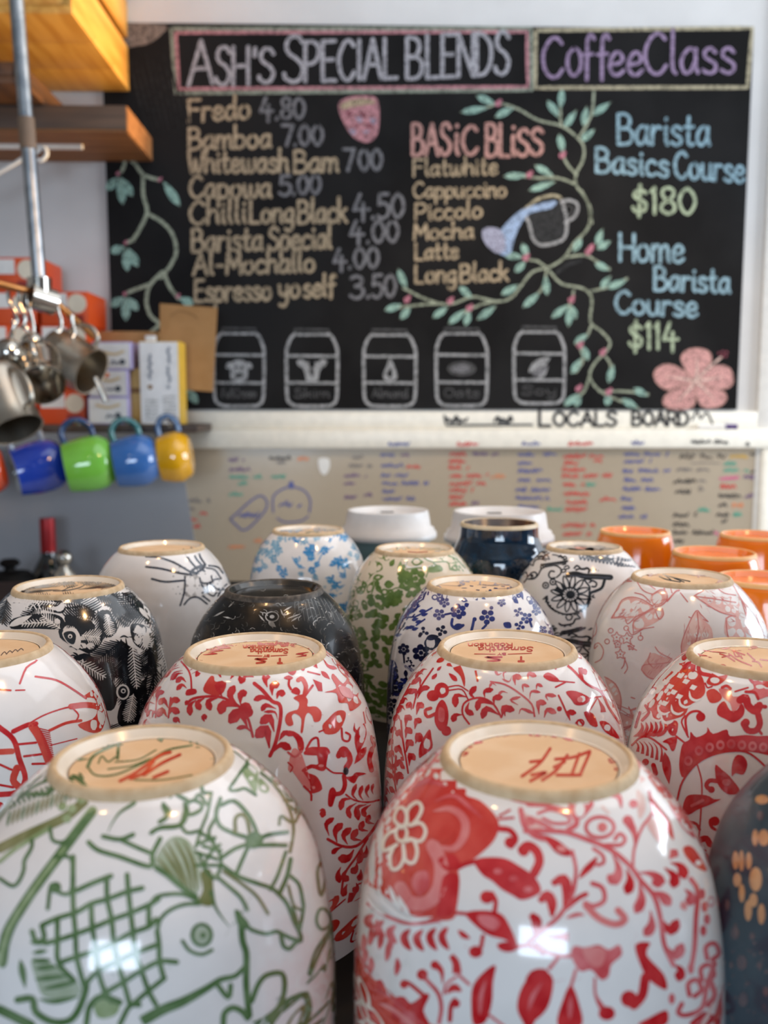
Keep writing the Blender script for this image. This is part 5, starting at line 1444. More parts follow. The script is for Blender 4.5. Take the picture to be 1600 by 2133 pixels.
D.stroke([(720, 370), (640, 350), (620, 290), (660, 250), (700, 265)], 36, r, 0); D.dot(688, 262, 26, r, 0); D.stroke([(680, 440), (700, 480), (740, 470)], 14, r, 0)
D.blob([(690, 430), (740, 350), (800, 280), (860, 280), (885, 340), (860, 410), (790, 460), (730, 460)], K_coral, 0); D.blob([(690, 520), (760, 490), (830, 560), (790, 610), (720, 610)], K_coral, 0)
D.blob([(800, 490), (900, 500), (930, 560), (1060, 550), (1000, 620), (930, 700), (900, 620), (840, 570)], K_pink, 0); D.stroke([(830, 480), (870, 465), (905, 490)], 26, r, 1); D.stroke([(945, 515), (1060, 480)], 16, r, 0)
D.blob([(850, 600), (790, 650), (790, 720), (860, 760), (930, 790), (1010, 740), (1030, 670), (1000, 620), (960, 680), (900, 680)], r, 0); D.stroke([(990, 590), (1040, 570), (1060, 640), (1130, 690), (1160, 640)], 70, r, 0); D.stroke([(1130, 640), (1215, 650)], 34, r, 0)
D.stroke([(1150, 720), (1165, 800), (1130, 860), (1060, 860), (1020, 800)], 56, r, 0); D.dot(1040, 790, 36, r, 0); D.stroke([(1150, 850), (1180, 890)], 24, r, 0)
D.blob([(1020, 330), (1110, 420), (1230, 390), (1300, 380), (1300, 560), (1230, 560), (1150, 585), (1120, 530), (1040, 515), (1110, 490), (1090, 430)], K_rose, 0); D.stroke([(1025, 335), (1100, 430)], 30, r, 1); D.stroke([(1040, 518), (1120, 525), (1150, 580)], 26, r, 1); D.dot(1240, 430, 50, K_coral, 1)
D.stroke([(520, 900), (505, 760), (550, 700), (620, 690), (660, 730), (640, 770)], 22, r, 0); D.dot(640, 740, 42, r, 0); D.stroke([(500, 730), (470, 790), (530, 920)], 16, r, 0)
D.blob([(340, 830), (400, 770), (440, 800), (420, 900), (370, 900)], r, 0); D.blob([(300, 960), (380, 920), (430, 930), (410, 1030), (380, 1040), (350, 980)], r, 0); D.stroke([(420, 910), (510, 980)], 18, r, 0)
D.blob([(490, 1280), (450, 1200), (455, 1080), (480, 980), (540, 940), (550, 870), (600, 920), (690, 880), (700, 830), (750, 890), (870, 850), (900, 910), (1030, 900), (1150, 910), (1300, 920), (1300, 1080), (1150, 1060), (1000, 1040), (850, 1050), (700, 1090), (600, 1150)], r, 0)
for k in range(8): D.dot(530 + k * 95, 1130 - [0, 90, 120, 140, 150, 140, 130, 120][k], 38, K_rose, 1, 44); D.dot(530 + k * 95, 1130 - [0, 90, 120, 140, 150, 140, 130, 120][k], 18, r, 2)
D.stroke([(430, 1480), (480, 1310), (600, 1160), (740, 1080), (900, 1045), (1040, 1050), (1150, 1120), (1260, 1230)], 18, r, 1); D.stroke([(605, 1150), (645, 1290), (650, 1430), (640, 1600), (625, 1800)], 14, r, 0)
D.blob([(960, 1080), (1020, 1090), (1055, 1160), (1020, 1250), (950, 1240), (915, 1265), (920, 1150)], r, 0); D.blob([(770, 1165), (830, 1210), (900, 1270), (990, 1400), (900, 1430), (820, 1380), (775, 1290)], r, 0); D.stroke([(970, 1405), (1060, 1405)], 16, r, 0); D.dot(870, 1320, 40, K_rose, 1, 30)
D.stroke([(790, 1310), (720, 1305), (690, 1350), (730, 1390)], 40, r, 0); D.dot(735, 1385, 30, r, 0)
D.blob([(480, 1570), (500, 1470), (550, 1430), (690, 1435), (760, 1470), (820, 1470), (720, 1520), (620, 1560), (530, 1610)], r, 0); D.stroke([(560, 1530), (660, 1480)], 26, K_rose, 1)
D.dot(1160, 1330, 70, r, 0, 56); D.dot(1090, 1420, 60, r, 0, 66); D.stroke([(960, 1530), (970, 1590), (1040, 1600)], 56, r, 0, taper=[1.1, .9, .4]); D.dot(965, 1545, 36, r, 0)
D.stroke([(810, 1760), (740, 1720), (730, 1660), (770, 1650)], 40, r, 0, taper=[.5, .8, 1.2]); D.dot(765, 1665, 42, r, 0); D.blob([(830, 1760), (920, 1720), (1000, 1690), (1010, 1760), (940, 1890), (830, 1920), (720, 1950), (780, 1880)], r, 0)
D.stroke([(640, 1830), (690, 1820), (720, 1870)], 56, r, 0); D.stroke([(540, 1670), (600, 1690), (630, 1740)], 26, r, 0); D.blob([(780, 2133), (790, 2040), (880, 1970), (960, 1960), (960, 2133)], r, 0)
for k in range(6):
    x = 60 + k * 42
    D.stroke([(x + 50, 790 - k * 4), (x + 62, 840), (x + 30, 890), (x - 20, 915)], 32, r, 0, taper='b'); D.stroke([(x - 10, 950 + k * 4), (x + 24, 990 + k * 8), (x + 20, 1050 + k * 18)], 30, r, 0, taper='s')
D.stroke([(30, 990), (110, 920), (200, 930), (335, 1030)], 18, r, 0); D.leaf((320, 1050), (360, 1340), 80, r, 0); D.dot(150, 1140, 30, r, 0); D.stroke([(220, 1170), (240, 1240)], 44, r, 0)
D.stroke([(150, 640), (180, 700), (120, 770)], 26, r, 0); D.stroke([(100, 700), (60, 830)], 24, r, 0)
st = c.stamp = Draw(6); st.view(1310, 1320, .2344)
for L in ([(810, 180), (870, 200), (940, 245)], [(830, 210), (900, 195)], [(890, 180), (980, 240), (1090, 285)], [(920, 150), (1030, 190)], [(1055, 175), (1120, 235)], [(1100, 245), (1150, 255), (1180, 295)], [(1170, 230), (1240, 240)], [(930, 150), (950, 200), (1000, 200)], [(960, 170), (1010, 220)]): st.stroke(L, 13, K_redink, 0)

# --- loose red line cup at the left edge
c = CUPS['crab']; D = c.D
D.view(0, 1080, .34375)
D.stroke([(165, 828), (225, 857), (160, 905), (120, 1000)], 13, r, 0); D.stroke([(215, 958), (340, 980), (440, 1035), (520, 1090)], 13, r, 0); D.stroke([(-40, 1035), (65, 1042)], 12, r, 0); D.stroke([(95, 1042), (150, 1040)], 9, r, 0)
D.blob([(500, 1085), (560, 1040), (610, 1005), (640, 1060), (615, 1120), (640, 1200), (610, 1290), (540, 1295), (470, 1250), (560, 1215), (590, 1160), (570, 1090)], K_coral, 0); D.stroke([(660, 1130), (700, 1180), (720, 1250)], 40, K_coral, 0)
D.stroke([(110, 1285), (250, 1200), (370, 1155), (440, 1140)], 10, r, 0); D.stroke([(430, 1140), (520, 1130), (600, 1145), (680, 1200)], 36, K_coral, 0); D.stroke([(440, 1150), (475, 1190), (460, 1230)], 10, r, 0); D.stroke([(300, 1285), (400, 1240), (490, 1225)], 18, K_coral, 0)
D.stroke([(430, 815), (490, 885), (560, 940)], 9, r, 0); D.stroke([(375, 740), (450, 800), (530, 880), (600, 980), (640, 1050)], 8, r, 0)
for k in range(9): D.stroke([(560 + k * 14, 920 + k * 36), (585 + k * 14, 935 + k * 36)], 9, r, 0)
for L in ([(50, 693), (95, 690)], [(130, 722), (180, 690)], [(190, 712), (215, 680)], [(250, 715), (270, 725)], [(260, 790), (275, 745), (310, 735)], [(0, 690), (60, 680)]): D.stroke(L, 11, K_coral, 0)
D.view(0, 1480, .25)
D.stroke([(110, 175), (230, 120), (300, 110)], 40, r, 0); D.stroke([(270, 130), (330, 220), (380, 340), (410, 420)], 76, K_coral, 0)
for k in range(14): D.stroke([(330 + k * 6, 150 + k * 18), (410 + k * 3, 170 + k * 18)], 9, r, 1)
D.stroke([(-20, 130), (110, 240), (160, 400), (210, 570), (140, 680), (0, 700)], 46, r, 0); D.stroke([(0, 345), (100, 340)], 50, K_coral, 0)
for L in ([(150, 282), (300, 268)], [(200, 382), (360, 362)], [(270, 445), (385, 442)], [(0, 450), (120, 500), (200, 480)], [(0, 620), (110, 640)]): D.stroke(L, 20, r, 0)
D.dot(-5, 800, 40, r, 0); D.stroke([(140, 480), (110, 580), (160, 640)], 60, K_coral, 0); D.stroke([(420, 290), (640, 235)], 10, r, 0)
st = c.stamp = Draw(6); st.view(0, 1180, .23125)
for k in range(4): st.stroke([(10 + k * 50, 800 - k * 12), (40 + k * 50, 770 - k * 10), (60 + k * 50, 790 - k * 12)], 8, K_black, 0)

# --- black feather cup
c = CUPS['feather']; D = c.D; b = K_black
D.view(0, 1180, .23125)
rg = random.Random(8)
def feather(p0, p1, w, n, m=b, bend=0, sw=9, both=(1, -1), lay=1):
    """a quill with curved barbs on both sides"""
    dx, dy = p1[0] - p0[0], p1[1] - p0[1]; L = math.hypot(dx, dy); ux, uy = dx / L, dy / L; nx, ny = -uy, ux
    q = lambda t: (p0[0] + dx * t + nx * bend * math.sin(PI * t), p0[1] + dy * t + ny * bend * math.sin(PI * t))
    D.stroke([q(0), q(.33), q(.66), q(1)], sw * 1.4, m, lay)
    for k in range(n):
        t = .04 + .94 * k / n
        a = q(t)
        h = w * (math.sin(PI * (t * .86 + .1)) ** .6) * rg.uniform(.86, 1.1)
        for s in both:
            D.stroke([a, (a[0] + ux * h * .45 + nx * s * h * .55, a[1] + uy * h * .45 + ny * s * h * .55), (a[0] + ux * h * .75 + nx * s * h * 1.0, a[1] + uy * h * .75 + ny * s * h * 1.0)], sw * rg.uniform(1.1, 2.0), m, lay, taper=[1, .9, .4])
for P in ([(100, 240), (500, 270), (580, 290), (570, 420), (350, 380), (180, 330), (40, 330)], [(120, 470), (400, 420), (560, 460), (560, 560), (300, 560), (100, 560)],
          [(560, 500), (700, 540), (900, 600), (920, 680), (820, 780), (740, 760), (540, 640)], [(900, 400), (990, 420), (1060, 560), (980, 640), (900, 560)], [(1180, 520), (1330, 540), (1420, 640), (1400, 800), (1300, 760), (1200, 680)],
          [(1130, 640), (1200, 900), (1300, 1100), (1200, 1250), (1080, 1200), (1150, 1000)], [(1400, 640), (1520, 800), (1600, 1100), (1500, 1200), (1380, 900)], [(-40, 300), (60, 260), (30, 440), (-40, 460)],
          [(1230, 1100), (1400, 900), (1560, 900), (1620, 1200), (1500, 1450), (1100, 1450), (1080, 1250)], [(760, 780), (880, 860), (1000, 1010), (1060, 1150), (1000, 1300), (800, 1200), (600, 900)], [(1000, 230), (1180, 200), (1260, 260), (1200, 300), (1050, 290)], [(1380, 420), (1470, 520), (1540, 700), (1480, 720), (1400, 560)],
          [(600, 430), (720, 470), (850, 520), (830, 590), (700, 540), (590, 500)]):
    D.blob(P, b, 0)
for k in range(60):
    x, y = rg.uniform(560, 1540), rg.uniform(270, 1000); q_ = rg.uniform(-.5, .9)
    D.stroke([(x, y), (x + 40 * math.cos(q_), y + 40 * math.sin(q_)), (x + 80 * math.cos(q_ + .4), y + 80 * math.sin(q_ + .4))], rg.uniform(10, 18), b, 0, taper='b')
for a in (((580, 290), (860, 420), 120, 12, b, -20), ((860, 440), (590, 480), 110, 12, b, 20), ((1000, 240), (1200, 480), 130, 14, b, 20), ((1400, 420), (1000, 400), 120, 16, b, -20), ((1100, 240), (1330, 420), 110, 12, b, -20),
          ((860, 260), (1060, 300), 80, 9, b), ((880, 400), (960, 640), 80, 12, b), ((1080, 680), (860, 860), 120, 12, b), ((1090, 660), (1110, 960), 150, 16, b), ((1130, 700), (1200, 1000), 150, 16, b), ((1340, 700), (1330, 980), 100, 14, b),
          ((1420, 500), (1480, 820), 100, 14, b), ((1220, 1000), (1230, 1380), 140, 18, b), ((1090, 940), (1160, 1250), 110, 14, b), ((1400, 900), (1300, 1300), 120, 16, b), ((560, 320), (300, 300), 70, 12, b), ((60, 300), (20, 520), 80, 10, b), ((420, 300), (200, 480), 60, 12, b),
          ((740, 300), (560, 270), 50, 7, b), ((1240, 300), (1420, 560), 70, 10, b), ((1500, 700), (1540, 1000), 70, 12, b), ((900, 860), (1050, 1000), 90, 10, b)):
    feather(*a)
for a in (((540, 560), (380, 440), 60, 8, K_white), ((740, 620), (900, 640), 70, 8, K_white), ((960, 440), (1000, 620), 50, 9, K_white), ((1240, 540), (1330, 740), 70, 9, K_white), ((1190, 700), (1230, 1100), 60, 14, K_white), ((1440, 700), (1530, 1000), 60, 12, K_white), ((500, 330), (200, 300), 40, 12, K_white), ((480, 500), (180, 520), 40, 10, K_white), ((1480, 1000), (1380, 1300), 60, 12, K_white), ((1200, 1150), (1150, 1400), 60, 12, K_white), ((700, 850), (950, 1000), 60, 10, K_white)):
    feather(*a, sw=6, lay=2)
D.blob([(560, 600), (610, 560), (680, 560), (725, 640), (720, 730), (680, 740), (600, 680)], K_white, 3); D.blob([(572, 610), (610, 585), (660, 590), (685, 630), (665, 700), (610, 680)], b, 4); D.dot(632, 630, 20, K_white, 5); D.dot(632, 634, 10, b, 6)
D.dot(1105, 1130, 60, K_white, 3, 70); D.dot(1105, 1130, 44, b, 4, 54); D.dot(1108, 1120, 22, K_white, 5); D.dot(1108, 1122, 12, b, 6)
D.leaf((80, 540), (290, 440), 60, K_white, 3); D.stroke([(240, 390), (270, 330), (340, 330), (360, 380)], 12, K_white, 3); D.stroke([(270, 390), (300, 350), (330, 390)], 10, K_white, 3)
for k in range(7): D.stroke([(350 + k * 20, 380), (350 + k * 22, 430)], 7, K_white, 3)
D.leaf((1250, 370), (1340, 480), 40, K_white, 3); D.leaf((1290, 350), (1360, 470), 34, K_white, 3)
st = c.stamp = Draw(6); st.view(0, 1180, .23125)
st.stroke([(480, 222), (560, 218), (620, 190), (700, 170)], 8, b, 0); st.stroke([(560, 222), (640, 210), (720, 190), (780, 155)], 10, b, 0)

# --- nearly black scratched cup
c = CUPS['dark']; D = c.D
c.glaze = mat('glaze_black_scratched', (10, 9, 8), 0.3, coat=0.12, rgb2=(34, 30, 25), scale=160, lo=.45, hi=.8, spec=0.35); c.well = mat('glaze_black_well', (28, 26, 22), 0.18, coat=0.4, rgb2=(70, 64, 52), scale=120, lo=.5, hi=.8)
K_scr = ink('scratch', (120, 118, 112), (190, 190, 188), 200); K_scr2 = ink('dim_scratch', (60, 58, 54), (90, 88, 82), 200)
D.view(370, 1080, .39375)
rg = random.Random(4)
for k in range(420):
    x, y = rg.uniform(20, 1000), rg.uniform(415, 900)
    a = 2.2 * math.sin(x / 130.0) + 1.6 * math.cos(y / 70.0) + rg.uniform(-.4, .4); L = rg.uniform(10, 34)
    D.stroke([(x, y), (x + L * .5 * math.cos(a), y + L * .5 * math.sin(a)), (x + L * math.cos(a + .5), y + L * math.sin(a + .5))], rg.uniform(2, 4.2), K_scr if rg.random() < .3 else K_scr2, 0)
for k in range(16):
    x = 620 + k * 17
    D.stroke([(x, 425), (x + k * 3, 470), (x + 6 + k * 6, 540)], 3, K_scr2, 0)
D.stroke([(500 + 34 * math.cos(t), 520 + 26 * math.sin(t)) for t in [k * PI / 4 for k in range(8)]], 6, K_scr, 1, closed=True); D.dot(500, 520, 13, K_scr, 1, 10); D.leaf((480, 545), (520, 575), 26, K_scr, 1)
for L in ([(580, 530), (650, 505)], [(560, 490), (605, 465)], [(600, 545), (640, 520)], [(430, 510), (460, 545)], [(545, 480), (560, 510), (600, 500)], [(190, 520), (250, 490)], [(270, 470), (300, 440)], [(240, 520), (290, 530)]): D.stroke(L, 9, K_scr, 1, taper='b')

# --- navy blossom cup
c = CUPS['navy']; D = c.D; n = K_navy; nd = ink('deep_navy', (16, 18, 46), (24, 28, 66)); nl = ink('violet', (70, 70, 120), (100, 96, 140))
D.view(780, 1180, .25)
def blossom(x, y, r, m=n, k=6):
    for i in range(k):
        a = 2 * PI * i / k + .4
        D.dot(x + r * .66 * math.cos(a), y + r * .66 * math.sin(a), r * .38, m, 0, r * .34)
    D.dot(x, y, r * .26, m, 1)
blossom(700, 375, 66); D.stroke([(650, 440), (645, 490), (690, 520), (740, 490)], 24, n, 0); D.leaf((660, 500), (750, 490), 44, n, 0); D.leaf((720, 270), (780, 290), 40, n, 0); D.leaf((750, 330), (790, 310), 40, n, 0)
blossom(940, 420, 66, n, 5); blossom(540, 230, 70, nl); blossom(585, 300, 44, nl, 5); blossom(540, 400, 50, nl, 5); D.stroke([(590, 400), (640, 390)], 18, n, 0); D.leaf((830, 240), (860, 285), 40, n, 0); D.leaf((880, 250), (930, 275), 22, n, 0); blossom(955, 225, 36, n, 4); D.stroke([(790, 215), (785, 235)], 14, n, 0)
D.stroke([(830, 440), (820, 490), (810, 530)], 24, n, 0); D.dot(835, 440, 18, n, 0); blossom(1060, 300, 36, nl, 5); D.dot(975, 345, 16, nl, 0); blossom(1170, 230, 54, n, 5); D.leaf((1160, 270), (1200, 310), 36, n, 0); D.leaf((1210, 190), (1240, 280), 30, n, 0); D.leaf((1270, 250), (1310, 300), 40, n, 0)
blossom(1340, 290, 56, n, 5); blossom(1350, 370, 40, n, 5); blossom(1270, 430, 48, n, 5); blossom(1200, 380, 40, nl, 4); D.blob([(1075, 470), (1130, 465), (1140, 510), (1090, 510)], n, 0); blossom(1210, 495, 44, n, 4); D.stroke([(1290, 440), (1310, 500)], 20, n, 0); D.leaf((1430, 420), (1450, 500), 40, n, 0); blossom(1400, 530, 40, n, 5); blossom(1490, 540, 44, n, 5)
D.leaf((1440, 360), (1480, 410), 24, n, 0); D.leaf((1290, 200), (1340, 240), 24, n, 0); D.leaf((1170, 150), (1200, 160), 20, n, 0); blossom(1130, 190, 28, n, 4); D.stroke([(900, 520), (930, 490)], 20, n, 0)
D.dot(490, 640, 76, nd, 0, 60); blossom(410, 545, 44, nd, 3); blossom(560, 535, 48, nd, 4); blossom(390, 720, 74, nd, 6); D.leaf((370, 590), (390, 560), 30, nd, 0); D.leaf((430, 600), (540, 580), 50, nd, 1)
blossom(245, 690, 50, nd, 6); D.stroke([(245, 730), (250, 800)], 16, nd, 0); blossom(285, 780, 26, nd, 3); blossom(310, 820, 28, nd, 3); D.leaf((260, 860), (265, 930), 36, nd, 0); D.leaf((255, 960), (270, 920), 40, nd, 0)
blossom(130, 900, 76, nd, 6); blossom(180, 1010, 70, nd, 6); blossom(110, 1030, 66, nd, 6); blossom(140, 1150, 60, nd, 5); blossom(110, 1250, 40, nd, 4); blossom(70, 880, 40, nd, 4); blossom(90, 780, 34, nd, 5); blossom(130, 790, 30, nd, 3)
rg = random.Random(12)
for k in range(70):
    t = rg.random(); x = 430 - 360 * t + rg.uniform(-50, 60); y = 150 + 560 * t + rg.uniform(-40, 40)
    D.stroke([(x, y), (x - rg.uniform(10, 40), y + rg.uniform(16, 50))], rg.uniform(6, 14), n if t < .5 else nd, 0)
for L in ([(390, 140), (300, 240), (220, 380), (140, 520)], [(420, 150), (380, 250), (240, 420)], [(480, 345), (410, 385), (340, 420)], [(340, 420), (230, 440), (160, 560)], [(420, 440), (350, 490)]): D.stroke(L, 14, n, 0)
for (x, y) in ((340, 440), (420, 400), (400, 370), (300, 380), (330, 360), (280, 510), (200, 570), (310, 505), (370, 460), (340, 520)): D.leaf((x - 30, y + 8), (x + 30, y - 8), 30, n, 0)
for (x, y) in ((660, 200), (740, 205), (850, 196), (1000, 180), (1060, 165), (520, 175)): D.stroke([(x, y), (x + 24, y + 3)], 8, n, 0)
st = c.stamp = Draw(6); st.view(780, 1180, .25)
for L in ([(700, 48), (760, 50)], [(850, 60), (885, 70)], [(610, 85), (635, 100)], [(715, 120), (790, 128)], [(950, 95), (1040, 98)], [(1020, 70), (1050, 80)], [(1000, 148), (1030, 130)]): st.stroke(L, 11, n, 0)

# --- sky blue flower cup
c = CUPS['sky']; D = c.D; s_ = K_sky; sl = ink('pale_sky', (110, 160, 190), (150, 186, 206))
D.view(500, 1080, .3125)
def sprig(x, y, r, m, seed):
    q = random.Random(seed)
    blossom(x, y, r, m, 5)
    for k in range(4): D.leaf((x + q.uniform(-r, r) * 1.4, y + q.uniform(-r, r) * 1.5), (x + q.uniform(-r, r) * 1.6, y + q.uniform(-r, r) * 1.6), r * .5, m, 0)
for i, (x, y, r, m) in enumerate(((455, 220, 46, s_), (475, 260, 34, s_), (480, 190, 30, s_), (560, 215, 38, s_), (690, 300, 50, s_), (640, 280, 30, s_), (620, 300, 26, s_), (385, 130, 50, s_), (330, 120, 36, sl), (430, 150, 34, sl), (510, 130, 28, sl), (700, 120, 46, s_), (650, 100, 30, s_),
                                   (290, 365, 40, s_), (260, 330, 26, s_), (375, 280, 24, s_), (400, 320, 20, s_), (405, 370, 22, sl), (480, 345, 34, s_), (515, 305, 26, s_), (500, 390, 24, sl), (605, 410, 34, s_), (635, 445, 36, s_), (680, 380, 24, s_), (600, 140, 16, s_), (235, 170, 40, sl), (200, 240, 40, sl), (150, 220, 36, sl), (170, 320, 24, sl),
                                   (130, 340, 26, s_), (110, 270, 34, sl), (260, 215, 36, sl), (230, 280, 26, sl), (90, 340, 24, sl), (760, 190, 30, sl), (780, 250, 28, sl), (735, 230, 20, sl), (60, 380, 24, sl), (270, 130, 30, sl), (180, 160, 24, sl), (800, 220, 20, sl))):
    sprig(x, y, r * .76, m, i)
for L in ([(545, 240), (520, 290), (490, 340), (500, 400)], [(350, 260), (380, 310), (430, 330)], [(700, 340), (690, 400)], [(600, 390), (640, 460)], [(620, 190), (560, 215)], [(130, 200), (110, 300)]): D.stroke(L, 7, s_, 0)
st = c.stamp = Draw(6); st.view(500, 1080, .3125); st.stroke([(440, 98), (480, 86), (520, 90)], 12, K_olive, 0)

# --- olive leaf cup
c = CUPS['green']; D = c.D; gl = K_leafg
c.glaze = mat('porcelain_cream', (222, 208, 184), 0.12, coat=0.6, rgb2=(228, 214, 190))
g2 = ink('sage_leaf', (118, 142, 92), (140, 160, 116))
D.view(500, 1080, .3125)
D.blob([(790, 340), (840, 290), (930, 290), (950, 340), (890, 370), (850, 420), (810, 425), (780, 390)], gl, 0)
for a_, b_, w in (((920, 230), (965, 270), 44), ((960, 280), (1015, 240), 34), ((1140, 290), (1225, 290), 52), ((885, 400), (960, 385), 44), ((850, 500), (890, 415), 44), ((780, 500), (840, 450), 56), ((910, 440), (940, 500), 40), ((935, 500), (1000, 480), 50), ((960, 440), (1030, 440), 56), ((820, 540), (840, 610), 40), ((765, 540), (780, 600), 44), ((770, 680), (800, 600), 44),
                  ((740, 640), (735, 560), 26), ((870, 590), (885, 520), 56), ((900, 560), (935, 600), 40), ((870, 660), (915, 600), 60), ((830, 660), (890, 620), 44), ((740, 540), (760, 470), 30), ((890, 700), (960, 690), 60), ((960, 640), (990, 690), 44), ((720, 600), (740, 520), 24), ((1000, 320), (1030, 270), 34), ((760, 440), (790, 400), 30), ((940, 700), (990, 650), 40)):
    D.leaf(a_, b_, w, gl, 0)
rg = random.Random(31)
for k in range(44):
    x, y = 690 + (k % 11) * 34 + rg.uniform(-14, 14), 730 + (k // 11) * 70 + rg.uniform(-20, 20); q_ = rg.uniform(0, 6.28)
    D.leaf((x, y), (x + 66 * math.cos(q_), y + 66 * math.sin(q_)), 44, gl, 0)
for k in range(34):
    x, y = 720 + (k % 9) * 62 + rg.uniform(-22, 22), 470 + (k // 9) * 62 + rg.uniform(-22, 22); q_ = rg.uniform(0, 6.28)
    D.leaf((x, y), (x + 56 * math.cos(q_), y + 56 * math.sin(q_)), 38, gl, 0)
for (x, y, r) in ((1170, 400, 70), (1110, 430, 56), (1090, 380, 44), (1040, 540, 44), (980, 560, 40), (1010, 520, 30), (1060, 500, 30)): blossom(x, y, r, gl, 6); D.dot(x, y, r * .8, gl, 0)
for P in ([(1050, 330), (1080, 270), (1130, 240), (1110, 310), (1090, 340)], [(1260, 360), (1260, 320), (1330, 310), (1350, 350)], [(1340, 270), (1420, 240), (1460, 290), (1400, 300)], [(1220, 240), (1320, 235), (1340, 270), (1280, 260)], [(1440, 320), (1520, 310), (1560, 350), (1460, 350)], [(1400, 340), (1440, 300), (1450, 350)]): D.blob(P, g2, 0)
for L in ([(1110, 340), (1200, 330), (1250, 350), (1240, 390)], [(1200, 250), (1280, 290), (1380, 290), (1400, 340)], [(1360, 240), (1440, 270), (1500, 330)], [(1290, 300), (1340, 330)]): D.stroke(L, 9, g2, 1)
D.blob([(1100, 300), (1140, 250), (1220, 250), (1300, 290), (1290, 320), (1200, 320), (1120, 330)], K_white, 0); D.leaf((1140, 290), (1225, 290), 52, gl, 1); D.stroke([(1000, 480), (1060, 460), (1110, 480)], 8, gl, 0); D.stroke([(890, 410), (900, 440), (870, 520)], 7, gl, 0)
st = c.stamp = Draw(6); st.view(500, 1080, .3125)
for a_, b_ in (((1060, 165), (1120, 175)), ((1310, 195), (1390, 180)), ((1200, 160), (1280, 165))): st.leaf(a_, b_, 20, g2, 0)
st.stroke([(1120, 222), (1180, 226), (1250, 222)], 6, K_redink, 0)

# --- black lace and mandala cup
c = CUPS['mandala']; D = c.D; D.bold = 1.35
D.view(1060, 1110, .175)
D.stroke([(480, 110), (650, 195), (850, 240), (1100, 280), (1300, 310), (1420, 325), (1480, 310)], 60, K_grey, 0, taper=[1.2, .9, 1, .8, .3]); D.stroke([(830, 230), (1080, 300), (1250, 320)], 46, b, 1, taper='b')
for k in range(12): x = 840 + k * 45; D.stroke([(x, 270 + k * 7), (x + 16, 320 + k * 7), (x + 30, 290 + k * 7)], 13, K_grey, 1)
rg = random.Random(2)
for k in range(34):
    x, y = rg.uniform(200, 620), rg.uniform(150, 300)
    if y < 420 - x * .62 + 40 and x < 300: continue
    D.stroke([(x, y), (x + rg.uniform(10, 60), y + rg.uniform(-30, 20)), (x + rg.uniform(20, 80), y + rg.uniform(-10, 40))], 11, K_grey if k % 3 else b, 0)
D.stroke([(150, 340), (220, 330), (260, 370), (290, 390), (310, 330), (380, 310), (440, 330)], 11, b, 0); D.stroke([(200, 320), (230, 280), (290, 260)], 11, b, 0); D.stroke([(340, 240), (360, 290), (430, 270), (480, 240)], 11, b, 0); D.stroke([(160, 330), (160, 430)], 10, b, 0)
D.stroke([(130, 470), (170, 440), (215, 480), (215, 540), (180, 590)], 13, b, 0); D.stroke([(100, 490), (190, 520)], 9, b, 0); D.stroke([(120, 540), (200, 470)], 9, b, 0); D.stroke([(230, 520), (280, 470), (330, 480), (320, 530), (250, 545)], 14, b, 0); D.dot(275, 510, 20, b, 0)
D.stroke([(230, 550), (300, 545), (350, 500), (390, 430), (470, 395), (560, 390), (620, 430), (620, 480), (570, 530)], 14, b, 0)
D.stroke([(540, 460), (500, 455), (475, 500), (500, 540), (550, 535)], 15, b, 0)
for k in range(12): D.stroke([(380 + k * 26, 420 - k * 5), (390 + k * 28, 370 - k * 4), (410 + k * 26, 400 - k * 5)], 12, b, 0)
for (x, y) in ((650, 300), (640, 360), (680, 410), (640, 450)): D.stroke([(x - 20, y), (x + 20, y - 20), (x + 40, y + 10), (x, y + 20)], 12, b, 0)
for (x, y) in ((440, 625), (525, 585)):
    D.stroke([(x + 34 * math.cos(t), y + 34 * math.sin(t)) for t in [k * PI / 3 for k in range(6)]], 13, b, 0, closed=True); D.dot(x, y, 14, b, 0)
D.stroke([(780, 420), (810, 390), (850, 420), (800, 440)], 16, b, 0); D.stroke([(860, 430), (900, 430), (930, 420), (960, 440), (950, 470)], 20, b, 0); D.stroke([(990, 440), (1030, 440)], 18, b, 0); D.dot(1065, 450, 6, b, 0)
D.stroke([(710, 500), (800, 490), (900, 515), (1050, 520), (1210, 530)], 50, b, 0); D.stroke([(720, 510), (1200, 535)], 10, K_grey, 1)
for k in range(12):
    a = 2 * PI * k / 12 + .2; f = (.9 if math.sin(a) > 0 else 1)
    p = lambda R, q: (730 + R * math.cos(a + q), 735 + R * f * math.sin(a + q))
    D.stroke([p(95, -.2), p(170, -.17), p(235, 0), p(170, .17), p(95, .2)], 13, b, 0)
D.stroke([(730 + 100 * math.cos(t), 735 + 84 * math.sin(t)) for t in [k * PI / 6 for k in range(12)]], 18, b, 0, closed=True); D.dot(735, 735, 54, b, 1, 48)
for k in range(14): a = 2 * PI * k / 14; D.stroke([(735 + 40 * math.cos(a), 735 + 36 * math.sin(a)), (735 + 96 * math.cos(a), 735 + 82 * math.sin(a))], 9, b, 0)
D.stroke([(440, 780), (480, 870), (560, 930), (680, 970), (800, 950), (900, 890), (950, 790), (960, 690)], 18, b, 0)
for k in range(16): a = .2 + 2.75 * k / 15; D.dot(715 + 262 * math.cos(a), 745 + 232 * math.sin(a), 15, b, 0)
D.stroke([(410, 790), (460, 750), (440, 820)], 14, b, 0); D.stroke([(570, 660), (640, 730)], 24, b, 0); D.stroke([(630, 610), (660, 680)], 20, b, 0); D.stroke([(540, 680), (620, 720)], 14, b, 0)
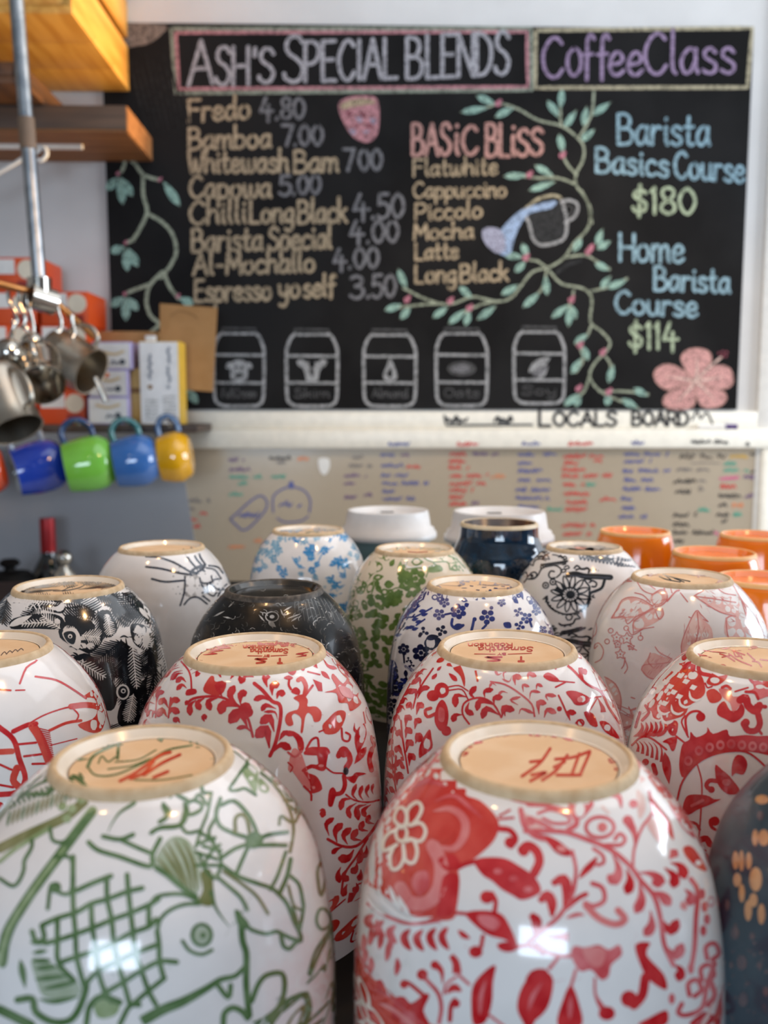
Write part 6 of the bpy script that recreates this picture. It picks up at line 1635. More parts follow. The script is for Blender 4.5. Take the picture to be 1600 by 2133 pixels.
D.stroke([(960, 700), (960, 640), (900, 560), (930, 550), (980, 560)], 16, b, 0); D.stroke([(990, 640), (1030, 640), (1045, 600), (1000, 570), (960, 590)], 16, b, 0); D.stroke([(1140, 560), (1110, 650), (1040, 690), (970, 720), (960, 800), (930, 870)], 26, b, 0); D.stroke([(1020, 770), (990, 760), (1010, 740)], 12, b, 0)
D.stroke([(680, 1000), (700, 1035), (740, 1030), (760, 990)], 14, b, 0); D.stroke([(600, 1080), (640, 1100), (760, 1080), (790, 1030), (840, 1020)], 18, b, 0); D.stroke([(660, 1120), (700, 1095), (740, 1110)], 10, b, 0); D.stroke([(800, 960), (850, 1010)], 16, b, 0); D.stroke([(640, 1190), (750, 1170), (860, 1140)], 40, b, 0)
for k in range(6): D.stroke([(1280 + k * 36, 350 + k * 8), (1300 + k * 36, 400), (1320 + k * 36, 365 + k * 8)], 12, K_grey, 0)
st = c.stamp = Draw(6); st.view(1060, 1110, .175)
st.blob([(680, 130), (800, 120), (900, 150), (1050, 170), (980, 200), (800, 200), (700, 180)], K_grey, 0); st.blob([(770, 170), (860, 165), (930, 180), (850, 200)], K_redink, 1); st.blob([(1200, 140), (1290, 130), (1310, 160), (1220, 175)], K_grey, 0); st.blob([(850, 70), (1000, 85), (1130, 110), (1000, 115)], K_grey, 0)

# --- pale pink leaf cup
c = CUPS['pinkleaf']; D = c.D; p_ = ink('pink_line', (204, 116, 112), (216, 142, 136)); pw = ink('pink_shade', (222, 168, 160), (230, 190, 182), 150)
D.view(1200, 1170, .25)
D.blob([(295, 470), (340, 400), (385, 330), (470, 300), (560, 330), (640, 370), (600, 420), (480, 470), (400, 470)], pw, 0); D.blob([(480, 500), (560, 430), (640, 390), (720, 400), (720, 460), (640, 520), (500, 570)], pw, 0); D.blob([(620, 300), (690, 240), (760, 270), (740, 330), (660, 370)], pw, 0)
D.stroke([(295, 470), (340, 400), (385, 320), (470, 295), (560, 320), (640, 370)], 9, p_, 1); D.stroke([(295, 470), (400, 460), (430, 520), (500, 460), (560, 430), (640, 385)], 9, p_, 1); D.stroke([(480, 600), (480, 500), (560, 440), (650, 390)], 8, p_, 1); D.stroke([(480, 590), (560, 560), (650, 545)], 8, p_, 1); D.stroke([(510, 170), (560, 240), (640, 270), (690, 240)], 9, p_, 1)
D.stroke([(520, 165), (600, 190), (660, 230)], 10, p_, 1); D.stroke([(490, 260), (560, 280), (620, 340)], 9, p_, 1); D.stroke([(630, 280), (700, 235), (750, 250), (760, 310), (720, 360), (660, 380)], 10, p_, 1); D.stroke([(730, 190), (740, 250)], 16, p_, 1); D.stroke([(760, 330), (830, 250), (860, 240)], 14, p_, 1); D.stroke([(790, 225), (800, 260)], 10, p_, 1); D.stroke([(870, 260), (930, 335)], 10, p_, 1)
D.stroke([(660, 400), (680, 460), (700, 480), (730, 440), (720, 390)], 9, p_, 1)
rg = random.Random(6)
for k in range(46):
    t = rg.random(); x = 340 + 380 * t; y = 450 - 90 * t + rg.uniform(-80, 110) * (1 - abs(t - .5))
    D.stroke([(x, y), (x + rg.uniform(20, 60), y - rg.uniform(10, 50))], 5, p_, 1, taper='b')
D.blob([(985, 285), (1060, 240), (1160, 190), (1200, 140), (1300, 140), (1420, 280), (1560, 470), (1640, 640), (1500, 640), (1380, 560), (1330, 450), (1200, 420), (1080, 350)], pw, 0); D.blob([(1250, 470), (1330, 460), (1420, 640), (1250, 620)], pw, 0); D.blob([(930, 540), (1000, 410), (1060, 480), (1130, 560), (1120, 700), (900, 760), (880, 680)], K_blush, 0); D.blob([(545, 900), (600, 800), (640, 760), (720, 790), (820, 830), (700, 960), (620, 980)], pw, 0)
for L in ([(985, 285), (1080, 350), (1200, 420), (1330, 455)], [(985, 285), (1100, 220), (1170, 180)], [(1000, 290), (1150, 310), (1330, 340)], [(1250, 470), (1255, 560), (1270, 640)], [(1250, 470), (1300, 450)], [(880, 760), (880, 680), (930, 540), (1000, 410), (1040, 440), (1100, 500)], [(1010, 420), (1020, 560), (990, 700)], [(1060, 480), (1100, 500)], [(940, 460), (960, 470)],
          [(545, 900), (570, 860), (700, 850), (820, 830)], [(660, 710), (700, 760), (800, 810)], [(620, 760), (600, 830), (640, 880)], [(545, 900), (600, 960), (660, 980)], [(1160, 200), (1230, 260), (1330, 280)], [(1310, 200), (1420, 400), (1480, 620)], [(1500, 440), (1560, 640)], [(1380, 330), (1440, 520)]):
    D.stroke(L, 9, p_, 1)
for k in range(70):
    t = rg.random(); x = 1030 + 560 * t; y = 280 + 300 * t + rg.uniform(-90, 90); D.stroke([(x, y), (x + rg.uniform(20, 60), y + rg.uniform(-10, 46))], 6, p_ if k % 2 else K_blush, 1, taper='b')
for k in range(26):
    x, y = rg.uniform(900, 1120), rg.uniform(500, 740); D.stroke([(x, y), (x + rg.uniform(-20, 20), y + 50)], 5, p_, 1, taper='b')
    x, y = rg.uniform(570, 780), rg.uniform(780, 960); D.stroke([(x, y), (x + 30, y - 40)], 5, p_, 1, taper='b')
for L in ([(480, 70), (380, 110), (280, 230), (180, 380), (100, 470), (60, 560), (20, 680)], [(500, 160), (400, 170), (310, 210), (220, 330), (150, 430)], [(470, 100), (430, 150), (330, 170)]): D.stroke(L, 12, p_, 0)
D.blob([(470, 70), (400, 90), (330, 170), (420, 160), (520, 160)], pw, 0); D.blob([(300, 220), (200, 340), (140, 440), (180, 400), (260, 290)], pw, 0)
D.stroke([(150, 430), (170, 520), (165, 600), (125, 635), (115, 595), (145, 575)], 9, p_, 0); D.stroke([(180, 700), (155, 725), (160, 690), (195, 680), (230, 740), (210, 810), (160, 840)], 9, p_, 0)
def star(x, y, r):
    P = []
    for k in range(10):
        a = 2 * PI * k / 10 - .3; R_ = r if k % 2 == 0 else r * .55; P.append((x + R_ * math.cos(a), y + R_ * math.sin(a)))
    D.stroke(P, 8, p_, 1, closed=True); D.dot(x, y, 8, p_, 1)
for (x, y, r) in ((340, 630, 46), (425, 640, 52), (370, 770, 44), (350, 690, 34), (460, 710, 30)): star(x, y, r)
for (x, y) in ((290, 575), (260, 665), (420, 555), (538, 635)): D.stroke([(x + 20 * math.cos(t), y + 20 * math.sin(t)) for t in [k * PI / 3 for k in range(6)]], 8, p_, 1, closed=True)
for L in ([(540, 590), (538, 620)], [(440, 700), (505, 738)], [(400, 800), (430, 880), (405, 930)], [(410, 800), (400, 860), (380, 890)], [(430, 560), (470, 610), (560, 560)]): D.stroke(L, 9, p_, 1)
D.blob([(240, 960), (330, 1020), (380, 1130), (370, 1240), (300, 1120)], pw, 0); D.stroke([(240, 960), (330, 1020), (375, 1130), (370, 1240)], 9, p_, 1); D.stroke([(460, 1130), (490, 1140)], 10, p_, 1); D.blob([(430, 1400), (450, 1260), (490, 1330), (470, 1400)], pw, 0); D.stroke([(440, 1210), (490, 1330), (520, 1400)], 9, p_, 1)
st = c.stamp = Draw(6); st.view(1200, 1170, .25)
for L in ([(725, 105), (800, 130), (950, 165)], [(695, 125), (760, 150), (870, 170)], [(740, 115), (790, 150)], [(820, 140), (900, 170)]): st.stroke(L, 9, b, 0)

# --- insect cup
c = CUPS['bug']; D = c.D; i_ = ink('blue_black', (26, 32, 46), (44, 52, 68))
D.view(0, 1080, .34375)
for L in ([(885, 230), (960, 236), (1050, 265), (1130, 310), (1155, 325)], [(885, 293), (980, 305), (1080, 330), (1150, 340)], [(920, 366), (1000, 384), (1110, 376)], [(1112, 190), (1150, 255), (1195, 305)], [(1160, 178), (1190, 245), (1235, 295)], [(1200, 172), (1212, 230), (1245, 280)]): D.stroke(L, 13, i_, 0)
D.blob([(1150, 318), (1200, 285), (1245, 280), (1235, 310), (1190, 335), (1155, 350)], i_, 0); D.blob([(1125, 350), (1190, 340), (1240, 400), (1250, 470), (1160, 480), (1110, 450)], ink('stipple', (150, 146, 144), (206, 200, 194), 500), 0)
for L in ([(1120, 350), (1118, 440), (1092, 527)], [(1116, 522), (1150, 485), (1200, 478), (1255, 518)], [(1190, 340), (1215, 310), (1240, 320)], [(1210, 360), (1220, 390), (1270, 390), (1300, 370)], [(1250, 300), (1300, 310), (1330, 350), (1340, 360)], [(1265, 285), (1320, 295), (1350, 330)], [(1270, 390), (1320, 430), (1360, 430)], [(1220, 400), (1245, 440), (1225, 450)], [(1300, 370), (1340, 365)],
          [(1240, 440), (1290, 470), (1310, 450)], [(1255, 400), (1260, 450)], [(1280, 350), (1290, 385)], [(1230, 470), (1270, 500)], [(1380, 300), (1400, 370), (1360, 410)], [(1350, 420), (1320, 470)]): D.stroke(L, 10, i_, 1)
D.blob([(1370, 330), (1400, 320), (1425, 390), (1390, 400)], i_, 0)
rg = random.Random(21)
for k in range(60): D.dot(rg.uniform(1030, 1330), rg.uniform(290, 470), rg.uniform(2, 4), i_, 0)

for c in CUPS.values():
    c.D.tx = None
for k, c in CUPS.items():
    c.build(k not in ('bug', 'crab'))

# ------------------------------------------------------------------ takeaway cups, orange cups, dark blue cup
M_or = mat('glaze_orange', (248, 128, 14), 0.14, coat=0.5, rgb2=(250, 136, 22), scale=20)
M_orfoot = mat('foot_cream_orange', (236, 178, 110), 0.5, rgb2=(240, 190, 130), scale=80)
SH_OR = [(0, 0), (.03, .12), (.12, .3), (.3, .55), (.5, .74), (.75, .9), (1, 1)]
for i, (px, wpx, lab) in enumerate([((1323, 1104), 142, 'plain orange cup furthest left of the orange cups, behind the black mandala cup'), ((1488, 1148), 166, 'plain orange cup in the middle of the orange cups, behind the pink leaf cup'),
                                    ((1574, 1112), 140, 'plain orange cup furthest back, against the right edge'), ((1590, 1202), 186, 'plain orange cup half hidden behind the pink leaf cup, lowest in view')]):
    top = ZS + 0.081
    p = at_z(px[0], px[1], top)
    rb = wpx / 2 / F * ((p - CO) @ (CM @ Vector((0, 0, -1))))
    cup('orange%d' % i, px, rb, rb * 1.36, 0.081, lab, top=top, group='plain orange cups', shape=SH_OR, foot=M_orfoot, glaze=M_or, well=M_or, foot_w=0.004, well_d=0.004).build()
M_dkb = mat('glaze_midnight_blue', (6, 16, 30), 0.1, coat=0.6, rgb2=(18, 52, 78), scale=140, lo=.35, hi=.75)
M_brn = mat('glaze_dark_brown', (52, 34, 24), 0.25, rgb2=(74, 50, 36), scale=200)
M_ftc = mat('foot_cream', (206, 186, 152), 0.55, rgb2=(220, 204, 174), scale=100)
top = ZS + 0.101
cup('midnight', (1040, 1087), 0.0262, 0.0335, 0.101, 'glossy midnight blue cup with a brown well, in front of a white takeaway lid', top=top, group=None,
    shape=[(0, 0), (.05, .03), (.09, .12), (.14, .45), (.2, .8), (.28, .95), (.4, 1), (.7, 1), (1, .9)], foot=M_ftc, glaze=M_dkb, well=M_brn, foot_w=0.0042, well_d=0.006).build()

M_lid = mat('lid_white', (226, 222, 218), 0.35)
M_paper = mat('paper_cup_teal', (150, 178, 176), 0.6)
for (px, Y, rl, lab) in [((808, 1062), 0.80, 0.0445, 'white lidded takeaway cup behind the sky blue and green cups'), ((1040, 1064), 0.72, 0.0452, 'white lidded takeaway cup behind the midnight blue cup')]:
    p = at_y(px[0], px[1], Y)
    zt = p.z
    t = empty('takeaway_cup', (p.x, Y, ZS), lab, 'cup', 'lidded takeaway cups')
    h = zt - ZS
    m = MB(); m.lathe([(0.0001, ZS + 0.0005), (0.028, ZS + 0.0005), (0.029, ZS), (0.030, ZS + 0.001), (rl - 0.0055, zt - 0.022), (rl - 0.004, zt - 0.020), (rl - 0.005, zt - 0.019), (0.0001, zt - 0.019)], M_paper, 64, (p.x, Y, 0)); part(m, 'paper_body', t)
    m = MB(); m.lathe([(rl - 0.003, zt - 0.0245), (rl - 0.0005, zt - 0.0245), (rl, zt - 0.023), (rl - 0.0004, zt - 0.0195), (rl - 0.002, zt - 0.0185), (rl - 0.0025, zt - 0.016), (rl - 0.0055, zt - 0.0145),
                       (rl - 0.0075, zt - 0.002), (rl - 0.0085, zt), (rl - 0.0105, zt), (rl - 0.0125, zt - 0.0015), (rl - 0.015, zt - 0.005), (rl - 0.017, zt - 0.0055), (0.0001, zt - 0.0055)], M_lid, 64, (p.x, Y, 0)); part(m, 'lid', t, angle=60)
    m = MB(); m.prism([(p.x - 0.006, Y + rl - 0.019), (p.x + 0.006, Y + rl - 0.019), (p.x + 0.006, Y + rl - 0.017), (p.x - 0.006, Y + rl - 0.017)], 'z', zt - 0.0055, zt - 0.0045, M_cab); part(m, 'sip_hole', t)

# ------------------------------------------------------------------ shelves on the wall
M_walnut = mat('shelf_dark_wood', (62, 48, 40), 0.6, rgb2=(82, 64, 52), scale=5, stretch=(1, 14, 14), detail=6)
M_under = mat('shelf_raw_wood', (136, 88, 48), 0.65, rgb2=(160, 108, 62), scale=6, stretch=(1, 14, 14), detail=6)  # lit tone of the upper shelf's underside and end, put into the colour
YF = 1.575                       # front of the shelves
def shelf(name, xr_px, y_top, y_bot, lab, yf):
    a = at_y(xr_px, y_top, yf); b_ = at_y(xr_px, y_bot, yf)
    m = MB(); m.box((-1.9, yf, b_.z), (a.x, YW - 0.0005, a.z), M_walnut, 0.002)
    o = m.build(name, angle=30)
    tag(o, lab, 'shelf')
    return o, a, b_
YU = YW * 0.895
a = at_y(262, 219, YU); b_ = at_y(262, 275, YU)
m = MB(); m.box((-1.9, YU, b_.z + 0.004), (a.x, YW - 0.0005, a.z), M_walnut, 0.002)
us = m.build('wall_shelf', angle=30); tag(us, 'thick dark wooden upper shelf whose cut end stops at the chalkboard', 'shelf')
m = MB(); m.box((-1.9, YU + 0.001, b_.z), (a.x - 0.0008, YW - 0.0005, b_.z + 0.004), M_under); part(m, 'underside', us)
m = MB(); m.box((a.x, YU + 0.001, b_.z + 0.001), (a.x + 0.0015, YW - 0.0005, a.z - 0.001), M_under); part(m, 'end_grain', us)

YL = YW * 0.90
a = at_y(410, 884, YL); b_ = at_y(410, 901, YL)
ZL = a.z                         # top of the mug shelf
m = MB(); m.box((-1.9, YL, b_.z), (a.x, YW - 0.0225, a.z), M_walnut, 0.002)
ls = m.build('wall_shelf', angle=30); tag(ls, 'thin dark wooden lower shelf with tea boxes on top and mugs hanging below', 'shelf')
ZLB = b_.z

# crates
M_pine = mat('crate_pine', (204, 142, 56), 0.55, rgb2=(226, 168, 80), scale=5, stretch=(14, 1, 14), detail=5)
M_dkpine = mat('crate_dark_stain', (70, 44, 26), 0.6, rgb2=(92, 60, 36), scale=5, stretch=(14, 1, 14), detail=5)
def crate(xr_, yf, yb, zb, zt_, xl_, mm, lab, slats=3, kind='wooden_crate'):
    """open crate: bottom boards, slatted sides and front, all real boards"""
    t = empty(kind, ((xl_ + xr_) / 2, yb, zb), lab, 'crate')
    th = 0.012
    nb = 3
    d = (yb - yf) / nb
    m = MB()
    for k in range(nb):
        m.box((xl_, yf + k * d + 0.0004, zb), (xr_, yf + (k + 1) * d - 0.0012, zb + th), mm, 0.001)
    part(m, 'bottom_boards', t, angle=30)
    hs = (zt_ - zb - th) / slats
    for nm, xa, xb in (('side_slats', xr_ - th, xr_), ('side_slats', xl_, xl_ + th)):
        m = MB()
        for k in range(slats):
            z0 = zb + th + k * hs
            m.box((xa, yf + 0.0, z0 + 0.0002), (xb, yb, z0 + hs - (0.016 if k < slats - 1 else 0)), mm, 0.001)
        part(m, nm, t, angle=30)
        m = MB()
        m.box((xa - (0 if xa > 0 else 0.0) - 0.012 if xb == xr_ else xb, yb - 0.03, zb + th), (xa if xb == xr_ else xb + 0.012, yb - 0.006, zt_), mm, 0.001)
        part(m, 'corner_post', t, angle=30)
    for nm, ya, yb_ in (('front_slats', yf, yf + th), ('back_slats', yb - th, yb)):
        m = MB()
        for k in range(slats):
            z0 = zb + th + k * hs
            m.box((xl_ + th + 0.0003, ya, z0 + 0.0002), (xr_ - th - 0.0003, yb_, z0 + hs - (0.016 if k < slats - 1 else 0)), mm, 0.001)
        part(m, nm, t, angle=30)
    return t
yf = YW * 0.81
p = at_y(150, 28, yf)
crate(p.x, yf, YW - 0.0005, p.z, p.z + 0.26, p.x - 0.44, M_pine, 'honey-coloured slatted wooden crate fixed on the wall above the upper shelf')
yf2 = YW * 0.84
p = at_y(42, 86, yf2)
zc_ = at_y(262, 219, YU).z + 0.0003
crate(p.x, yf2, YW - 0.0005, zc_, p.z - 0.03, p.x - 0.42, M_dkpine, 'dark stained wooden crate standing on the upper shelf under the honey-coloured crate', 1)

# ------------------------------------------------------------------ hanging pole with steel jugs
M_galv = mat('galvanised_pipe', (150, 156, 162), 0.36, 1.0, rgb2=(176, 180, 184), scale=60)
M_chrome = mat('polished_steel', (190, 184, 174), 0.14, 1.0, rgb2=(200, 194, 184), scale=10)
M_dull = mat('worn_steel', (190, 182, 168), 0.34, 1.0, rgb2=(180, 172, 160), scale=30)
YP = 1.30
a = at_y(34, 0, YP); b_ = at_y(82, 588, YP)
d = (b_ - a)
top = a - d * ((CEIL - a.z) / -d.z)
pole = empty('pipe_rack', top, 'galvanised pipe hanging from the ceiling with a rail of steel jugs at its foot', 'rack')
m = MB(); m.tube([top, a + d * 0.415], 0.0098, M_galv, 24); part(m, 'upper_pipe', pole)
m = MB(); m.tube([a + d * 0.41, a + d * 0.52], 0.0112, mat('pipe_joint_tape', (128, 104, 84), 0.6), 24); part(m, 'joint_sleeve', pole)
m = MB(); m.tube([a + d * 0.515, b_], 0.0098, M_galv, 24); part(m, 'lower_pipe', pole)
m = MB(); m.tube([b_ + Vector((0, 0, 0.006)), b_ - Vector((0, 0, 0.022))], 0.0165, M_chrome, 28)
tc_ = at_y(84, 622, YP)
ax = Vector((-0.62, -0.66, 0.18)).normalized()
m.tube([tc_ - ax * 0.020, tc_ + ax * 0.018], 0.0185, M_chrome, 28); part(m, 'tee_fitting', pole)
m = MB(); m.tube([tc_ + ax * 0.0178, tc_ + ax * 0.0188], 0.0135, M_black, 24); part(m, 'bore', pole)
ra = at_y(-60, 577, YP - 0.06); rb_ = at_y(100, 616, YP + 0.004); rc = at_y(196, 700, YP + 0.10)
m = MB(); m.tube([ra, rb_, rc], 0.0052, mat('rail_copper', (176, 122, 74), 0.3, 1.0), 16); part(m, 'rail', pole)

def smooth3(P, n=6):
    P = [Vector(p) for p in P]; out = []
    for i in range(len(P) - 1):
        p0 = P[i - 1] if i else P[0] * 2 - P[1]; p1, p2 = P[i], P[i + 1]; p3 = P[i + 2] if i + 2 < len(P) else P[-1] * 2 - P[-2]
        for j in range(n):
            t = j / n
            out.append(0.5 * ((2 * p1) + (p2 - p0) * t + (2 * p0 - 5 * p1 + 4 * p2 - p3) * t * t + (3 * p1 - p0 - 3 * p2 + p3) * t ** 3))
    return out + [P[-1]]
for i, (pts, lab) in enumerate((([(16, 606), (20, 628), (32, 650), (36, 672), (28, 684)], 'steel hook furthest left on the copper rail'), ([(38, 604), (40, 630), (50, 652), (52, 672), (44, 684)], 'steel hook between two others on the copper rail'),
                                ([(54, 606), (58, 632), (66, 660), (70, 690), (62, 700)], 'steel hook just left of the pipe foot'), ([(118, 628), (122, 650), (128, 670), (124, 690), (116, 690)], 'steel hook just right of the pipe foot'),
                                ([(150, 656), (152, 676), (156, 692), (150, 704)], 'steel hook near the far end of the copper rail'))):
    m = MB(); m.tube(smooth3([at_y(x, y, YP - 0.015 + 0.0006 * max(0, x - 60)) for x, y in pts]), 0.0026, M_chrome, 10)
    tag(m.build('steel_hook'), lab, 'hook', 'hooks on the copper rail')

def pitcher(cx, cy, Y, axis, R, L, lab, mm, hang=None, flare=1.0, handle=True):
    """stainless milk jug: axis points from its base to its mouth"""
    c = at_y(cx, cy, Y)
    t = empty('milk_jug', c, lab, 'jug', 'steel jugs on the hanging rail')
    ax = Vector(axis).normalized()
    q = ax.to_track_quat('Z', 'Y').to_matrix()
    prof = [(0.0001, -L / 2), (R * .90, -L / 2), (R * .97, -L / 2 + .004), (R, -L / 2 + .012), (R * 1.0, -L * .1), (R * .93, L * .25), (R * .95 * flare, L / 2), (R * .965 * flare, L / 2 + .0008), (R * .95 * flare - .0016, L / 2),
            (R * .93 - .0016, L * .25), (R - .0016, -L * .1), (R - .0016, -L / 2 + .014), (R * .9, -L / 2 + .004), (0.0001, -L / 2 + .0035)]
    m = MB(); m.lathe(prof, mm, 56, c, q); part(m, 'body', t, angle=50)
    if handle:
        s = q @ Vector((1, 0, 0)) if (q @ Vector((1, 0, 0))).z > 0 else q @ Vector((-1, 0, 0))
        if hang is not None: s = Vector(hang).normalized(); s = (s - ax * s.dot(ax)).normalized()
        P = [c + ax * (L * .36) + s * (R * .95), c + ax * (L * .34) + s * (R * 1.35), c + ax * (L * .12) + s * (R * 1.55), c - ax * (L * .15) + s * (R * 1.4), c - ax * (L * .3) + s * (R * 1.0)]
        m = MB(); m.tube(smooth3(P), 0.0036, mm, 10); part(m, 'handle', t)
    return t
pitcher(150, 752, YP + 0.055, (0.80, -0.25, -0.42), 0.038, 0.074, 'tilted steel milk jug catching a bright glare, right of the pipe', M_dull, (0, 0, 1))
pitcher(80, 772, YP - 0.045, (0.35, -0.70, -0.55), 0.033, 0.070, 'round steel jug hanging mouth-down below the pipe foot', M_chrome, (-.2, 0, 1))
pitcher(8, 838, YP - 0.13, (0.45, -0.30, -0.78), 0.036, 0.085, 'steel jug cut by the left edge, hanging lowest of all', M_dull, (0, 0, 1))
#pitcher(128, 690, YP + 0.14, (0.5, 0.3, -0.8), 0.026, 0.056, 'small steel jug half hidden behind the tilted jug', M_dull, (0, 0, 1))
# ladle and measuring cup
def bowl(cx, cy, Y, axis, R, name, lab, cat, stem):
    c = at_y(cx, cy, Y); ax = Vector(axis).normalized(); q = ax.to_track_quat('Z', 'Y').to_matrix()
    t = empty(name, c, lab, cat)
    prof = [(max(.0001, R * math.sin(k * PI / 20)), -R * math.cos(k * PI / 20)) for k in range(11)] + [(R * 1.02, .0008), (R - .0014, 0)] + [((R - .0014) * math.sin(k * PI / 20) + .0001, -(R - .0014) * math.cos(k * PI / 20)) for k in range(9, -1, -1)]
    m = MB(); m.lathe(prof, M_chrome, 48, c, q); part(m, 'bowl', t, angle=60)
    m = MB(); m.tube(smooth3([at_y(x, y, Y + dy) for x, y, dy in stem]), 0.0028, M_chrome, 10); part(m, 'handle', t)
bowl(18, 735, YP - 0.06, (-0.2, 0.8, -0.3), 0.020, 'steel_ladle', 'small round steel ladle at the left edge beside the hooks', 'ladle', [(22, 712, .002), (26, 690, 0), (30, 676, 0), (26, 668, 0)])
bowl(68, 716, YP - 0.03, (0.1, 0.85, -0.2), 0.016, 'measuring_scoop', 'small steel scoop hanging in front of the pipe foot', 'scoop', [(64, 698, .002), (56, 684, 0), (48, 676, 0)])
m = MB(); p = at_y(198, 786, 1.33); q_ = at_y(221, 836, 1.33); m.tube([p, q_], 0.0042, M_chrome, 12)
tag(m.build('steel_spatula_handle'), 'thin steel handle poking out below the tilted jug towards the white boxes', 'utensil')

# ------------------------------------------------------------------ white rail and cord under the upper shelf
M_wht = mat('white_coating', (232, 228, 222), 0.4)
m = MB(); zr_ = at_y(100, 305, 1.64); rl0, rl1 = at_y(-120, 303, 1.64), at_y(172, 307, 1.64)
m.tube([(rl0.x, 1.64, zr_.z), (rl1.x, 1.64, zr_.z)], 0.0052, M_wht, 14)
tag(m.build('hanging_rod'), 'white rod fixed along the underside of the upper shelf', 'rod')
m = MB(); m.tube(smooth3([at_y(x, y, 1.60) for x, y in ((-60, 392), (0, 358), (40, 335), (72, 312), (92, 308), (97, 322), (86, 334), (72, 330), (74, 318), (84, 312))]), 0.0038, M_wht, 12)
tag(m.build('white_cord'), 'white looped cord behind the pipe, under the upper shelf', 'cord')

# ------------------------------------------------------------------ boxes on the lower shelf
M_orbox = mat('carton_orange', (222, 74, 20), 0.45, rgb2=(226, 84, 28), scale=10); M_wlab = mat('label_white', (232, 226, 220), 0.5); M_redbox = mat('carton_dark_red', (150, 40, 24), 0.5)
def carton(px0, px1, z0, h, Y, dep, mm, name, lab, group, bev=0.0012, cat='box'):
    x0, x1 = at_y(px0, 850, Y).x, at_y(px1, 850, Y).x
    m = MB(); m.box((x0, Y, z0), (x1, Y + dep, z0 + h), mm, bev)
    o = m.build(name, angle=30, loc=((x0 + x1) / 2, Y + dep / 2, z0))
    return tag(o, lab, cat, group), x0, x1
def panel(o, name, x0, x1, z0, z1, Y, mm, lab=None):
    m = MB(); m.box((x0, Y - 0.0005, z0), (x1, Y + 0.0002, z1), mm)
    p = part(m, name, o, smooth=False)
    if lab: p['label'] = lab
    return p
def disc(o, name, x, z, r, Y, mm):
    m = MB(); m.prism([(x + r * math.cos(2 * PI * k / 32), z + r * math.sin(2 * PI * k / 32)) for k in range(32)], 'y', Y - 0.0006, Y + 0.0002, mm); return part(m, name, o, smooth=False)
def print_on(o, name, D, Y, off=0.0011):
    plane_obj(D, name, Y, o, off)
hb = 0.0575
YB = 1.596
ordn = ['at the bottom', 'second from the bottom', 'third from the bottom', 'fourth up', 'on top']
for (cols, n) in (((-46, 75), 5), ((81, 178), 4)):
    for k in range(n):
        sh = (0, 3, -2, 8, 22)[k] if cols[0] < 0 else (0, 4, 9, 13)[k]
        lab = 'orange tea box %s of the %s' % (ordn[k] if not (n == 4 and k == 3) else 'on top', 'left stack, cut by the picture edge' if cols[0] < 0 else 'right stack beside the white boxes')
        o, x0, x1 = carton(cols[0] + sh, cols[1] + sh, ZL + k * (hb + 0.0003), hb, YB, 0.11, M_orbox, 'tea_box', lab, 'orange tea boxes on the lower shelf')
        z0 = ZL + k * (hb + 0.0003); w_ = x1 - x0
        panel(o, 'label_panel', x0 + .05 * w_, x0 + .56 * w_, z0 + .5 * hb, z0 + .94 * hb, YB, M_wlab)
        disc(o, 'round_badge', x0 + .77 * w_, z0 + .64 * hb, 0.0165, YB, mat('badge_cream', (236, 220, 196), 0.5))
        panel(o, 'dark_print', x0 + .60 * w_, x0 + .9 * w_, z0 + .08 * hb, z0 + .3 * hb, YB, M_redbox)
M_lil = mat('carton_lilac', (176, 164, 204), 0.5); M_wcar = mat('carton_white', (236, 230, 226), 0.5)
hw = 0.0475
for k, (px0, px1) in enumerate(((183, 268), (187, 268), (196, 277))):
    z0 = ZL + k * (hw + 0.0003)
    o, x0, x1 = carton(px0, px1, z0, hw, 1.579, 0.10, M_lil, 'tea_carton', 'white tea carton with lilac edges, %s of the stack of three' % ('bottom', 'middle', 'top')[k], 'white lilac-edged tea cartons')
    w_ = x1 - x0
    panel(o, 'front_panel', x0 + .03 * w_, x1 - .04 * w_, z0 + .05 * hw, z0 + .95 * hw, 1.579, M_wcar)
    D = Draw(8)
    pxa, pxb = px0 + 6, px1 - 6
    yy = 878 - k * 55.6
    D.stroke([(pxa + 12, yy - 34), (pxa + 36, yy - 29), (pxb - 14, yy - 35)], 5, mat('print_gold', (220, 190, 140), 0.5))
    R2 = random.Random(k); scrib(D, pxb - 40, yy - 12, pxb - 14, 10, mat('print_grey', (150, 150, 156), 0.5), 4, R2); D.dot(pxb - 16, yy - 13, 6, mat('print_dark', (70, 76, 84), 0.5))
    if k == 1: D.stroke([(pxa + 16, yy - 42), (pxa + 30, yy - 41)], 10, mat('print_orange', (224, 110, 50), 0.5))
    print_on(o, 'printing', D, 1.579)
M_yel = mat('carton_yellow', (222, 176, 60), 0.5); M_kraft = mat('cardboard', (168, 122, 72), 0.75, rgb2=(176, 130, 80), scale=30)
o, x0, x1 = carton(293, 378, ZL, 0.1445, 1.586, 0.05, M_yel, 'tea_carton', 'tall white carton with yellow sides standing at the end of the shelf', None)
panel(o, 'front_panel', x0 + .0008, x1 - .004, ZL + .001, ZL + .1435, 1.586, M_wcar)
m = MB(); m.box((x0 + .010, 1.592, ZL + .1443), (x0 + .028, 1.600, ZL + .155), M_wcar, 0.001); part(m, 'top_tab', o)
D = Draw(8); R2 = random.Random(9)
for (x, y0, y1) in ((313, 740, 790), (352, 725, 760), (352, 765, 800)):
    D.stroke([(x + R2.uniform(-3, 3), y) for y in range(y0, y1, 6)], 6, mat('print_grey', (150, 150, 156), 0.5))
for y in range(826, 870, 8): scrib(D, 340, y, 368, 5, mat('print_pale', (196, 190, 184), 0.5), 2.5, R2); scrib(D, 302, y + 8, 330, 5, mat('print_pale', (196, 190, 184), 0.5), 2.5, R2)
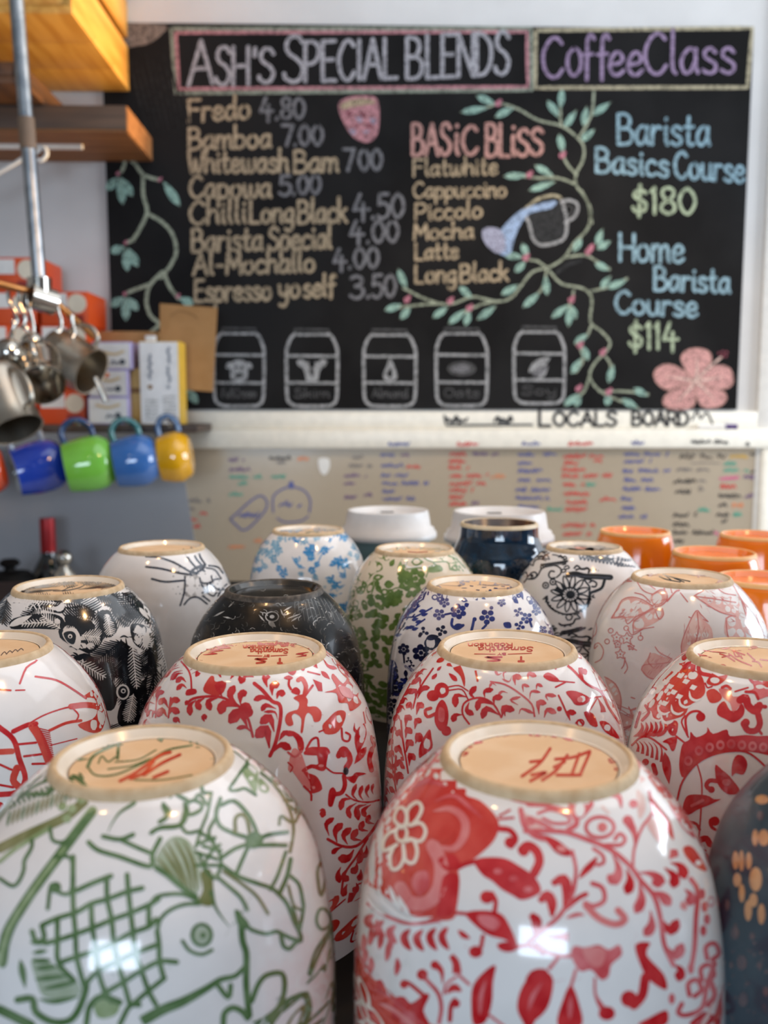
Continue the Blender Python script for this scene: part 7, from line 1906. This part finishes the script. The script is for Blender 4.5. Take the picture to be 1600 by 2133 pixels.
D.dot(313, 806, 5, mat('print_brown', (140, 100, 50), 0.5)); D.dot(351, 806, 4, mat('print_grey', (150, 150, 156), 0.5))
print_on(o, 'printing', D, 1.586)
o, x0, x1 = carton(262, 300, ZL, 0.098, 1.60, 0.05, mat('carton_cream_yellow', (214, 178, 108), 0.55, rgb2=(206, 160, 80), scale=14), 'tea_carton', 'narrow buff and yellow carton between the white boxes and the tall carton', None)
panel(o, 'brown_band', x0 + .003, x1 - .002, ZL + .055, ZL + .064, 1.60, mat('print_brown', (140, 100, 50), 0.5))
o, x0, x1 = carton(205, 330, ZL, at_y(270, 690, 1.665).z - ZL, 1.665, 0.055, M_kraft, 'cardboard_box', 'brown cardboard box behind the tea cartons with one flap standing up', None)
fl = [at_y(x, y, 1.650) for x, y in ((333, 632), (452, 641), (443, 816), (333, 808))]
m = MB(); m.prism([(p.x, p.z) for p in fl], 'y', 1.650, 1.6545, M_kraft); f_ = part(m, 'flap', o, smooth=False)
m = MB(); m.box((x1 - .012, 1.6545, fl[3].z), (x1 + .004, 1.666, fl[0].z - 0.06), M_kraft); part(m, 'flap_hinge', o)
D = Draw(8); D.stroke([(355, 658), (375, 648), (400, 655), (412, 664)], 1.6, mat('crease', (120, 84, 48), 0.8)); plane_obj(D, 'crease', 1.650, o, 0.0003)

# ------------------------------------------------------------------ mugs hanging under the lower shelf
def mug(cx, cy, Y, axis, R, L, mm, mh, lab, inner):
    """axis points from the base to the mouth"""
    c = at_y(cx, cy, Y); ax = Vector(axis).normalized()
    t = empty('hanging_mug', c, lab, 'mug', 'mugs hanging under the lower shelf')
    q = ax.to_track_quat('Z', 'Y').to_matrix()
    prof = [(.0001, -L / 2 + .002), (R * .55, -L / 2 + .001), (R * .66, -L / 2), (R * .80, -L / 2 + .004), (R * .95, -L / 2 + .016), (R, -L * .12), (R * .985, L * .12), (R * .92, L * .36), (R * .88, L / 2 - .002), (R * .87, L / 2)]
    m = MB(); m.lathe(prof, mm, 64, c, q); part(m, 'body', t, angle=50)
    inn = [(R * .87, L / 2), (R * .85, L / 2 + .0006), (R * .825, L / 2 - .001), (R * .87, L * .3), (R * .93, 0), (R * .9, -L / 2 + .016), (R * .7, -L / 2 + .007), (.0001, -L / 2 + .006)]
    m = MB(); m.lathe(inn, inner, 64, c, q); part(m, 'inside', t, angle=60)
    s = Vector((0, 0, 1)); s = (s - ax * s.dot(ax)).normalized()
    P = [c + ax * (L * .42) + s * (R * .86), c + ax * (L * .44) + s * (R * 1.25), c + ax * (L * .30) + s * (R * 1.55), c + ax * (L * .05) + s * (R * 1.60), c - ax * (L * .16) + s * (R * 1.35), c - ax * (L * .2) + s * (R * .98)]
    m = MB(); m.tube(smooth3(P), 0.0052, mh, 14); part(m, 'handle', t)
    return P[3]
gl_ = lambda n, c, c2=None: mat(n, c, 0.1, coat=0.7, rgb2=c2 or tuple(min(255, int(v * 1.06) + 3) for v in c), scale=14)
m_inw = gl_('glaze_pale_grey', (176, 182, 182)); hooks = []
hooks.append((mug(-40, 984, 1.50, (-.90, -.36, -.20), .041, .080, gl_('glaze_tomato', (208, 74, 36)), gl_('glaze_tomato', (208, 74, 36)), 'tomato red mug cut by the left edge', m_inw), -30))
hooks.append((mug(82, 973, 1.525, (-.86, -.47, -.22), .0450, .082, gl_('glaze_cobalt', (30, 62, 164)), gl_('glaze_grey_handle', (150, 156, 164)), 'cobalt blue mug with a grey handle and pale inside', m_inw), 60))
hooks.append((mug(187, 966, 1.530, (-.94, -.26, -.17), .0475, .078, gl_('glaze_lime', (116, 186, 68)), gl_('glaze_ink_handle', (28, 60, 110)), 'lime green mug with a dark blue handle', m_inw), 165))
hooks.append((mug(283, 960, 1.540, (-.96, -.20, -.15), .0450, .070, gl_('glaze_denim', (56, 104, 168)), gl_('glaze_teal_handle', (36, 112, 112)), 'mid blue mug with a teal handle', m_inw), 255))
hooks.append((mug(367, 952, 1.562, (-.98, -.08, -.12), .0445, .054, gl_('glaze_sunflower', (228, 164, 22)), gl_('glaze_slate_handle', (52, 88, 130)), 'sunflower yellow mug with a slate blue handle', m_inw), 325))
for P, pxx in hooks:
    zz = P.z - .008; zh = ZLB + .010
    m = MB(); m.tube(smooth3([Vector((P.x, YL + .001, zh)), Vector((P.x, YL - .008, zh + .001)), Vector((P.x, P.y + .012, zz + .001)), Vector((P.x, P.y, zz)), Vector((P.x, P.y - .010, zz + .006))]), 0.0018, M_chrome, 8)
    i = hooks.index((P, pxx))
    tag(m.build('cup_hook'), 'small steel cup hook holding the %s mug' % ('tomato red', 'cobalt blue', 'lime green', 'mid blue', 'yellow')[i], 'hook', 'cup hooks under the lower shelf')

# ------------------------------------------------------------------ things on the back bench
ZB = 1.04
Yb = 1.66
p = at_y(98, 1078, Yb); hb_ = p.z - ZB
M_bot = mat('bottle_dark_glass', (10, 12, 12), 0.08, coat=0.6, rgb2=(14, 18, 16)); M_foil = mat('foil_red', (150, 12, 18), 0.32, 0.3, rgb2=(166, 20, 26), scale=40)
t = empty('wine_bottle', (p.x, Yb, ZB), 'dark wine bottle with a red foil neck on the back bench', 'bottle')
m = MB(); m.lathe([(.0001, ZB), (.034, ZB), (.0368, ZB + .004), (.0368, ZB + hb_ - .125), (.034, ZB + hb_ - .108), (.024, ZB + hb_ - .09), (.0150, ZB + hb_ - .074), (.0135, ZB + hb_ - .06), (.0130, ZB + hb_ - .004), (.0001, ZB + hb_ - .004)], M_bot, 48, (p.x, Yb, 0)); part(m, 'glass', t)
m = MB(); m.lathe([(.0139, ZB + hb_ - .072 + .006), (.0142, ZB + hb_ - .060), (.0140, ZB + hb_ - .006), (.0135, ZB + hb_ - .001), (.0001, ZB + hb_)], M_foil, 40, (p.x, Yb, 0)); part(m, 'foil_cap', t)
Yg = 1.58; p = at_y(133, 1145, Yg); hg = p.z - ZB
t = empty('pepper_mill', (p.x, Yg, ZB), 'polished round-topped pepper mill beside the wine bottle', 'pepper mill')
m = MB(); m.lathe([(.0001, ZB), (.028, ZB), (.029, ZB + .01), (.020, ZB + .06), (.018, ZB + .11), (.021, ZB + hg - .075), (.0225, ZB + hg - .06), (.021, ZB + hg - .045), (.010, ZB + hg - .032), (.0085, ZB + hg - .028)], M_chrome, 48, (p.x, Yg, 0)); part(m, 'body', t)
m = MB(); m.lathe([(.0085 if k == 0 else max(.0001, .0145 * math.cos(-PI / 2 + .63 + k * (PI - .63) / 14)), ZB + hg - .0145 + .0145 * math.sin(-PI / 2 + .63 + k * (PI - .63) / 14)) for k in range(15)], M_chrome, 40, (p.x, Yg, 0)); part(m, 'knob', t)
p = at_y(24, 1165, Yg); hc = p.z - ZB; tc2 = empty('black_canister', (p.x - .004, Yg, ZB), 'black lidded canister at the left edge beside the wine bottle', 'canister')
m = MB(); m.lathe([(.0001, ZB), (.042, ZB), (.044, ZB + .004), (.044, ZB + hc - .036), (.040, ZB + hc - .030), (.0001, ZB + hc - .030)], M_black, 48, (p.x - .004, Yg, 0)); part(m, 'body', tc2)
m = MB(); m.lathe([(.038, ZB + hc - .030), (.034, ZB + hc - .024), (.010, ZB + hc - .020), (.009, ZB + hc - .015), (.017, ZB + hc - .010), (.018, ZB + hc - .005), (.012, ZB + hc), (.0001, ZB + hc)], M_black, 40, (p.x - .004, Yg, 0)); part(m, 'lid', tc2)
